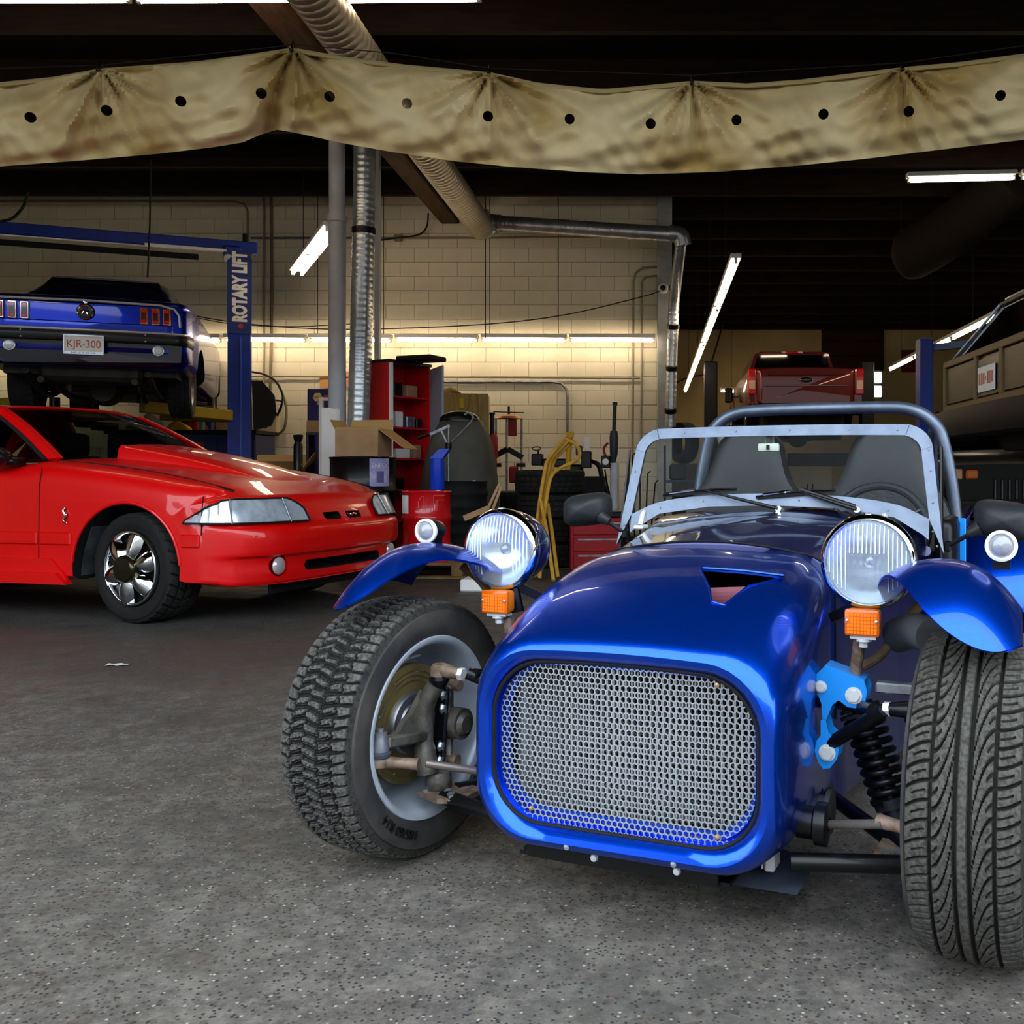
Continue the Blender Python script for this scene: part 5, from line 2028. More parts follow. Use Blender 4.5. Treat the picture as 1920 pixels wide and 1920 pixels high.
# headlights: patches wrapped round the corner of the nose
def red_plan_pts(sgn):
    pts = [(y, red_af(y)) for y in np.linspace(0.37, 0.872, 60)]
    for a in np.linspace(0.60, 0.50, 6):
        pts.append((0.873, a))
    L_ = [0]
    for i in range(1, len(pts)):
        L_.append(L_[-1] + math.hypot(pts[i][0] - pts[i - 1][0], pts[i][1] - pts[i - 1][1]))
    return pts, [l / L_[-1] for l in L_]
def hl_surface(sgn, s, t, off):
    pts, L_ = red_plan_pts(sgn)
    y = float(np.interp(s, L_, [p[0] for p in pts]))
    a = float(np.interp(s, L_, [p[1] for p in pts]))
    zt = float(np.interp(s, [0, 0.05, 0.12, 0.55, 0.68, 0.8, 0.9, 1.0], [0.66, 0.70, 0.724, 0.724, 0.715, 0.685, 0.648, 0.605]))
    zb = 0.588
    z = zb + (zt - zb) * t
    s2 = max(0, s - 0.02)
    i = min(len(pts) - 2, max(1, int(np.searchsorted(L_, s))))
    tx, ty = pts[i + 1][1] - pts[i - 1][1], pts[i + 1][0] - pts[i - 1][0]
    n = Vector((ty, -tx * 1.0, 0)).normalized()   # outward in (a, |y|)
    rec = np.interp(z, [0.56, 0.60, 0.66, 0.74], [0.03, 0.058, 0.093, 0.14])
    front = max(0.0, n.x)
    a2 = a - rec * front
    y2 = y - 0.02 * (1 - front) * (t)
    return Vector((a2 + n.x * off, sgn * (y2 + n.y * off), z))
for sgn in (-1, 1):
    b = MB()
    n = 40
    b.grid(lambda s, t: hl_surface(sgn, s, t, 0.012 + 0.004 * math.sin(s * 90) * (1 if s > 0.62 else 0.3)), n, 8)
    hl = b.build('headlight', mat('headlight_silver', '#e6eaee', 0.2, metal=0.4, col2='#c0c5ca', nscale=14), red, 50)
    b = MB()
    b.grid(lambda s, t: hl_surface(sgn, s, t, 0.022), n, 4)
    b.build('headlight_lens', LENS, hl, 60)
    b = MB()
    per_ = [hl_surface(sgn, s, 0, 0.016) for s in np.linspace(0, 1, 26)] + [hl_surface(sgn, 1 - s, 1, 0.016) for s in np.linspace(0, 1, 26)]
    b.tube(per_, 0.006, 6, closed=True)
    b.build('headlight_gasket', BLACKM, hl)
    for s in (0.17, 0.60):
        b = MB()
        b.tube([hl_surface(sgn, s + 0.02 * (1 - t), t, 0.022) for t in np.linspace(0, 1, 5)], 0.005, 6)
        b.build('lens_divider', STEEL, hl)
    b = MB()
    b.ball((0.905, sgn * 0.60, 0.335), 0.052, (0.45, 1, 1), 24, 14)
    b.build('fog_lamp', mat('fog_lens', '#d9d3d6', 0.1, metal=0.5, coat=1), red)
# running horse in the nose slot
b = MB()
b.tube(spline([(0.945, 0.03, 0.612), (0.948, 0.055, 0.606), (0.948, 0.085, 0.612), (0.945, 0.115, 0.607)], 4), 0.006, 6)
b.bar((0.946, 0.06, 0.604), (0.946, 0.045, 0.588), 0.005, 0.005)
b.bar((0.946, 0.09, 0.606), (0.946, 0.1, 0.588), 0.005, 0.005)
b.build('nose_badge', CHROME, red, 0)
# front wheels
def red_wheel(yy, a, steer, R_=0.322, detail=True):
    b = MB()
    c = Vector((0, 0, 0))
    prof = [(0.212, 0.02), (0.216, 0.0), (0.214, -0.012), (0.205, -0.014), (0.198, -0.006), (0.196, 0.03), (0.18, 0.06), (0.0, 0.07)]
    b.lathe(prof, o=c, d=(0, 1, 0), n=48)
    w = b.build('front_wheel', CHROME, red, 40)
    w.location = (a, yy * 0.835, 0.322)
    w.rotation_euler = (0, 0, steer if yy < 0 else steer + PI)
    me = tyre_mesh('tyre', R_, 0.245, 0.212, tread_plain, [RUBBER2, mat('red_car_tread', '#0b0b0b', 0.8, col2='#2c2b2a', attr='wear')], nth=360, nt=50)
    t = link('tyre', me, w)
    t.rotation_euler = (0, 0, PI / 2)
    t.location = (0, 0.118, 0)
    # the outside of this wheel faces -y locally
    b = MB()
    b.lathe([(0, 0.022), (0.196, 0.026), (0.198, 0.03)], d=(0, 1, 0), n=40)
    b.build('dish', BLACK, w)
    for k in range(6):
        an = 2 * PI * k / 6 + 0.3
        b = MB()
        rings = []
        for i in range(9):
            t_ = i / 8
            r = 0.075 + 0.125 * t_
            wd = 0.030 + 0.018 * math.sin(PI * t_) + 0.022 * t_
            h = -0.040 + 0.022 * t_ ** 2
            ring_ = []
            for q in range(9):
                f = -1 + 2 * q / 8
                rr = r
                da = f * wd / r
                ring_.append(Vector((rr * math.cos(an + da), h + 0.03 * abs(f) ** 2.5, rr * math.sin(an + da))))
            rings.append(ring_)
        b.loft(rings, open_ring=True)
        b.build('spoke', CHROME, w, 60)
    b = MB()
    b.lathe([(0, -0.062), (0.07, -0.060), (0.078, -0.052), (0.08, -0.03), (0.08, -0.01)], d=(0, 1, 0), n=36)
    b.build('centre_cap', mat('dark_spun_cap', '#4a4434', 0.22, metal=0.9), w, 40)
    return w
red_wheel(-1, 0.10, math.radians(-8))
red_wheel(1, 0.10, math.radians(-8))
for yy in (-1, 1):
    me = tyre_mesh('rear_tyre', 0.322, 0.245, 0.212, None, [RUBBER2, RUBBER2], nth=48, nt=10)
    b = MB()
    b.lathe([(0, -0.03), (0.2, -0.01), (0.214, 0.0), (0.21, 0.1)], d=(0, 1, 0), n=30)
    w = b.build('rear_wheel', CHROME, red)
    w.location = (-2.45, yy * 0.80, 0.322)
    w.rotation_euler = (0, 0, 0 if yy < 0 else PI)
    t = link('tyre', me, w)
    t.rotation_euler = (0, 0, PI / 2)
    t.location = (0, 0.1, 0)

# ================================================================ dark blue coupe raised on the lift
blu = empty('raised_blue_coupe', (-5.59, 9.1, 1.48), math.radians(21), 'dark blue classic coupe raised on a lift, its tail and number plate showing', 'car')
# local: x to the picture's right, y forward, z up from the bottom of its tyres
def zz(z):
    return z - 1.48
b = MB()
def bring(y, hw, zb, zt, r, crown=0.02):
    return [(x, y, z) for x, z in rrect(hw, zb, zt, r, 6, crown, 8)]
secs = [(-0.045, .70, 2.06, 2.545, .05, .01), (-0.03, .83, 2.055, 2.565, .07, .012), (0.0, .868, 2.0, 2.585, .09, .015), (0.06, .888, 1.92, 2.605, .10, .02), (0.3, .90, 1.90, 2.64, .11, .025), (0.7, .91, 1.88, 2.66, .12, .03), (1.3, .915, 1.86, 2.66, .12, .03), (2.4, .915, 1.86, 2.64, .1, .03), (3.6, .90, 1.88, 2.62, .1, .03), (4.35, .85, 1.95, 2.52, .1, .03)]
b.loft([bring(q[0], q[1], zz(q[2]), zz(q[3]), q[4], q[5]) for q in secs], cap0=True, cap1=True)
bb = b.build('body', [NAVY, VOID], None, 45)
for sx in (-1, 1):
    c = MB()
    c.m = 1
    c.cyl((sx * 0.45, 1.0, zz(1.86)), (sx * 1.2, 1.0, zz(1.86)), 0.38, n=32)
    cut(bb, c.build('cutter', [NAVY, VOID]))
    c = MB()
    c.m = 1
    c.cyl((sx * 0.45, 3.72, zz(1.86)), (sx * 1.2, 3.72, zz(1.86)), 0.38, n=32)
    cut(bb, c.build('cutter', [NAVY, VOID]))
bb.parent = blu
# boot lid edge and greenhouse
b = MB()
secs = [(0.62, .75, .60, 2.64, 2.66), (0.75, .73, .58, 2.63, 2.80), (1.0, .72, .555, 2.62, 2.93), (1.25, .72, .55, 2.62, 3.0), (1.6, .72, .55, 2.62, 3.03), (2.3, .72, .56, 2.62, 3.0), (2.9, .73, .60, 2.62, 2.70)]
rings = []
for y, hb_, ht, z0, z1 in secs:
    r_ = [(-hb_, y, zz(z0))]
    r_ += [(-ht * math.cos(a) * 1.0 if False else x, y, z) for x, z in [(-hb_ + (hb_ - ht) * 0.6, zz(z0 + (z1 - z0) * 0.62)), (-ht, zz(z1 - 0.05)), (-ht * 0.85, zz(z1 - 0.01)), (-ht * 0.4, zz(z1 + 0.008)), (0, zz(z1 + 0.012)), (ht * 0.4, zz(z1 + 0.008)), (ht * 0.85, zz(z1 - 0.01)), (ht, zz(z1 - 0.05)), (hb_ - (hb_ - ht) * 0.6, zz(z0 + (z1 - z0) * 0.62))]]
    r_.append((hb_, y, zz(z0)))
    rings.append(r_)
b.loft(rings, cap0=True, cap1=True)
gh = b.build('roof', NAVYDK, blu, 40)
b = MB()
b.grid(lambda s, t: ((-1 + 2 * s) * (0.60 - 0.10 * t), 0.655 + 0.34 * t - 0.012, zz(2.672 + 0.262 * t + 0.0) + 0.012), 12, 6)
b.build('rear_window', DARKGLASS, gh, 60)
b = MB()
b.tube([(-0.50, 0.985, zz(2.945)), (0, 0.99, zz(2.955)), (0.50, 0.985, zz(2.945))], 0.008, 6)
b.build('window_trim', STEEL, gh)
# rear panel dressing
b = MB()
b.tube([(-0.72, -0.055, zz(2.535)), (0, -0.065, zz(2.545)), (0.64, -0.055, zz(2.538)), (0.76, -0.045, zz(2.51)), (0.805, -0.035, zz(2.45)), (0.815, -0.03, zz(2.33))], 0.012, 8)
b.build('chrome_strip', TRIM, blu)
b = MB()
b.box((0, -0.054, zz(2.42)), (1.5, 0.012, 0.17), bev=0.005)
pnl = b.build('tail_panel', NAVY, blu, 0)
def tail(x):
    b = MB()
    b.box((x, -0.068, zz(2.42)), (0.075, 0.03, 0.172), bev=0.008)
    t = b.build('tail_light', CHROME, blu, 0)
    b = MB()
    for z in (2.375, 2.42, 2.465):
        b.box((x, -0.082, zz(z)), (0.052, 0.016, 0.043), bev=0.004)
    b2 = MB()
    b2.box((x, -0.082, zz(2.42)), (0.054, 0.018, 0.144), bev=0.006)
    b2.build('red_lens', REDLENS, t, 0)
    b2 = MB()
    b2.box((x, -0.092, zz(2.42)), (0.046, 0.003, 0.075))
    b2.build('lens_centre', mat('dark_red_lens', '#3f0508', 0.15, coat=1), t, 0)
for x in (-0.70, -0.60, -0.50, 0.50, 0.60, 0.70):
    tail(x)
b = MB()
b.lathe([(0, -0.03), (0.055, -0.028), (0.06, -0.02), (0.075, -0.018), (0.08, -0.004), (0.08, 0.02)], o=(0, -0.062, zz(2.435)), d=(0, 1, 0), n=36)
fc = b.build('fuel_cap', BLACK, blu, 40)
b = MB()
b.lathe([(0.058, -0.034), (0.066, -0.038), (0.074, -0.034), (0.066, -0.03)], o=(0, -0.052, zz(2.435)), d=(0, 1, 0), n=36, closed=True)
b.build('cap_ring', CHROME, fc)
b = MB()
b.tube(spline([(-0.035, -0.095, zz(2.43)), (-0.01, -0.097, zz(2.445)), (0.012, -0.097, zz(2.435)), (0.035, -0.095, zz(2.442))], 4), 0.009, 6)
b.bar((-0.012, -0.095, zz(2.44)), (-0.025, -0.095, zz(2.41)), 0.007, 0.006)
b.bar((0.012, -0.095, zz(2.44)), (0.02, -0.095, zz(2.408)), 0.007, 0.006)
b.build('cap_badge', CHROME, fc, 0)
b = MB()
b.lathe([(0, -0.016), (0.018, -0.014), (0.02, 0.0)], o=(0, -0.06, zz(2.532)), d=(0, 1, 0), n=18)
b.build('boot_lock', CHROME, blu)
# bumper, valance, plate, reversing lamps
b = MB()
bp = [(-0.90, 0.25, 2.20), (-0.885, 0.05, 2.20), (-0.83, -0.06, 2.20), (-0.6, -0.105, 2.20), (0, -0.12, 2.20), (0.6, -0.105, 2.20), (0.83, -0.06, 2.20), (0.885, 0.05, 2.20), (0.90, 0.25, 2.20)]
path = spline(bp, 5)
rings = []
for p in path:
    x, y, z = p
    n = Vector((x * 0.25, -1, 0)).normalized() if abs(x) < 0.84 else Vector((math.copysign(1, x), -0.3, 0)).normalized()
    o_ = Vector((x, y, zz(z)))
    rings.append([o_ + n * -0.03 + Vector((0, 0, 0.055)), o_ + Vector((0, 0, 0.06)), o_ + n * 0.012 + Vector((0, 0, 0.03)), o_ + n * 0.012 + Vector((0, 0, -0.04)), o_ + Vector((0, 0, -0.06)), o_ + n * -0.03 + Vector((0, 0, -0.055))])
b.loft(rings, cap0=True, cap1=True)
bpo = b.build('bumper', BLACK, blu, 40)
b = MB()
b.tube([Vector((p[0] * 1.004, p[1] - 0.006, zz(p[2]) + 0.052)) for p in path], 0.012, 8)
b.build('bumper_chrome_edge', TRIM, bpo)
for x in (-0.52, 0.52):
    for z in (2.225, 2.165):
        b = MB()
        b.ball((x, -0.128, zz(z)), 0.010, nu=10, nv=6)
        b.build('bumper_bolt', BOLT, bpo)
b = MB()
b.prism([(-0.83, -0.05, zz(2.15)), (0.83, -0.05, zz(2.15)), (0.82, -0.03, zz(1.98)), (0.68, -0.01, zz(1.93)), (-0.68, -0.01, zz(1.93)), (-0.82, -0.03, zz(1.98))], (0, 0.06, 0))
b.build('valance', NAVYDK, blu, 0)
b = MB()
b.box((0, -0.145, zz(2.105)), (0.32, 0.008, 0.17), bev=0.003)
plt = b.build('number_plate', WHITE, blu, 0)
b = MB()
for (c, d) in (((0, -0.151, zz(2.193)), (0.33, 0.012, 0.012)), ((0, -0.151, zz(2.026)), (0.33, 0.012, 0.026)), ((-0.163, -0.151, zz(2.105)), (0.01, 0.012, 0.18)), ((0.163, -0.151, zz(2.105)), (0.01, 0.012, 0.18))):
    b.box(c, d)
b.build('plate_frame', mat('pale_plate_frame', '#c5cad6', 0.3, metal=0.5), plt, 0)
text_on('plate_lettering', 'KJR-300', 0.105, (0, -0.1505, zz(2.11)), (1, 0, 0), (0, 0, 1), mat('plate_red_ink', '#b5523f', 0.5), plt, 0.001, 0.0, 0.28)
text_on('frame_lettering', 'MUSTANG', 0.024, (0, -0.158, zz(2.026)), (1, 0, 0), (0, 0, 1), BLACK, plt, 0.001, 0.0, 0.2)
for sx in (-1, 1):
    b = MB()
    b.lathe([(0, -0.03), (0.036, -0.028), (0.04, -0.02), (0.05, -0.018), (0.052, 0.02)], o=(sx * 0.625, -0.055, zz(2.085)), d=(0, 1, 0), n=24)
    rl = b.build('reversing_lamp', TRIM, blu)
    b = MB()
    b.lathe([(0, -0.034), (0.03, -0.032), (0.037, -0.024)], o=(sx * 0.625, -0.055, zz(2.085)), d=(0, 1, 0), n=20)
    b.build('lamp_lens', mat('pale_lamp_lens', '#c5ccd6', 0.15, coat=1), rl)
# underside
UND = mat('underbody_grime', '#2b2622', 0.7, col2='#171412', nscale=7, bump=0.3, bscale=15)
b = MB()
b.box((0, 2.2, zz(1.90)), (1.5, 3.9, 0.1))
b.build('floor_pan', UND, blu, 0)
b = MB()
b.box((0, 0.45, zz(1.87)), (0.9, 0.55, 0.16), bev=0.04)
b.build('fuel_tank', UND, blu, 0)
b = MB()
b.tube([(-0.66, 1.0, zz(1.78)), (0.66, 1.0, zz(1.78))], 0.045, 12)
b.ball((0, 0.95, zz(1.75)), 0.17, (1, 1.0, 0.95), 18, 12)
b.lathe([(0, -0.02), (0.12, -0.015), (0.13, 0.03)], o=(0, 0.80, zz(1.75)), d=(0, 1, 0), n=20)
b.build('rear_axle', UND, blu)
for sx in (-1, 1):
    b = MB()
    b.tube(spline([(sx * 0.52, 0.05, zz(1.86)), (sx * 0.52, 0.5, zz(1.74)), (sx * 0.52, 1.0, zz(1.70)), (sx * 0.52, 1.7, zz(1.86))], 5), 0.032, 8)
    b.build('leaf_spring', UND, blu)
    b = MB()
    b.tube([(sx * 0.36, 0.98, zz(1.70)), (sx * 0.28, 0.72, zz(1.98))], 0.03, 10)
    b.build('damper', mat('white_damper', '#8f9296', 0.5), blu)
    b = MB()
    b.tube(spline([(sx * 0.40, 0.06, zz(1.78)), (sx * 0.40, 0.5, zz(1.80)), (sx * 0.33, 1.2, zz(1.68)), (sx * 0.25, 2.5, zz(1.74))], 5), 0.032, 10)
    b.build('exhaust_pipe', UND, blu)
    for yy_, nm_ in ((1.0, 'rear_wheel'), (3.72, 'front_wheel')):
        b = MB()
        c = Vector((sx * 0.72, yy_, zz(1.815)))
        b.lathe([(0.1, 0.03 * sx), (0.17, 0.06 * sx), (0.195, 0.1 * sx), (0.195, -0.09 * sx), (0.18, -0.07 * sx), (0.1, -0.02 * sx)], o=c, d=(1, 0, 0), n=30)
        w = b.build(nm_, STEEL, blu)
        me = bpy.data.meshes.get('blue_coupe_tyre') or tyre_mesh('blue_coupe_tyre', 0.335, 0.225, 0.19, tread_plain, [RUBBER2, RUBBER2], nth=150, nt=30)
        t = link('tyre', me, w)
        t.location = c

# ================================================================ the two-post lift under it
lf = empty('two_post_lift', (-5.23, 11.6, 0), math.radians(21), 'blue two-post vehicle lift with overhead bar and lettered post', 'lift')
def post(x):
    b = MB()
    pts = [(-0.13, -0.14), (0.13, -0.14), (0.13, -0.09), (0.10, -0.12), (-0.10, -0.12), (-0.10, 0.12), (0.10, 0.12), (0.13, 0.09), (0.13, 0.14), (-0.13, 0.14)]
    b.prism([(x + q[0], q[1], 0.02) for q in pts], (0, 0, 3.55))
    p = b.build('post', LIFTBLUE, lf, 0)
    b = MB()
    b.bar((x + 0.02, -0.146, 0.03), (x + 0.02, -0.146, 2.55), 0.03, 0.012)
    b.build('post_rib', mat('lift_blue_light', '#2a57c0', 0.35), p, 0)
    b = MB()
    b.box((x, 0, 0.01), (0.42, 0.45, 0.02))
    b.build('base_plate', LIFTBLUE, p, 0)
    b = MB()
    b.box((x, 0.03, 1.62), (0.19, 0.2, 0.5), bev=0.02)
    b.build('carriage', BLACK, p, 0)
    return p
p1 = post(0.0)
p2 = post(-3.1)
b = MB()
b.box((0.0, -0.15, 3.10), (0.265, 0.012, 1.02))
sg = b.build('post_sign', mat('sign_blue', '#12296e', 0.4), lf, 0)
text_on('sign_lettering', 'ROTARY LIFT', 0.215, (0.015, -0.158, 3.16), (0, 0, 1), (-1, 0, 0), WHITE, sg, 0.002, 0.011, 0.86)
b = MB()
b.lathe([(0, -0.004), (0.03, -0.004), (0.03, 0.0)], o=(0.02, -0.157, 2.68), d=(0, 1, 0), n=16)
b.build('sign_mark', mat('sign_red', '#a3271f', 0.4), sg)
b = MB()
b.box((-1.55, 0, 3.68), (3.5, 0.10, 0.14), bev=0.01)
ob_ = b.build('overhead_bar', LIFTBLUE, lf, 0)
b = MB()
b.box((-0.08, -0.02, 3.58), (0.2, 0.2, 0.18), bev=0.02)
b.build('bar_bracket', LIFTBLUE, ob_, 0)
b = MB()
b.box((-1.75, -0.10, 3.50), (2.6, 0.04, 0.07), bev=0.01)
b.build('shut_off_bar', BLACKM, ob_, 0)
b = MB()
b.box((-0.55, -0.12, 3.60), (0.95, 0.03, 0.03))
b.build('light_strip', WHITE, ob_, 0)
b = MB()
b.tube([(-0.14, -0.1, 3.52), (-0.12, -0.16, 3.50)], 0.05, 14)
b.build('pulley', BOLT, ob_)
b = MB()
b.tube([(0.06, 0.0, 3.56), (0.06, 0.0, 3.85)], 0.03, 8)
b.build('hose_stack', BLACK, ob_)
for x0, sx in ((0.0, -1), (-3.1, 1)):
    for yy_ in (-1, 1):
        b = MB()
        b.bar((x0 + sx * 0.1, yy_ * 0.14, 1.58), (x0 + sx * 0.95, yy_ * 0.85, 1.62), 0.13, 0.13, bev=0.01)
        arm = b.build('lift_arm', YELLOWD, lf, 0)
        b = MB()
        b.cyl((x0 + sx * 0.95, yy_ * 0.85, 1.66), (x0 + sx * 0.95, yy_ * 0.85, 1.82), 0.06, n=16)
        b.build('pad', BLACK, arm)
        b = MB()
        b.box((x0 + sx * 0.45, yy_ * 0.42, 1.70), (0.22, 0.12, 0.05), rz=math.radians(35), bev=0.01)
        b.build('arm_latch', BLACK, arm, 0)
b = MB()
b.prism([(0.16, -0.1, 1.42), (0.36, -0.1, 1.48), (0.42, -0.1, 1.62), (0.40, -0.1, 1.85), (0.26, -0.1, 2.02), (0.14, -0.1, 2.02)], (0, 0.3, 0))
b.build('motor_cover', BLACKM, lf, 0)
b = MB()
b.tube(spline([(0.40, 0.05, 1.80), (0.48, 0.05, 1.78), (0.46, 0.05, 1.66), (0.40, 0.05, 1.62)], 4), 0.012, 6)
b.build('handle', BLACK, lf)

# ================================================================ red pickup raised in the deep bay
pu = empty('raised_red_pickup', (2.53, 16.4, 1.72), 0, 'dark red pickup raised on a lift in the far bay, tailgate to the camera', 'pickup')
def pz(py, Y=16.4):
    return CH + (HY - py) / F * Y - 1.72
b = MB()
T0, T1 = pz(756), pz(688)
b.loft([bring(-0.03, .80, T0, T1 - 0.02, .05, .02), bring(0.0, .86, T0 - 0.01, T1, .06, .02)], cap0=True, cap1=True)
tg = b.build('tailgate', MAROON, pu, 40)
b = MB()
b.loft([bring(0.01, .99, T0 - 0.02, T1 - 0.01, .08, .02), bring(0.3, 1.015, T0 - 0.12, T1, .08, .02), bring(2.0, 1.015, T0 - 0.12, T1 + 0.02, .08, .02), bring(5.4, 0.95, T0 - 0.1, T1, .1, .02)], cap0=True, cap1=True)
b.build('bed', MAROON, pu, 40)
b = MB()
b.box((0, -0.045, T1 - 0.14), (1.35, 0.02, 0.02), bev=0.005)
b.box((0, -0.045, T1 - 0.33), (1.45, 0.02, 0.03), bev=0.005)
b.build('tailgate_crease', MAROON, tg, 0)
b = MB()
b.ball((0.0, -0.045, T1 - 0.23), 0.11, (1, 0.2, 0.42), 20, 10)
em = b.build('tailgate_badge', mat('badge_navy', '#1a2336', 0.2, coat=1), tg)
b = MB()
b.tube([(0.105 * math.cos(a), -0.06, T1 - 0.23 + 0.042 * math.sin(a)) for a in np.linspace(0, 2 * PI, 25)[:-1]], 0.006, 6, closed=True)
b.build('badge_ring', CHROME, em)
for sx in (-1, 1):
    b = MB()
    b.box((sx * 0.94, -0.0, (T0 + T1) / 2 + 0.06), (0.15, 0.09, 0.46), bev=0.02)
    tl = b.build('tail_light', REDLENS, pu, 0)
    b = MB()
    b.box((sx * 0.94, -0.045, (T0 + T1) / 2 + 0.0), (0.11, 0.02, 0.16), bev=0.006)
    b.build('reversing_lens', mat('warm_clear_lens', '#e8c8b0', 0.15, coat=1), tl, 0)
    b = MB()
    b.box((sx * 1.16, 2.6, T1 - 0.28), (0.16, 0.14, 0.3), bev=0.03)
    b.bar((sx * 1.0, 2.6, T1 - 0.32), (sx * 1.1, 2.6, T1 - 0.3), 0.05, 0.05)
    b.build('door_mirror', BLACK, pu, 0)
b = MB()
CT = pz(660, 18.2)
b.loft([[(x, y, z) for x, z in ((-0.86, T1), (-0.72, CT - 0.05), (-0.6, CT), (0.6, CT), (0.72, CT - 0.05), (0.86, T1))] for y in (1.75,)] + [[(x, 4.0, z) for x, z in ((-0.86, T1), (-0.7, CT - 0.05), (-0.6, CT - 0.01), (0.6, CT - 0.01), (0.7, CT - 0.05), (0.86, T1))]], cap0=True, cap1=True)
cab = b.build('cab', MAROON, pu, 30)
b = MB()
b.prism([(-0.78, 1.735, T1 + 0.02), (0.78, 1.735, T1 + 0.02), (0.66, 1.735, CT - 0.07), (-0.66, 1.735, CT - 0.07)], (0, 0.01, 0))
b.build('rear_window', DARKGLASS, cab, 0)
b = MB()
b.box((0, 1.72, CT - 0.02), (0.42, 0.04, 0.045), bev=0.01)
bl = b.build('brake_light', REDLENS, cab, 0)
for sx in (-1, 1):
    b = MB()
    b.box((sx * 0.16, 1.695, CT - 0.02), (0.09, 0.01, 0.03))
    b.build('cargo_lens', WHITE, bl, 0)
b = MB()
b.box((0, -0.12, T0 - 0.12), (1.95, 0.2, 0.2), bev=0.04)
b.build('bumper', BLACK, pu, 0)
b = MB()
b.tube([(-0.8, 0.95, T0 - 0.55), (0.8, 0.95, T0 - 0.55)], 0.07, 10)
b.ball((0, 0.95, T0 - 0.55), 0.2, nu=14, nv=10)
b.box((0, 2.6, T0 - 0.30), (1.5, 4.6, 0.44), bev=0.05)
b.build('underframe', UND, pu)
for sx in (-1, 1):
    for yy_ in (1.0, 4.6):
        b = MB()
        c = Vector((sx * 0.84, yy_, 0.39))
        b.lathe([(0, 0.05 * sx), (0.2, 0.08 * sx), (0.23, 0.12 * sx), (0.23, -0.1 * sx), (0.1, -0.06 * sx)], o=c, d=(1, 0, 0), n=24)
        w = b.build('road_wheel', STEEL, pu)
        me = bpy.data.meshes.get('pickup_tyre') or tyre_mesh('pickup_tyre', 0.39, 0.26, 0.23, None, [RUBBER2, RUBBER2], nth=48, nt=12)
        t = link('tyre', me, w)
        t.location = c
# lift under the pickup
pl2 = empty('pickup_lift', (2.53, 18.6, 0), 0, 'dark lift carrying the red pickup, seen through the windscreen', 'lift')
for sx in (-1, 1):
    b = MB()
    b.box((sx * 1.55, 0, 1.55), (0.26, 0.28, 3.1), bev=0.02)
    p = b.build('post', mat('dark_lift_paint', '#15181f', 0.5), pl2, 0)
    b = MB()
    b.box((sx * 0.7, 0.3, 1.16), (1.36, 0.16, 0.26), bev=0.01)
    b.build('cross_beam', mat('dark_lift_paint', '#15181f', 0.5), pl2, 0)
    for yy_ in (-1, 1):
        b = MB()
        b.bar((sx * 1.45, yy_ * 0.1, 1.75), (sx * 0.55, yy_ * 0.9, 1.78), 0.14, 0.12)
        b.build('lift_arm', MATS['dark_lift_paint'], pl2, 0)

# ================================================================ wood-sided wagon raised on the right
wg = empty('raised_wood_wagon', (2.10, 5.95, 0.80), 0, 'wood-panelled station wagon raised on a lift at the right edge, tail showing', 'car')
# local: x = forward (away to the right), y along its width, z up
WOODP = mat('dark_wood_panel', '#2a1a0d', 0.4, col2='#1c1007', nscale=6, stretch=(1, 1, 10))
TRIMW = mat('pale_wood_trim', '#5f4a2a', 0.5)
DKMAR = mat('wagon_dark_paint', '#12090a', 0.4, coat=0.2)
def wz(z):
    return z - 0.80
b = MB()
b.loft([[(0.0, y, z) for y, z in ((-0.95, wz(1.30)), (0.93, wz(1.30)), (0.95, wz(1.68)), (-0.95, wz(1.68)))], [(4.4, y, z) for y, z in ((-0.95, wz(1.30)), (0.93, wz(1.30)), (0.95, wz(1.72)), (-0.95, wz(1.72)))]], cap0=True, cap1=True)
b.build('body', DKMAR, wg, 20)
# tailgate frame and inset wood panels
b = MB()
b.box((-0.012, 0.0, wz(1.66)), (0.03, 1.86, 0.05), bev=0.006)
b.box((-0.012, 0.0, wz(1.335)), (0.03, 1.86, 0.05), bev=0.006)
for y in (-0.91, -0.22, 0.24, 0.91):
    b.box((-0.012, y, wz(1.5)), (0.03, 0.05, 0.30), bev=0.006)
b.build('tailgate_trim', TRIMW, wg, 0)
for (y0, y1) in ((-0.87, -0.26), (0.28, 0.87)):
    b = MB()
    b.box((-0.004, (y0 + y1) / 2, wz(1.5)), (0.02, y1 - y0, 0.26), bev=0.004)
    b.build('wood_panel', WOODP, wg, 0)
b = MB()
b.box((-0.006, 0.01, wz(1.49)), (0.02, 0.40, 0.24))
b.build('plate_recess', BLACK, wg, 0)
b = MB()
b.box((-0.025, 0.02, wz(1.475)), (0.008, 0.31, 0.165), bev=0.003)
wp = b.build('number_plate', WHITE, wg, 0)
for k, (w_, h_) in enumerate(((.03, .075), (.022, .08), (.034, .07), (.012, .03), (.03, .078), (.02, .08), (.03, .07))):
    b = MB()
    b.box((-0.0302, 0.135 - k * 0.039, wz(1.478)), (0.002, w_, h_))
    b.build('plate_mark', mat('plate_pink_ink', '#b5705f', 0.5), wp, 0)
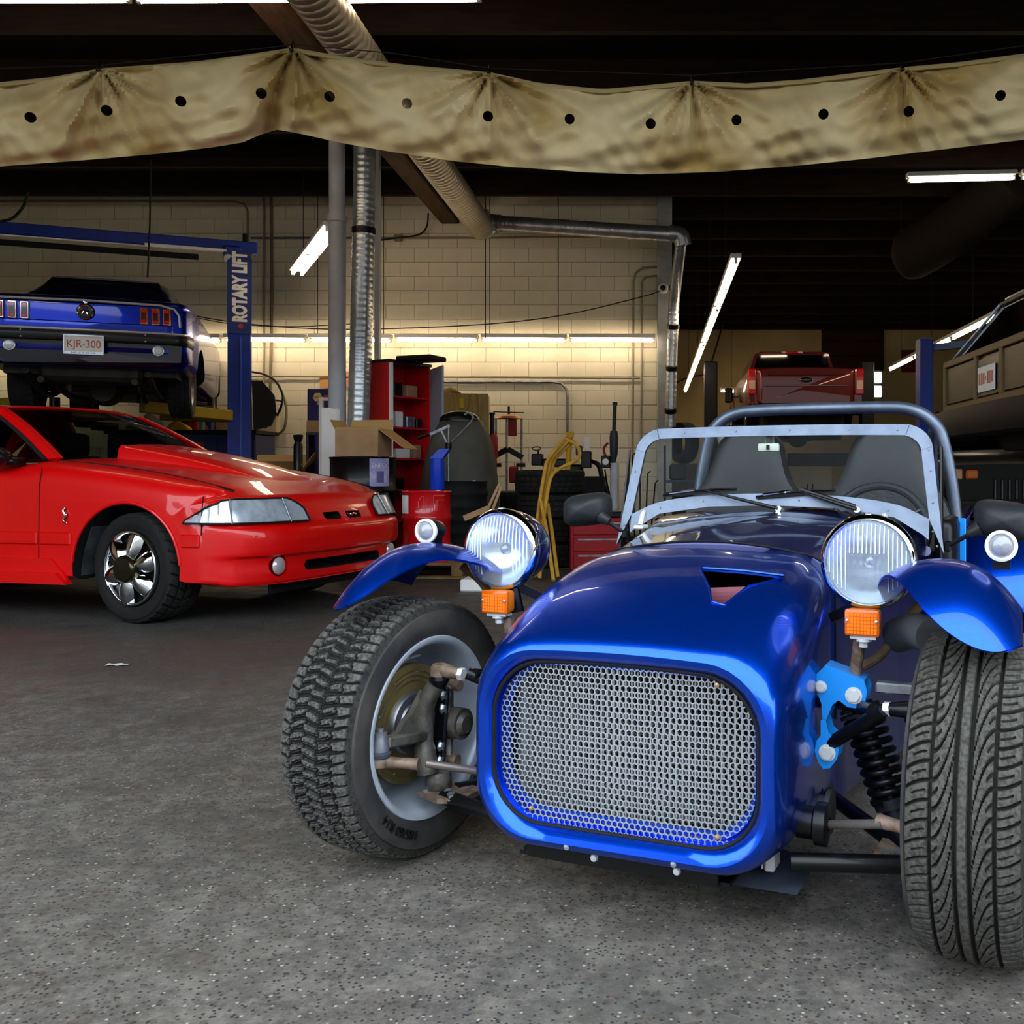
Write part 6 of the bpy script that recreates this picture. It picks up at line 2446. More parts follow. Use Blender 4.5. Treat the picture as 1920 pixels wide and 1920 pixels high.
# rear window, leaning forward, with bright frame; roof
b = MB()
b.prism([(0.05, 0.90, wz(1.69)), (0.05, -0.90, wz(1.69)), (0.36, -0.78, wz(2.08)), (0.36, 0.78, wz(2.08))], (0.012, 0, 0))
b.build('rear_window', DARKGLASS, wg, 0)
b = MB()
b.tube([(0.035, -0.92, wz(1.69)), (0.035, 0.92, wz(1.69)), (0.35, 0.80, wz(2.09)), (0.35, -0.80, wz(2.09))], 0.012, 6, closed=True)
b.build('window_frame', STEEL, wg)
b = MB()
b.loft([[(0.36, y, wz(2.02)) for y in (-0.80, 0.80)] + [(0.36, y, wz(2.12)) for y in (0.74, -0.74)], [(3.0, y, wz(2.04)) for y in (-0.80, 0.80)] + [(3.0, y, wz(2.14)) for y in (0.74, -0.74)]], cap0=True, cap1=True)
b.build('roof', DKMAR, wg, 20)
for sy in (-1, 1):
    b = MB()
    b.prism([(0.06, sy * 0.93, wz(1.70)), (3.6, sy * 0.93, wz(1.70)), (3.0, sy * 0.80, wz(2.06)), (0.37, sy * 0.80, wz(2.06))], (0, -sy * 0.02, 0))
    b.build('side_window', DARKGLASS, wg, 0)
# bumper
b = MB()
rings = []
for y, x in ((1.02, 0.20), (1.0, 0.0), (0.93, -0.10), (0.6, -0.14), (0, -0.15), (-0.6, -0.14), (-0.93, -0.10), (-1.0, 0.0), (-1.02, 0.2)):
    rings.append([(x + 0.06, y, wz(1.30)), (x, y, wz(1.30)), (x - 0.015, y, wz(1.26)), (x - 0.015, y, wz(1.17)), (x, y, wz(1.12)), (x + 0.06, y, wz(1.11))])
b.loft(rings, cap0=True, cap1=True)
b.build('bumper', mat('wagon_bumper', '#0d0a0a', 0.6), wg, 40)
b = MB()
b.box((2.1, 0, wz(1.22)), (4.0, 1.5, 0.16))
b.tube([(0.95, -0.7, wz(1.0)), (0.95, 0.7, wz(1.0))], 0.05, 10)
b.box((0.5, 0, wz(1.12)), (0.6, 0.9, 0.2), bev=0.04)
b.build('underframe', UND, wg, 0)
for sy in (-1, 1):
    for xx in (0.95, 3.7):
        b = MB()
        c = Vector((xx, sy * 0.80, 0.33))
        b.lathe([(0, 0.05 * sy), (0.19, 0.08 * sy), (0.2, -0.08 * sy)], o=c, d=(0, 1, 0), n=24)
        w = b.build('road_wheel', STEEL, wg)
        me = bpy.data.meshes.get('wagon_tyre') or tyre_mesh('wagon_tyre', 0.33, 0.21, 0.195, None, [RUBBER2, RUBBER2], nth=48, nt=12)
        t = link('tyre', me, w)
        t.location = c
        t.rotation_euler = (0, 0, PI / 2)
# its lift: blue post behind and a black pad arm
wl = empty('wagon_lift', at(1733, 890, 10.2), 0, 'blue lift post with a black curved guard beside the wagon', 'lift')
wl.location.z = 0
b = MB()
b.box((0, 0, 1.17), (0.14, 0.2, 2.34), bev=0.01)
p = b.build('post', LIFTBLUE, wl, 0)
b = MB()
b.bar((0.05, 0, 2.24), (0.9, -0.9, 2.24), 0.07, 0.07)
b.build('cross_bar', mat('lift_bar_grey', '#5a6f9c', 0.4), wl, 0)
b = MB()
rings = []
for k in range(13):
    a = math.radians(20 + 110 * k / 12)
    o_ = Vector((0.38 - 0.40 * math.sin(a) * 1.05, -2.6, 1.28 - 0.0 + 0.16 * math.sin(a) * 0 + 0.20 * (1 - ((k - 7) / 7) ** 2)))
    rings.append([o_ + Vector((0, -0.12, 0.03)), o_ + Vector((0, 0.12, 0.03)), o_ + Vector((0, 0.12, -0.03)), o_ + Vector((0, -0.12, -0.03))])
b.loft(rings, cap0=True, cap1=True)
b.bar((0.05, -0.1, 1.25), (0.25, -2.6, 1.40), 0.12, 0.1)
b.build('lift_arm', BLACK, wl, 40)

# ================================================================ black truck standing below, behind the wagon
bt = empty('black_truck', (4.0, 10.0, 0), math.radians(-6), 'black truck parked under the raised wagon with an amber lamp lit by the shop', 'truck')
b = MB()
b.loft([bring(0.0, .92, .40, .98, .08, .02), bring(0.12, .96, .36, 1.08, .1, .02), bring(1.1, 0.98, .36, 1.14, .1, .03), bring(1.3, .98, .36, 1.16, .1, .03), bring(4.6, .97, .36, 1.15, .1, .02)], cap0=True, cap1=True)
b.build('body', BLACK, bt, 40)
b = MB()
b.loft([[(x, 1.35, z) for x, z in ((-0.88, 1.12), (0.88, 1.12), (0.84, 1.2), (-0.84, 1.2))], [(x, 1.85, z) for x, z in ((-0.86, 1.12), (0.86, 1.12), (0.70, 1.66), (-0.70, 1.66))], [(x, 3.2, z) for x, z in ((-0.86, 1.12), (0.86, 1.12), (0.70, 1.68), (-0.70, 1.68))]], cap0=True, cap1=True)
b.build('cab', DARKGLASS, bt, 30)
for sx in (-1, 1):
    b = MB()
    b.box((sx * 0.86, -0.01, 0.86), (0.22, 0.04, 0.12), bev=0.02)
    b.build('headlight', mat('dim_headlight', '#c9a27e', 0.2, metal=0.5), bt, 0)
    b = MB()
    b.box((sx * 0.66, -0.012, 0.86), (0.13, 0.04, 0.1), bev=0.015)
    b.build('amber_lamp', ORANGE, bt, 0)
    for yy_ in (0.85, 3.8):
        b = MB()
        c = Vector((sx * 0.80, yy_, 0.36))
        b.lathe([(0, 0.05 * sx), (0.2, 0.08 * sx), (0.21, -0.08 * sx)], o=c, d=(1, 0, 0), n=24)
        w = b.build('road_wheel', BLACK, bt)
        me = bpy.data.meshes.get('truck_tyre') or tyre_mesh('truck_tyre', 0.36, 0.24, 0.21, None, [RUBBER2, RUBBER2], nth=48, nt=12)
        t = link('tyre', me, w)
        t.location = c
for k in range(12):
    b = MB()
    b.box((-0.42 + k * 0.075, -0.01, 0.70), (0.03, 0.03, 0.22), bev=0.008)
    b.build('grille_bar', mat('dark_chrome_bar', '#5a5c60', 0.25, metal=0.8), bt, 0)
b = MB()
b.box((0, -0.06, 0.50), (1.9, 0.14, 0.16), bev=0.03)
b.build('bumper', BLACK, bt, 0)
# ================================================================ things standing about the shop
def drum(name, loc, r, h, m, label, cat, ribs=(0.33, 0.66), group=None, lid=None):
    e = empty(name, loc, 0, label, cat, group)
    b = MB()
    prof = [(0, 0.012), (r - 0.012, 0.012), (r, 0.0), (r, 0.02)]
    for q in ribs:
        z = h * q
        prof += [(r - 0.004, z - 0.03), (r + 0.008, z - 0.012), (r + 0.008, z + 0.012), (r - 0.004, z + 0.03)]
    prof += [(r - 0.004, h - 0.02), (r + 0.004, h - 0.008), (r, h), (r - 0.01, h - 0.002), (r - 0.014, h - 0.018), (0, h - 0.018)]
    b.lathe(prof, n=40)
    b.build('shell', m, e, 40)
    b = MB()
    b.cyl((r * 0.55, -r * 0.3, h - 0.018), (r * 0.55, -r * 0.3, h + 0.006), 0.03, n=14)
    b.build('bung', lid or BOLT, e)
    return e
def curved_label(name, parent, r, z0, z1, a0, a1, m, text=None, tm=None, size=0.05):
    b = MB()
    n = 12
    b.grid(lambda s, t: ((r + 0.002) * math.cos(a0 + (a1 - a0) * s), (r + 0.002) * math.sin(a0 + (a1 - a0) * s), z0 + (z1 - z0) * t), n, 2)
    o = b.build(name, m, parent, 60)
    if text:
        vs, fs = text_geo(text, size, 0.0004)
        am = (a0 + a1) / 2
        b = MB()
        b.add([((r + 0.0035) * math.cos(am + p[0] / r), (r + 0.0035) * math.sin(am + p[0] / r), z0 + (z1 - z0) * 0.74 + p[1]) for p in vs], fs)
        b.build('lettering', tm or WHITE, o, 0)
    return o
p = at(681, 1000, 8.3)
dr1 = drum('black_oil_drum', (p.x, 8.3, 0.14), 0.285, 0.875, BLACK, 'tall black oil drum with a lavender label and a cardboard box on top', 'drum')
lab = curved_label('drum_label', dr1, 0.286, 0.62, 0.86, math.radians(-62), math.radians(-24), mat('lavender_label', '#8f88b8', 0.5, col2='#b9b3d2', nscale=9), 'ENEOS', WHITE, 0.052)
b = MB()
b.grid(lambda s, t: (0.2895 * math.cos(math.radians(-50 + 14 * s)), 0.2895 * math.sin(math.radians(-50 + 14 * s)), 0.65 + 0.10 * t), 6, 2)
b.build('label_print', mat('label_dark_print', '#5c5586', 0.5), lab, 0)
p = at(880, 1000, 8.8)
drum('black_steel_drum', (at(866, 1000, 8.87).x, 8.87, 0.0), 0.24, 0.80, BLACKM, 'dull black ribbed drum behind the red keg', 'drum', ribs=(0.25, 0.4, 0.55, 0.7, 0.85))
p = at(800, 1000, 7.85)
keg = drum('red_keg', (p.x, 7.85, 0.14), 0.20, 0.585, mat('keg_red', '#c8101a', 0.3, coat=0.6), 'glossy red steel keg standing on a pallet behind the blue wing', 'keg', ribs=(0.22, 0.62))
curved_label('keg_sticker', keg, 0.201, 0.40, 0.55, math.radians(-152), math.radians(-122), WHITE)
b = MB()
rk = 0.2015
def kp(a, z):
    a = math.radians(a)
    return (rk * math.cos(a), rk * math.sin(a), z)
for poly in ([(-95, .42), (-95, .50), (-88, .54), (-82, .54), (-82, .42)], [(-78, .42), (-78, .47), (-66, .47), (-66, .42)], [(-60, .42), (-60, .55), (-30, .55)], [(-52, .42), (-52, .51), (-30, .51)]):
    b.tube([kp(*q) for q in poly], 0.002, 4)
b.build('keg_line_print', mat('pink_line_print', '#e88a86', 0.5), keg)
# wooden pallet carrying drum and keg
e = empty('wooden_pallet', (at(765, 1000, 8.1).x, 8.12, 0), 0, 'wooden pallet under the black drum and the red keg', 'pallet')
for k in range(6):
    b = MB()
    b.box((0, -0.41 + k * 0.164, 0.126), (1.15, 0.12, 0.022), bev=0.003)
    b.build('deck_board', PALLETW, e, 0)
for x in (-0.52, 0.0, 0.52):
    b = MB()
    b.box((x, 0, 0.07), (0.09, 0.94, 0.088), bev=0.003)
    b.build('bearer', PALLETW, e, 0)
for y in (-0.4, 0, 0.4):
    b = MB()
    b.box((0, y, 0.013), (1.15, 0.12, 0.022), bev=0.003)
    b.build('bottom_board', PALLETW, e, 0)
b = MB()
b.box((0, 0, 0.045), (0.24, 0.3, 0.09), bev=0.01)
o = tag(b.build('paper_stack', WHITE, smooth=0), 'stack of white paper on the floor behind the kit car wheel', 'paper')
o.location = (at(900, 1000, 7.0).x, 7.0, 0)

def open_box(name, loc, rz, w, d, h, label, flaps, cat='box', text=None):
    e = empty(name, loc, rz, label, cat)
    t = 0.006
    for nm_, c, dd in (('side', (0, -d / 2, h / 2), (w, t, h)), ('side', (0, d / 2, h / 2), (w, t, h)), ('side', (-w / 2, 0, h / 2), (t, d, h)), ('side', (w / 2, 0, h / 2), (t, d, h)), ('base', (0, 0, t / 2), (w, d, t))):
        b = MB()
        b.box(c, dd)
        b.build(nm_, CARD, e, 0)
    for (edge, ang, ln) in flaps:
        b = MB()
        a = math.radians(ang)
        if edge in '-y +y'.split():
            s = -1 if edge == '-y' else 1
            p0 = Vector((0, s * d / 2, h))
            dv = Vector((0, s * math.cos(a), math.sin(a)))
            wv = Vector((w / 2, 0, 0))
        else:
            s = -1 if edge == '-x' else 1
            p0 = Vector((s * w / 2, 0, h))
            dv = Vector((s * math.cos(a), 0, math.sin(a)))
            wv = Vector((0, d / 2, 0))
        n = dv.cross(wv).normalized() * t
        b.prism([p0 - wv, p0 + wv, p0 + wv * 0.98 + dv * ln, p0 - wv * 0.98 + dv * ln], n)
        b.build('flap', CARDIN, e, 0)
    if text:
        text_on('box_lettering', text, 0.13, (w / 2 + 0.004, 0, h * 0.42), (0, 1, 0), (0, 0, 1), mat('box_red_ink', '#9c4a38', 0.7), e, 0.001)
    return e
q = at(682, 857, 8.3)
open_box('cardboard_box', (q.x + 0.0, 8.3, 1.023), math.radians(-10), 0.40, 0.26, 0.235, 'open cardboard box standing on the black oil drum', [('-y', 80, 0.02), ('+x', -35, 0.30), ('+y', 75, 0.1), ('-x', 60, 0.1)])
q = at(525, 865, 11.0)
open_box('cardboard_box', (q.x - 0.02, 11.0, 0.50), math.radians(12), 0.56, 0.36, 0.40, 'large open cardboard box right of the blue lift post', [('-y', 35, 0.2), ('+y', 80, 0.2), ('+x', 55, 0.26)], text='DAY')
e = empty('low_table', (q.x, 11.0, 0), math.radians(12), 'low steel table under the large cardboard box', 'table')
b = MB()
b.box((0, 0, 0.48), (0.62, 0.5, 0.035), bev=0.005)
b.build('table_top', STEEL, e, 0)
for sx in (-1, 1):
    for sy in (-1, 1):
        b = MB()
        b.box((sx * 0.28, sy * 0.22, 0.23), (0.04, 0.04, 0.46))
        b.build('leg', STEEL, e, 0)

# blue jug and hand pump
p = at(820, 918, 7.85)
e = empty('blue_oil_jug', (p.x, 7.85, 0.733), 0, 'blue plastic oil jug with a wide spout on the red keg', 'jug')
JB = mat('jug_blue', '#1238b8', 0.35)
b = MB()
b.lathe([(0, 0), (0.056, 0.0), (0.06, 0.01), (0.058, 0.20), (0.056, 0.26), (0.05, 0.265), (0, 0.262)], n=26)
b.build('body', JB, e, 40)
b = MB()
b.prism([(-0.05, -0.045, 0.26), (0.05, -0.045, 0.26), (0.11, -0.035, 0.345), (0.02, -0.035, 0.34), (-0.045, -0.045, 0.275)], (0, 0.085, 0))
b.build('spout', JB, e, 0)
p = at(846, 905, 8.87)
e = empty('hand_oil_pump', (p.x, 8.87, 0.785), 0, 'rotary hand pump with steel lever and hose standing in a black drum', 'pump')
def rel(px, py, Y=8.87):
    return at(px, py, Y) - Vector((p.x, 8.87, 0.785))
b = MB()
b.tube([rel(841, 905), rel(841, 800)], 0.012, 10)
b.build('pipe', STEEL, e)
b = MB()
b.tube([rel(841, 830), rel(841, 842)], 0.03, 14)
b.build('pump_head', BLACK, e)
b = MB()
b.bar(rel(843, 798), rel(805, 815), 0.012, 0.025)
b.bar(rel(827, 806), rel(838, 830), 0.01, 0.015)
b.build('lever', STEEL, e, 0)
b = MB()
b.tube([rel(806, 814), rel(783, 822)], 0.016, 8)
b.build('grip', BLACK, e)
b = MB()
b.tube(spline([rel(848, 828), rel(868, 808), rel(884, 790), rel(886, 780), rel(878, 774), rel(872, 778)], 5), 0.010, 8)
b.build('hose', STEEL, e)

# red tool cabinet with one door swung open
e = empty('red_tool_cabinet', (at(745, 1000, 9.6).x, 9.75, 0), math.radians(60), 'tall red steel cabinet with one grey door open on cluttered shelves', 'cabinet')
RC = mat('cabinet_red', '#c4141a', 0.4, coat=0.3)
GD = mat('door_grey', '#8b93a1', 0.45)
b = MB()
b.box((-0.28, 0.06, 1.0), (0.02, 0.38, 2.0))
b.build('side_panel', RC, e, 0)
b = MB()
b.box((0.28, 0.06, 1.0), (0.02, 0.38, 2.0))
b.build('side_panel', RC, e, 0)
b = MB()
b.box((0, 0.24, 1.0), (0.56, 0.02, 2.0))
b.build('back_panel', RC, e, 0)
b = MB()
b.box((0, 0.06, 2.015), (0.60, 0.40, 0.03))
b.build('top_panel', BLACK, e, 0)
for k in range(6):
    b = MB()
    b.box((0, 0.06, 0.06 + k * 0.32), (0.54, 0.35, 0.018))
    b.build('shelf', RC, e, 0)
b = MB()
b.box((-0.285, -0.147, 1.0), (0.03, 0.03, 1.98))
b.build('door_edge', WHITE, e, 0)
dd = MB()
dd.bar((0.285, -0.145, 1.0), (0.06, -0.52, 1.0), 0.022, 1.95)
dr_ = dd.build('door', GD, e, 0)
b = MB()
b.bar((0.075, -0.50, 1.0), (0.05, -0.53, 1.0), 0.035, 0.08)
b.build('door_handle', BLACK, dr_, 0)
root = e
for k, (x, z, w, h, m) in enumerate(((-0.12, 1.73, .12, .14, BLACK), (0.08, 1.72, .15, .12, CARD), (-0.1, 1.4, .1, .16, WHITE), (0.06, 1.39, .12, .12, STEEL), (0.18, 1.38, .08, .1, BLACK), (-0.05, 1.07, .2, .1, WHITE), (0.16, 1.08, .1, .14, CARD), (-0.1, 0.75, .14, .12, BLACK))):
    b = MB()
    b.box((0, 0, h / 2), (w, 0.16, h), bev=0.008)
    o = b.build('parts_box', m, None, 0)
    q = Matrix.Translation(e.location) @ Matrix.Rotation(math.radians(60), 4, 'Z') @ Vector((x, 0.0, z))
    zz_ = min((0.06 + j * 0.32 + 0.0095 for j in range(6)), key=lambda s: abs(s - (z - h / 2)))
    o.location = (q.x, q.y, zz_)
    o.rotation_euler = (0, 0, math.radians(60))
    tag(o, '%s small box in the red cabinet, %s shelf' % (('black', 'brown', 'white', 'grey', 'narrow black', 'wide white', 'tall brown', 'lowest black')[k], ('top', 'top', 'second', 'second', 'second', 'third', 'third', 'fourth')[k]), 'box', 'boxes on the cabinet shelves')
b = MB()
b.box((0, 0, 0), (0.42, 0.3, 0.05), bev=0.01)
o = tag(b.build('tool_tray', BLACKM, smooth=0), 'black tray lying on top of the red cabinet', 'tray')
o.location = (at(786, 690, 9.6).x, 9.68, 2.057)
o.rotation_euler = (0, 0, math.radians(-20))

# grey covered waste bin
e = empty('grey_cart_cover', (at(866, 1000, 9.6).x, 9.5, 0), 0, 'big grey fabric-covered cart with a black lid behind the pump', 'cart')
b = MB()
rings = []
for k in range(16):
    t = k / 15
    z = 0.42 + 0.98 * t
    hw = np.interp(t, [0, .3, .7, .9, 1], [.39, .37, .32, .26, .2])
    hd = np.interp(t, [0, .3, .7, .9, 1], [.40, .36, .28, .22, .15])
    r_ = []
    for a in range(48):
        an = 2 * PI * a / 48
        ex = 0.6
        f = 1 + 0.03 * math.sin(an * 7 + 2) * (1 - t) + 0.015 * math.sin(an * 15)
        r_.append((math.copysign(abs(math.cos(an)) ** ex, math.cos(an)) * hw * f + 0.02 * t, math.copysign(abs(math.sin(an)) ** ex, math.sin(an)) * hd * f, z))
    rings.append(r_)
b.loft(rings, cap0=True, cap1=True)
b.build('cover', GREYTARP, e, 60)
b = MB()
b.ball((0.0, 0, 1.40), 0.2, (1.05, 0.8, 0.55), 20, 10)
b.build('lid', BLACK, e)
b = MB()
b.box((0, 0, 0.24), (0.74, 0.74, 0.44), bev=0.04)
b.build('cart_body', BLACKM, e, 0)

# wooden crate with a rag heap
p = at(862, 738, 11.6)
e = empty('wooden_crate', (p.x, 11.7, 0), math.radians(8), 'tall pale wooden crate standing against the block wall', 'crate')
zt_ = CH + (HY - 738) / F * 11.5
for k in range(6):
    b = MB()
    b.box((-0.275 + k * 0.11, -0.24, zt_ / 2), (0.106, 0.02, zt_), bev=0.003)
    b.build('slat', CRATE, e, 0)
for k in range(4):
    b = MB()
    b.box((0.325, -0.17 + k * 0.12, zt_ / 2), (0.02, 0.116, zt_), bev=0.003)
    b.build('slat', CRATE, e, 0)
b = MB()
b.box((0, 0, zt_ / 2), (0.62, 0.44, zt_ - 0.02))
b.build('core', CRATE, e, 0)
b = MB()
b.box((0.02, -0.256, zt_ - 0.12), (0.05, 0.004, 0.12))
b.build('yellow_tag', mat('yellow_tag', '#c9b52a', 0.6), e, 0)
b = MB()
rings = []
for k in range(8):
    t = k / 7
    r_ = []
    for a in range(18):
        an = 2 * PI * a / 18
        f = (1 - t ** 2.2) * (1 + 0.18 * math.sin(an * 3 + k) + 0.1 * math.sin(an * 5 + 2 * k)) + 0.02
        r_.append((0.13 * f * math.cos(an) + 0.03 * t, 0.09 * f * math.sin(an), 0.085 * t))
    rings.append(r_)
b.loft(rings, cap0=True, cap1=True)
o = tag(b.build('rag_heap', mat('brown_rag', '#8f6f45', 0.9), smooth=60), 'crumpled brown rag lying on the wooden crate', 'rag')
o.location = (at(840, 738, 11.6).x, 11.6, zt_ + 0.001)

# strut spring press
p = at(954, 905, 12.2)
e = empty('spring_press', (p.x, 12.2, 0), 0, 'upright spring press with copper dome, steel rods and crank bar', 'press')
def rp(px, py, dy=0.0):
    v = at(px, py, 12.2)
    return Vector((v.x - p.x, dy, v.z))
for px in (930, 950, 978):
    b = MB()
    b.tube([rp(px, 784), (rp(px, 784).x, 0, 0.62)], 0.014, 8)
    b.build('rod', STEEL, e)
b = MB()
c = rp(954, 785)
b.lathe([(0.17, 0), (0.15, 0.03), (0.08, 0.05), (0.0, 0.06)], o=(c.x, 0, c.z), n=24)
b.build('dome', mat('copper_dome', '#c98a6a', 0.4, metal=0.4), e)
b = MB()
b.tube([rp(954, 778), rp(954, 762)], 0.016, 8)
b.build('screw', BLACK, e)
b = MB()
b.tube([rp(925, 772), rp(983, 774)], 0.008, 6)
b.build('crank_bar', BLACK, e)
b = MB()
b.box(rp(961, 802), (0.11, 0.06, 0.22), bev=0.01)
b.box(rp(963, 890), (0.12, 0.08, 0.22), bev=0.02)
b.build('ram_block', mat('press_red', '#8a1c1c', 0.4), e, 0)
b = MB()
b.bar(rp(928, 855), rp(952, 842), 0.05, 0.07)
b.bar(rp(952, 842), rp(980, 858), 0.05, 0.07)
b.bar(rp(925, 872), rp(940, 872), 0.04, 0.05)
b.bar(rp(968, 872), rp(985, 872), 0.04, 0.05)
b.build('jaw', BLACK, e, 0)
b = MB()
b.box((rp(958, 905).x, 0, 0.31), (0.32, 0.3, 0.62), bev=0.01)
b.build('stand', BLACKM, e, 0)
# red cylinder jack beside it
p = at(923, 890, 11.6)
e = empty('red_ram_jack', (p.x, 11.6, 0), 0, 'slim red and black ram jack beside the spring press', 'jack')
z0 = at(0, 890, 12.0).z
b = MB()
b.lathe([(0, 0), (0.06, 0), (0.06, 0.03), (0.04, 0.05), (0.04, 0.8), (0, 0.8)], n=18)
b.build('stand', BLACKM, e)
b = MB()
b.lathe([(0, 0.8), (0.05, 0.8), (0.055, 1.05), (0.07, 1.1), (0.07, 1.32), (0.05, 1.36), (0, 1.36)], n=18)
b.build('cylinder', MATS['press_red'], e)
b = MB()
b.lathe([(0, 1.36), (0.028, 1.36), (0.028, 1.60), (0.036, 1.61), (0.036, 1.63), (0, 1.63)], n=14)
b.build('ram', BLACK, e)

# stacked tyres
tme = tyre_mesh('spare_tyre_mesh', 0.335, 0.215, 0.20, tread_plain, [RUBBER2, mat('spare_tread', '#0a0a0a', 0.8, col2='#1d1d1d', attr='wear')], nth=200, nt=36)
tx_ = at(1034, 900, 8.9).x
for k in range(4):
    o = link('spare_tyre', tme)
    o.rotation_euler = (0, -PI / 2, 0.7 * k)
    o.location = (tx_ + 0.012 * ((k * 7) % 3 - 1), 8.9, 0.1105 + k * 0.228)
    tag(o, 'black tyre in the stack behind the yellow tubes, %s' % ('lowest of four', 'second from the floor', 'third from the floor', 'topmost')[k], 'tyre', 'stacked tyres')
tx_ = at(975, 900, 10.4).x
for k in range(3):
    o = link('spare_tyre', tme)
    o.rotation_euler = (0, -PI / 2, 0.9 * k + 0.4)
    o.location = (tx_ + 0.014 * ((k * 5) % 3 - 1), 10.45, 0.1105 + k * 0.228)
    tag(o, 'black tyre in the low stack right of the covered cart, %s' % ('lowest', 'middle', 'topmost')[k], 'tyre', 'stacked tyres by the cart')

# bundle of bent yellow tubes leaning on the tyres
def ytube(label, pts, r=0.016):
    P = [at(px, py, Y) for px, py, Y in pts]
    P = [Vector(q) for q in spline(P, 3)] if len(P) > 4 else P
    o_ = P[-1].copy()
    b = MB()
    b.tube([q - o_ for q in P], r, 10)
    o = b.build('yellow_tube', YELLOW)
    o.location = o_
    return tag(o, label, 'tube', 'bent yellow tubes')
def fl(px, Y):
    return HY + (CH - 0.016) * F / Y
for k, (dx, lab_) in enumerate(((0, 'leftmost of the bundle'), (7, 'second of the bundle'), (13, 'third of the bundle'))):
    Y0 = 8.05 + 0.06 * k
    ytube('bent yellow tube leaning on the tyre stack, ' + lab_, [(1056 + 2.5 * dx * 0.6, 824 + dx * 0.2, Y0 + 0.25), (1058 - 26 + dx, 855, Y0 + 0.15), (1026 + dx, 866, Y0 + 0.1), (1022 + dx, 880, Y0 + 0.06), (1006 + dx * 0.8, 985, Y0 - 0.2), (1000 + dx * 0.9, fl(0, Y0 - 0.4), Y0 - 0.4)])
ytube('yellow tube with a curved hook end over the tyre stack', [(1058, 822, 8.35), (1078, 832, 8.35), (1087, 848, 8.3), (1082, 862, 8.2), (1058, 874, 8.15), (1042, 884, 8.1), (1030, 905, 8.0), (1018, 990, 7.8), (1012, fl(0, 7.6), 7.6)])
ytube('straight yellow tube crossing in front of the bundle, left one', [(1014, 940, 7.9), (1024, 990, 7.75), (1038, fl(0, 7.45), 7.45)])
ytube('straight yellow tube crossing in front of the bundle, right one', [(1027, 945, 8.0), (1034, 990, 7.9), (1046, fl(0, 7.7), 7.7)])
p = at(1068, 815, 10.4)
b = MB()
b.tube([(0, 0, 0), (0.02, 0, 0.8), (0.05, 0, at(0, 818, 10.4).z)], 0.03, 10)
b.box((0.05, 0, at(0, 815, 10.4).z), (0.08, 0.06, 0.06))
o = tag(b.build('yellow_pole', mat('bright_yellow', '#c9940a', 0.5), smooth=40), 'thick bright yellow pole standing behind the tyre stack', 'pole')
o.location = (at(1060, 815, 10.4).x, 10.4, 0)

# dark bench machine with a ring
p = at(1040, 890, 11.2)
e = empty('bench_machine', (p.x, 11.2, 0), 0, 'dark bench machine with a wire ring behind the yellow tubes', 'machine')
def rb_(px, py, dy=0.0):
    v = at(px, py, 11.2)
    return Vector((v.x - p.x, dy, v.z))
b = MB()
b.box((0.1, 0, 0.42), (1.0, 0.5, 0.84), bev=0.01)
b.build('bench', BLACKM, e, 0)
b = MB()
b.box(rb_(1008, 862), (0.13, 0.16, 0.14), bev=0.01)
b.box(rb_(1040, 868), (0.3, 0.12, 0.1), bev=0.02)
b.box(rb_(1100, 862), (0.12, 0.16, 0.2), bev=0.01)
b.box(rb_(1078, 880), (0.2, 0.2, 0.12), bev=0.03)
b.build('housing', BLACK, e, 0)
b = MB()
c = rb_(1006, 841)
b.tube([c + Vector((0.05 * math.cos(a), 0.02 * math.sin(a), 0.022 * math.sin(a))) for a in np.linspace(0, 2 * PI, 21)[:-1]], 0.006, 6, closed=True)
b.tube([c + Vector((0.02, 0, -0.02)), rb_(1010, 856)], 0.012, 6)
b.build('ring', BLACK, e)
b = MB()
b.tube(spline([rb_(1105, 862), rb_(1122, 872), rb_(1130, 900), rb_(1142, 935), rb_(1150, 970)], 5), 0.03, 8)
b.build('hose', BLACK, e)
b = MB()
b.box(rb_(1086, 845), (0.08, 0.06, 0.12), bev=0.01)
b.build('gauge_block', mat('machine_blue', '#2d4a6c', 0.5), e, 0)
b = MB()
b.box(rb_(1101, 830), (0.06, 0.004, 0.14))
b.build('paper_note', WHITE, e, 0)

# upright hydraulic jack with a gauge
p = at(1150, 930, 10.6)
e = empty('transmission_jack', (p.x, 10.6, 0), 0, 'tall dark hydraulic stand with a slim piston and round gauge', 'jack')
def rj(px, py, dy=0.0):
    v = at(px, py, 10.6)
    return Vector((v.x - p.x, dy, v.z))
b = MB()
b.tube([rj(1153, 757), rj(1151, 812)], 0.022, 10)
b.tube([rj(1153, 754), rj(1153, 760)], 0.03, 10)
b.build('piston', BLACK, e)
b = MB()
b.tube([rj(1151, 808), rj(1151, 820), rj(1151, 850), rj(1149, 868)], [0.04, 0.05, 0.045, 0.03], 12)
b.build('cylinder', mat('jack_body', '#2a2d33', 0.4), e)
b = MB()
b.tube([rj(1152, 868), (rj(1152, 0).x, 0, 0.12)], 0.05, 12)
b.build('column', POSTGREY, e)
b = MB()
b.box(rj(1136, 866, -0.03), (0.1, 0.07, 0.14), bev=0.01)
g = b.build('gauge_box', BLACK, e, 0)
b = MB()
b.lathe([(0, -0.012), (0.034, -0.010), (0.036, 0.0)], o=rj(1136, 866, -0.066), d=(0, 1, 0), n=20)
b.build('gauge_dial', WHITE, g)
b = MB()
for a in range(4):
    b.bar((rj(1152, 0).x, 0, 0.1), (rj(1152, 0).x + 0.3 * math.cos(a * PI / 2 + 0.6), 0.3 * math.sin(a * PI / 2 + 0.6), 0.04), 0.06, 0.05)
b.build('foot', BLACK, e, 0)
b = MB()
b.tube(spline([rj(1140, 830), rj(1132, 842), rj(1138, 862)], 4), 0.014, 8)
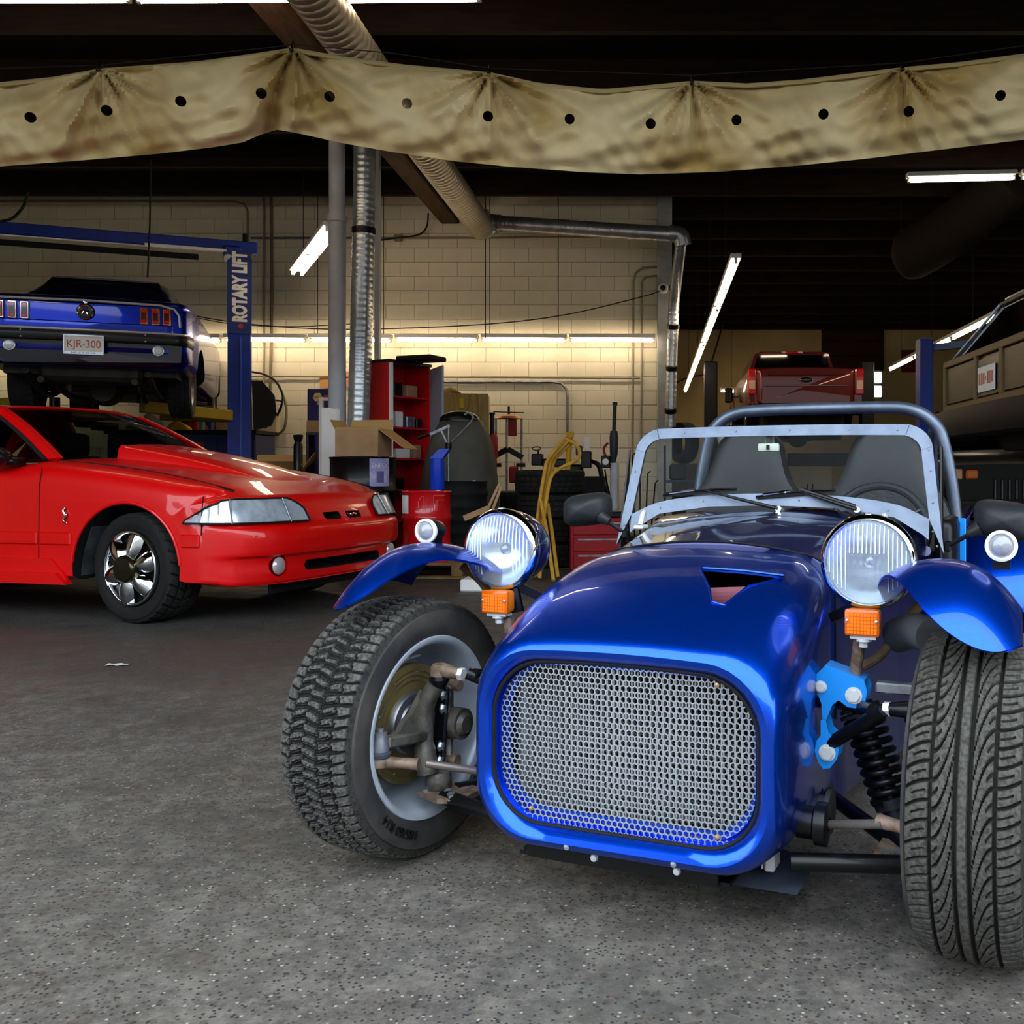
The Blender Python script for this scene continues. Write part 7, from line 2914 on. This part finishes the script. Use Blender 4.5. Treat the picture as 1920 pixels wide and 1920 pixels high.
b.build('hose', MATS['press_red'], e)
b = MB()
b.tube(spline([rj(1134, 880), rj(1138, 905), rj(1143, 930), rj(1140, 950)], 4), 0.01, 6)
b.build('gauge_line', BLACK, e)

# red roll cab and floor jack beyond the mirror
p = at(1120, 1000, 8.2)
e = empty('red_roll_cab', (p.x, 8.3, 0), math.radians(6), 'low red tool chest on the floor beyond the left door mirror', 'tool chest')
b = MB()
b.box((0, 0, 0.26), (0.5, 0.4, 0.46), bev=0.01)
b.build('carcass', mat('chest_red', '#8e1418', 0.4), e, 0)
for k in range(3):
    b = MB()
    b.box((0, -0.208, 0.12 + k * 0.14), (0.44, 0.02, 0.12), bev=0.004)
    d = b.build('drawer', MATS['chest_red'], e, 0)
    b = MB()
    b.box((0, -0.222, 0.16 + k * 0.14), (0.36, 0.012, 0.014))
    b.build('drawer_pull', STEEL, d, 0)
b = MB()
b.box((0, 0, 0.515), (0.56, 0.44, 0.05), bev=0.008)
b.build('top_tray', BLACK, e, 0)

# folded cardboard strip and stick leaning on the black drum
p = at(905, 960, 7.4)
e = empty('cardboard_strip', (p.x, 7.4, 0.0), 0, 'brown cardboard strip on thin sticks behind the left headlight', 'cardboard')
def rc_(px, py):
    v = at(px, py, 7.4)
    return Vector((v.x - p.x, 0, v.z))
b = MB()
b.bar(rc_(870, 972), rc_(915, 953), 0.01, 0.045)
b.build('strip', CARD, e, 0)
for (x0, y0, x1, y1) in ((913, 957, 936, 908), (920, 966, 940, 912)):
    b = MB()
    q = rc_(x0, y0)
    b.bar(rc_(x1, y1), q, 0.012, 0.02)
    b.bar(q, (q.x - 0.06, 0.05, 0.005), 0.012, 0.02)
    b.build('stick', CARD, e, 0)

# ---------------------------------------------------------------- along the wall on the left
p = at(370, 860, 11.9)
e = empty('blue_workbench', (at(352, 0, 12.2).x, 12.35, 0), 0, 'dark blue steel workbench cabinet behind the red coupe', 'workbench')
NB = mat('bench_navy', '#141f52', 0.45, coat=0.2)
ZB = at(0, 806, 12.0).z
b = MB()
b.box((0, 0, ZB / 2 - 0.02), (1.9, 0.62, ZB - 0.06), bev=0.01)
b.build('carcass', NB, e, 0)
b = MB()
b.box((0, -0.01, ZB - 0.025), (1.96, 0.68, 0.05), bev=0.006)
b.build('worktop', BLACKM, e, 0)
for k in range(4):
    b = MB()
    b.box((-0.72 + k * 0.48, -0.318, ZB * 0.5), (0.45, 0.02, ZB * 0.82), bev=0.005)
    d = b.build('door', NB, e, 0)
    b = MB()
    b.box((-0.56 + k * 0.48, -0.334, ZB * 0.72), (0.03, 0.02, 0.05))
    b.build('handle', STEEL, d, 0)
b = MB()
b.box((0.26, -0.333, ZB - 0.24), (0.09, 0.004, 0.17))
b.build('red_sticker', mat('sticker_red', '#8a2a1c', 0.5), e, 0)
BX, BY = at(352, 0, 12.2).x, 12.35
b = MB()
b.box((0, 0, 0.16), (0.5, 0.03, 0.32), bev=0.006)
o = tag(b.build('blue_backboard', mat('board_blue', '#1c2c86', 0.45), smooth=0), 'dark blue panel standing on the workbench under the raised car', 'board')
o.location = (at(392, 0, 12.5).x - 0.15, 12.55, ZB + 0.001)
e = empty('spray_can', (at(379, 0, 12.1).x, 12.1, ZB + 0.001), 0, 'green spray can with a pale cap on the workbench', 'can')
b = MB()
b.lathe([(0, 0), (0.034, 0), (0.034, 0.15), (0.03, 0.165), (0, 0.165)], n=18)
b.build('body', mat('can_green', '#3f8f78', 0.35, metal=0.2), e)
b = MB()
b.lathe([(0.031, 0.16), (0.031, 0.215), (0.0, 0.217)], n=16)
b.build('cap', mat('can_cap', '#d7e5df', 0.4), e)
def heap(name, loc, rx, ry, h, m, label, cat, seed=0):
    b = MB()
    rr = random.Random(seed)
    ph = [rr.uniform(0, 6) for _ in range(4)]
    rings = []
    for k in range(7):
        t = k / 6
        r_ = []
        for a in range(20):
            an = 2 * PI * a / 20
            f = (1 - t ** 2) * (1 + 0.2 * math.sin(an * 2 + ph[0] + k * 0.3) + 0.13 * math.sin(an * 5 + ph[1])) + 0.02
            r_.append((rx * f * math.cos(an), ry * f * math.sin(an), h * t * (1 + 0.15 * math.sin(an + ph[2]))))
        rings.append(r_)
    b.loft(rings, cap0=True, cap1=True)
    o = b.build(name, m, None, 60)
    o.location = loc
    return tag(o, label, cat)
heap('yellow_cloth', (at(336, 0, 12.12).x, 12.12, ZB + 0.001), 0.13, 0.08, 0.13, mat('cloth_yellow', '#d9a514', 0.8), 'crumpled yellow cloth on the workbench', 'cloth', 1)
heap('red_rag', (at(362, 0, 12.38).x, 12.38, ZB + 0.001), 0.17, 0.1, 0.15, mat('cloth_red', '#7d1414', 0.8), 'crumpled dark red rag on the workbench', 'rag', 2)
heap('white_bag', (at(275, 0, 12.3).x, 12.3, ZB + 0.001), 0.22, 0.12, 0.22, mat('bag_white', '#b9b4a8', 0.7), 'crumpled pale bag standing on the workbench', 'bag', 3)
for k, (px, w, h, m, lab_) in enumerate(((412, 0.07, 0.18, CARD, 'narrow brown carton on the workbench beside the blue panel'), (424, 0.09, 0.13, CARDIN, 'short brown carton on the workbench next to the lift post'), (402, 0.05, 0.12, STEEL, 'small grey tin on the workbench'))):
    b = MB()
    b.box((0, 0, h / 2), (w, 0.1, h), bev=0.004)
    o = tag(b.build('carton', m, smooth=0), lab_, 'carton')
    o.location = (at(px, 0, 12.25).x, 12.25, ZB + 0.001)

# electrical box with conduit loops
p = at(499, 815, 13.1)
e = empty('electrical_box', at(499, 790, 13.14), 0, 'cream electrical box on the block wall with looping grey cables', 'electrical box')
b = MB()
b.box((0, 0, 0), (0.34, 0.16, 0.40), bev=0.01)
b.build('case', mat('cream_case', '#c9bd98', 0.5), e, 0)
b = MB()
b.box((0.0, -0.084, -0.05), (0.10, 0.006, 0.1))
b.box((0.0, -0.087, -0.012), (0.11, 0.006, 0.02))
b.build('case_label', mat('label_brown', '#6b5a48', 0.6), e, 0)
b = MB()
b.box((0.0, -0.084, 0.13), (0.14, 0.006, 0.07))
b.build('green_tag', mat('tag_green', '#b9bd7a', 0.6), e, 0)
oo = e.location
b = MB()
b.tube(spline([at(505, 705, 13.1) - oo, at(522, 722, 13.05) - oo, at(536, 760, 13.05) - oo, at(534, 800, 13.05) - oo, at(520, 816, 13.1) - oo], 6), 0.018, 8)
b.build('cable_loop', HOSE, e)
b = MB()
b.tube(spline([at(470, 697, 13.1) - oo, at(495, 702, 13.08) - oo, at(518, 716, 13.05) - oo, at(530, 745, 13.03) - oo, at(520, 780, 13.06) - oo], 6), 0.014, 8)
b.build('cable_loop', WIRE, e)
# blue parts-brand board leaning by the post, with a shelf box and rack
e = empty('blue_display_board', (at(600, 0, 11.4).x, 11.5, 0), 0, 'dark blue display board with a hexagon logo behind the grey steel post', 'board')
b = MB()
z0, z1 = 0.0, at(0, 728, 11.4).z
b.box((0.02, 0, (z0 + z1) / 2), (0.40, 0.08, z1 - z0), bev=0.008)
b.build('panel', mat('board_navy', '#231f5c', 0.5), e, 0)
b = MB()
c = at(592, 744, 11.4)
cx_ = c.x - e.location.x
b.prism([(cx_ + 0.058 * math.cos(a), -0.046, c.z + 0.058 * math.sin(a)) for a in [k * PI / 3 for k in range(6)]], (0, 0.005, 0))
lg = b.build('hexagon_logo', mat('logo_cream', '#d9b765', 0.5), e, 0)
text_on('logo_lettering', 'NAPA', 0.036, (cx_, -0.048, c.z), (1, 0, 0), (0, 0, 1), mat('logo_blue', '#28256c', 0.5), lg, 0.001)
text_on('board_lettering', 'FRI', 0.05, (at(597, 0, 11.4).x - e.location.x, -0.043, at(0, 756, 11.4).z), (1, 0, 0), (0, 0, 1), WHITE, e, 0.001)
b = MB()
b.bar((cx_ + 0.07, -0.043, c.z + 0.005), (cx_ + 0.17, -0.043, c.z + 0.02), 0.004, 0.03)
b.build('red_stroke', MATS['sign_red'], e, 0)
b = MB()
b.box((0, 0, 0.0), (0.24, 0.16, 0.14), bev=0.004)
o = tag(b.build('parts_carton', CARD, smooth=0), 'small brown carton in front of the blue display board', 'carton')
o.location = (at(598, 0, 11.2).x, 11.2, at(0, 800, 11.2).z)
e = empty('white_step_rack', (at(618, 0, 10.2).x, 10.2, 0), 0, 'white perforated rack standing behind the grey steel post', 'rack')
ZR = at(0, 745, 10.2).z
for sx in (-0.09, 0.11):
    b = MB()
    b.box((sx, 0, ZR / 2), (0.04, 0.04, ZR))
    b.build('upright', WHITE, e, 0)
for z in (ZR - 0.02, ZR - 0.4, 0.5, 0.2):
    b = MB()
    b.box((0.01, 0, z), (0.22, 0.035, 0.035))
    b.build('crosspiece', WHITE, e, 0)
e = empty('carton_shelf', (at(598, 0, 11.2).x, 11.22, 0), 0, 'low black stand carrying the small brown carton', 'stand')
b = MB()
zc = at(0, 800, 11.2).z - 0.071
b.box((0, 0, zc - 0.015), (0.25, 0.2, 0.03))
b.build('shelf', BLACK, e, 0)
for sx in (-1, 1):
    b = MB()
    b.box((sx * 0.11, 0, (zc - 0.03) / 2), (0.03, 0.2, zc - 0.03))
    b.build('leg', BLACK, e, 0)
# posters on the wall
for k, (x0, y0, x1, y1, m, lab_) in enumerate(((598, 695, 622, 712, mat('poster_cream', '#e8dcb4', 0.6), 'blank cream notice on the wall left of the grey post'), (600, 708, 622, 728, mat('poster_orange', '#cf9a62', 0.6), 'orange edged notice on the wall below the cream one'), (642, 697, 656, 726, mat('poster_pink', '#c98a78', 0.6), 'reddish notice on the wall between post and spiral duct'))):
    a, c = at(x0, y1, 13.26), at(x1, y0, 13.26)
    b = MB()
    b.box((0, 0, 0), (c.x - a.x, 0.006, c.z - a.z))
    o = tag(b.build('wall_notice', m, smooth=0), lab_, 'notice')
    o.location = ((a.x + c.x) / 2, 13.268 - 0.012 * k, (a.z + c.z) / 2)
# black flask-like tool and red rags by the box
e = empty('black_grease_gun', (at(559, 0, 10.5).x, 10.5, 0.0), 0, 'upright black canister tool beside the large cardboard box', 'tool')
b = MB()
zt2 = at(0, 812, 10.5).z
b.lathe([(0, 0), (0.05, 0), (0.05, zt2 - 0.14), (0.035, zt2 - 0.1), (0.05, zt2 - 0.06), (0.055, zt2 - 0.02), (0.0, zt2)], n=16)
b.build('body', BLACK, e)
heap('orange_rag', (at(598, 0, 10.6).x, 10.6, 0.0), 0.18, 0.16, 0.75, mat('rag_orange', '#6e3a22', 0.8), 'heap of dark orange rags beside the white rack', 'rag', 5)

# ---------------------------------------------------------------- seen through the windscreen and beside the pilaster
p = at(1270, 930, 12.4)
e = empty('tool_cart', (at(1282, 0, 11.8).x, 11.8, 0), 0, 'dark tool cart with a blue shelf beside the pilaster', 'cart')
for z in (0.25, 0.62, at(0, 895, 11.8).z - 0.05):
    b = MB()
    b.box((0, 0, z), (0.5, 0.4, 0.03), bev=0.005)
    b.build('shelf', mat('cart_blue', '#26405f', 0.5), e, 0)
for sx in (-1, 1):
    for sy in (-1, 1):
        b = MB()
        b.box((sx * 0.24, sy * 0.19, 0.62), (0.03, 0.03, 1.2))
        b.build('leg', BLACK, e, 0)
ZC = at(0, 895, 11.8).z - 0.034
b = MB()
b.box((0, 0, 0.10), (0.2, 0.2, 0.2), bev=0.02)
o = tag(b.build('machine_box', BLACK, smooth=0), 'small black machine on top of the tool cart', 'machine')
o.location = (at(1270, 0, 11.8).x, 11.8, ZC)
o = link('spare_tyre', tme)
o.scale = (0.9, 0.9, 0.9)
o.location = (at(1277, 0, 13.0).x + 0.05, 13.6, 1.323)
o.rotation_euler = (0.2, 0, 0.5)
tag(o, 'tyre standing on a cabinet beside the pilaster', 'tyre')
e = empty('tyre_cabinet', (at(1277, 0, 13.0).x + 0.05, 13.6, 0), 0, 'dull cabinet with a tyre on it beside the pilaster', 'cabinet')
b = MB()
b.box((0, 0.0, 0.51), (0.5, 0.5, 1.02), bev=0.01)
b.build('cabinet', mat('cabinet_dull', '#3d3a33', 0.6), e, 0)
e = empty('black_rod_rack', (at(1200, 0, 12.3).x, 12.3, 0), 0, 'rack of dark rods and hooks left of the pilaster', 'rack')
b = MB()
b.box((0, 0, 0.03), (0.4, 0.3, 0.06))
b.build('base', BLACK, e, 0)
for k in range(5):
    b = MB()
    x = -0.14 + k * 0.07
    h = 0.75 + 0.12 * ((k * 3) % 4)
    b.tube([(x, 0, 0.05), (x + 0.03 * (k - 2), 0, h), (x + 0.03 * (k - 2) + 0.04, 0, h + 0.04)], 0.012, 6)
    b.build('rod', BLACK, e)
# back bench of the deep bay
e = empty('cream_cabinet', (at(1515, 0, 20.5).x, 20.5, 0), 0, 'cream cupboard low in the far bay, seen through the windscreen', 'cabinet')
b = MB()
b.box((0, 0, 0.55), (0.95, 0.5, 1.1), bev=0.01)
b.build('carcass', CREAM, e, 0)
for sx in (-1, 1):
    b = MB()
    b.box((sx * 0.235, -0.258, 0.55), (0.45, 0.02, 1.02), bev=0.005)
    d = b.build('door', CREAM, e, 0)
    b = MB()
    b.box((sx * 0.06, -0.275, 0.6), (0.02, 0.02, 0.12))
    b.build('handle', BLACK, d, 0)
# red board and slit shelf on the far wall
a, c = at(1693, 697, 24.6), at(1737, 655, 24.6)
b = MB()
b.box((0, 0, 0), (c.x - a.x, 0.05, c.z - a.z), bev=0.01)
o = tag(b.build('red_wall_board', mat('board_red', '#7a1a18', 0.5), smooth=0), 'plain red board on the far wall behind the blue lift post', 'board')
o.location = ((a.x + c.x) / 2, 24.77, (a.z + c.z) / 2)
e = empty('wall_cupboard', ((at(1800, 0, 18).x), 18.0, 0), 0, 'pale cupboard against the far right side below the wagon', 'cupboard')
b = MB()
b.box((0, 0, 0.75), (1.4, 0.6, 1.5), bev=0.01)
b.build('carcass', CREAM2, e, 0)
b = MB()
b.box((0, -0.02, 1.52), (1.5, 0.68, 0.05), bev=0.005)
b.build('top', WHITE, e, 0)
# blue car panel and red chest behind the right door mirror
e = empty('blue_tool_chest', (at(1880, 0, 5.6).x + 0.1, 5.2, 0), math.radians(-8), 'dark blue tool chest behind the right front wing', 'tool chest')
b = MB()
b.box((0, 0, 0.36), (0.62, 0.4, 0.66), bev=0.012)
b.build('carcass', mat('chest_blue', '#0a1470', 0.25, coat=1.0), e, 0)
for k in range(4):
    b = MB()
    b.box((0, -0.208, 0.12 + k * 0.155), (0.57, 0.02, 0.14), bev=0.004)
    d = b.build('drawer', MATS['chest_blue'], e, 0)
    b = MB()
    b.box((0, -0.222, 0.175 + k * 0.155), (0.5, 0.014, 0.014))
    b.build('drawer_pull', CHROME, d, 0)
# scrap of paper on the floor
b = MB()
b.grid(lambda s, t: (-0.045 + 0.09 * s, -0.02 + 0.04 * t, 0.003 + 0.006 * math.sin(5 * s + 2 * t) ** 2), 6, 4)
o = tag(b.build('paper_scrap', WHITE, smooth=60), 'tiny white paper scrap on the bare floor at left', 'paper')
o.location = (at(217, 1248, 4.2).x, 4.21, 0)
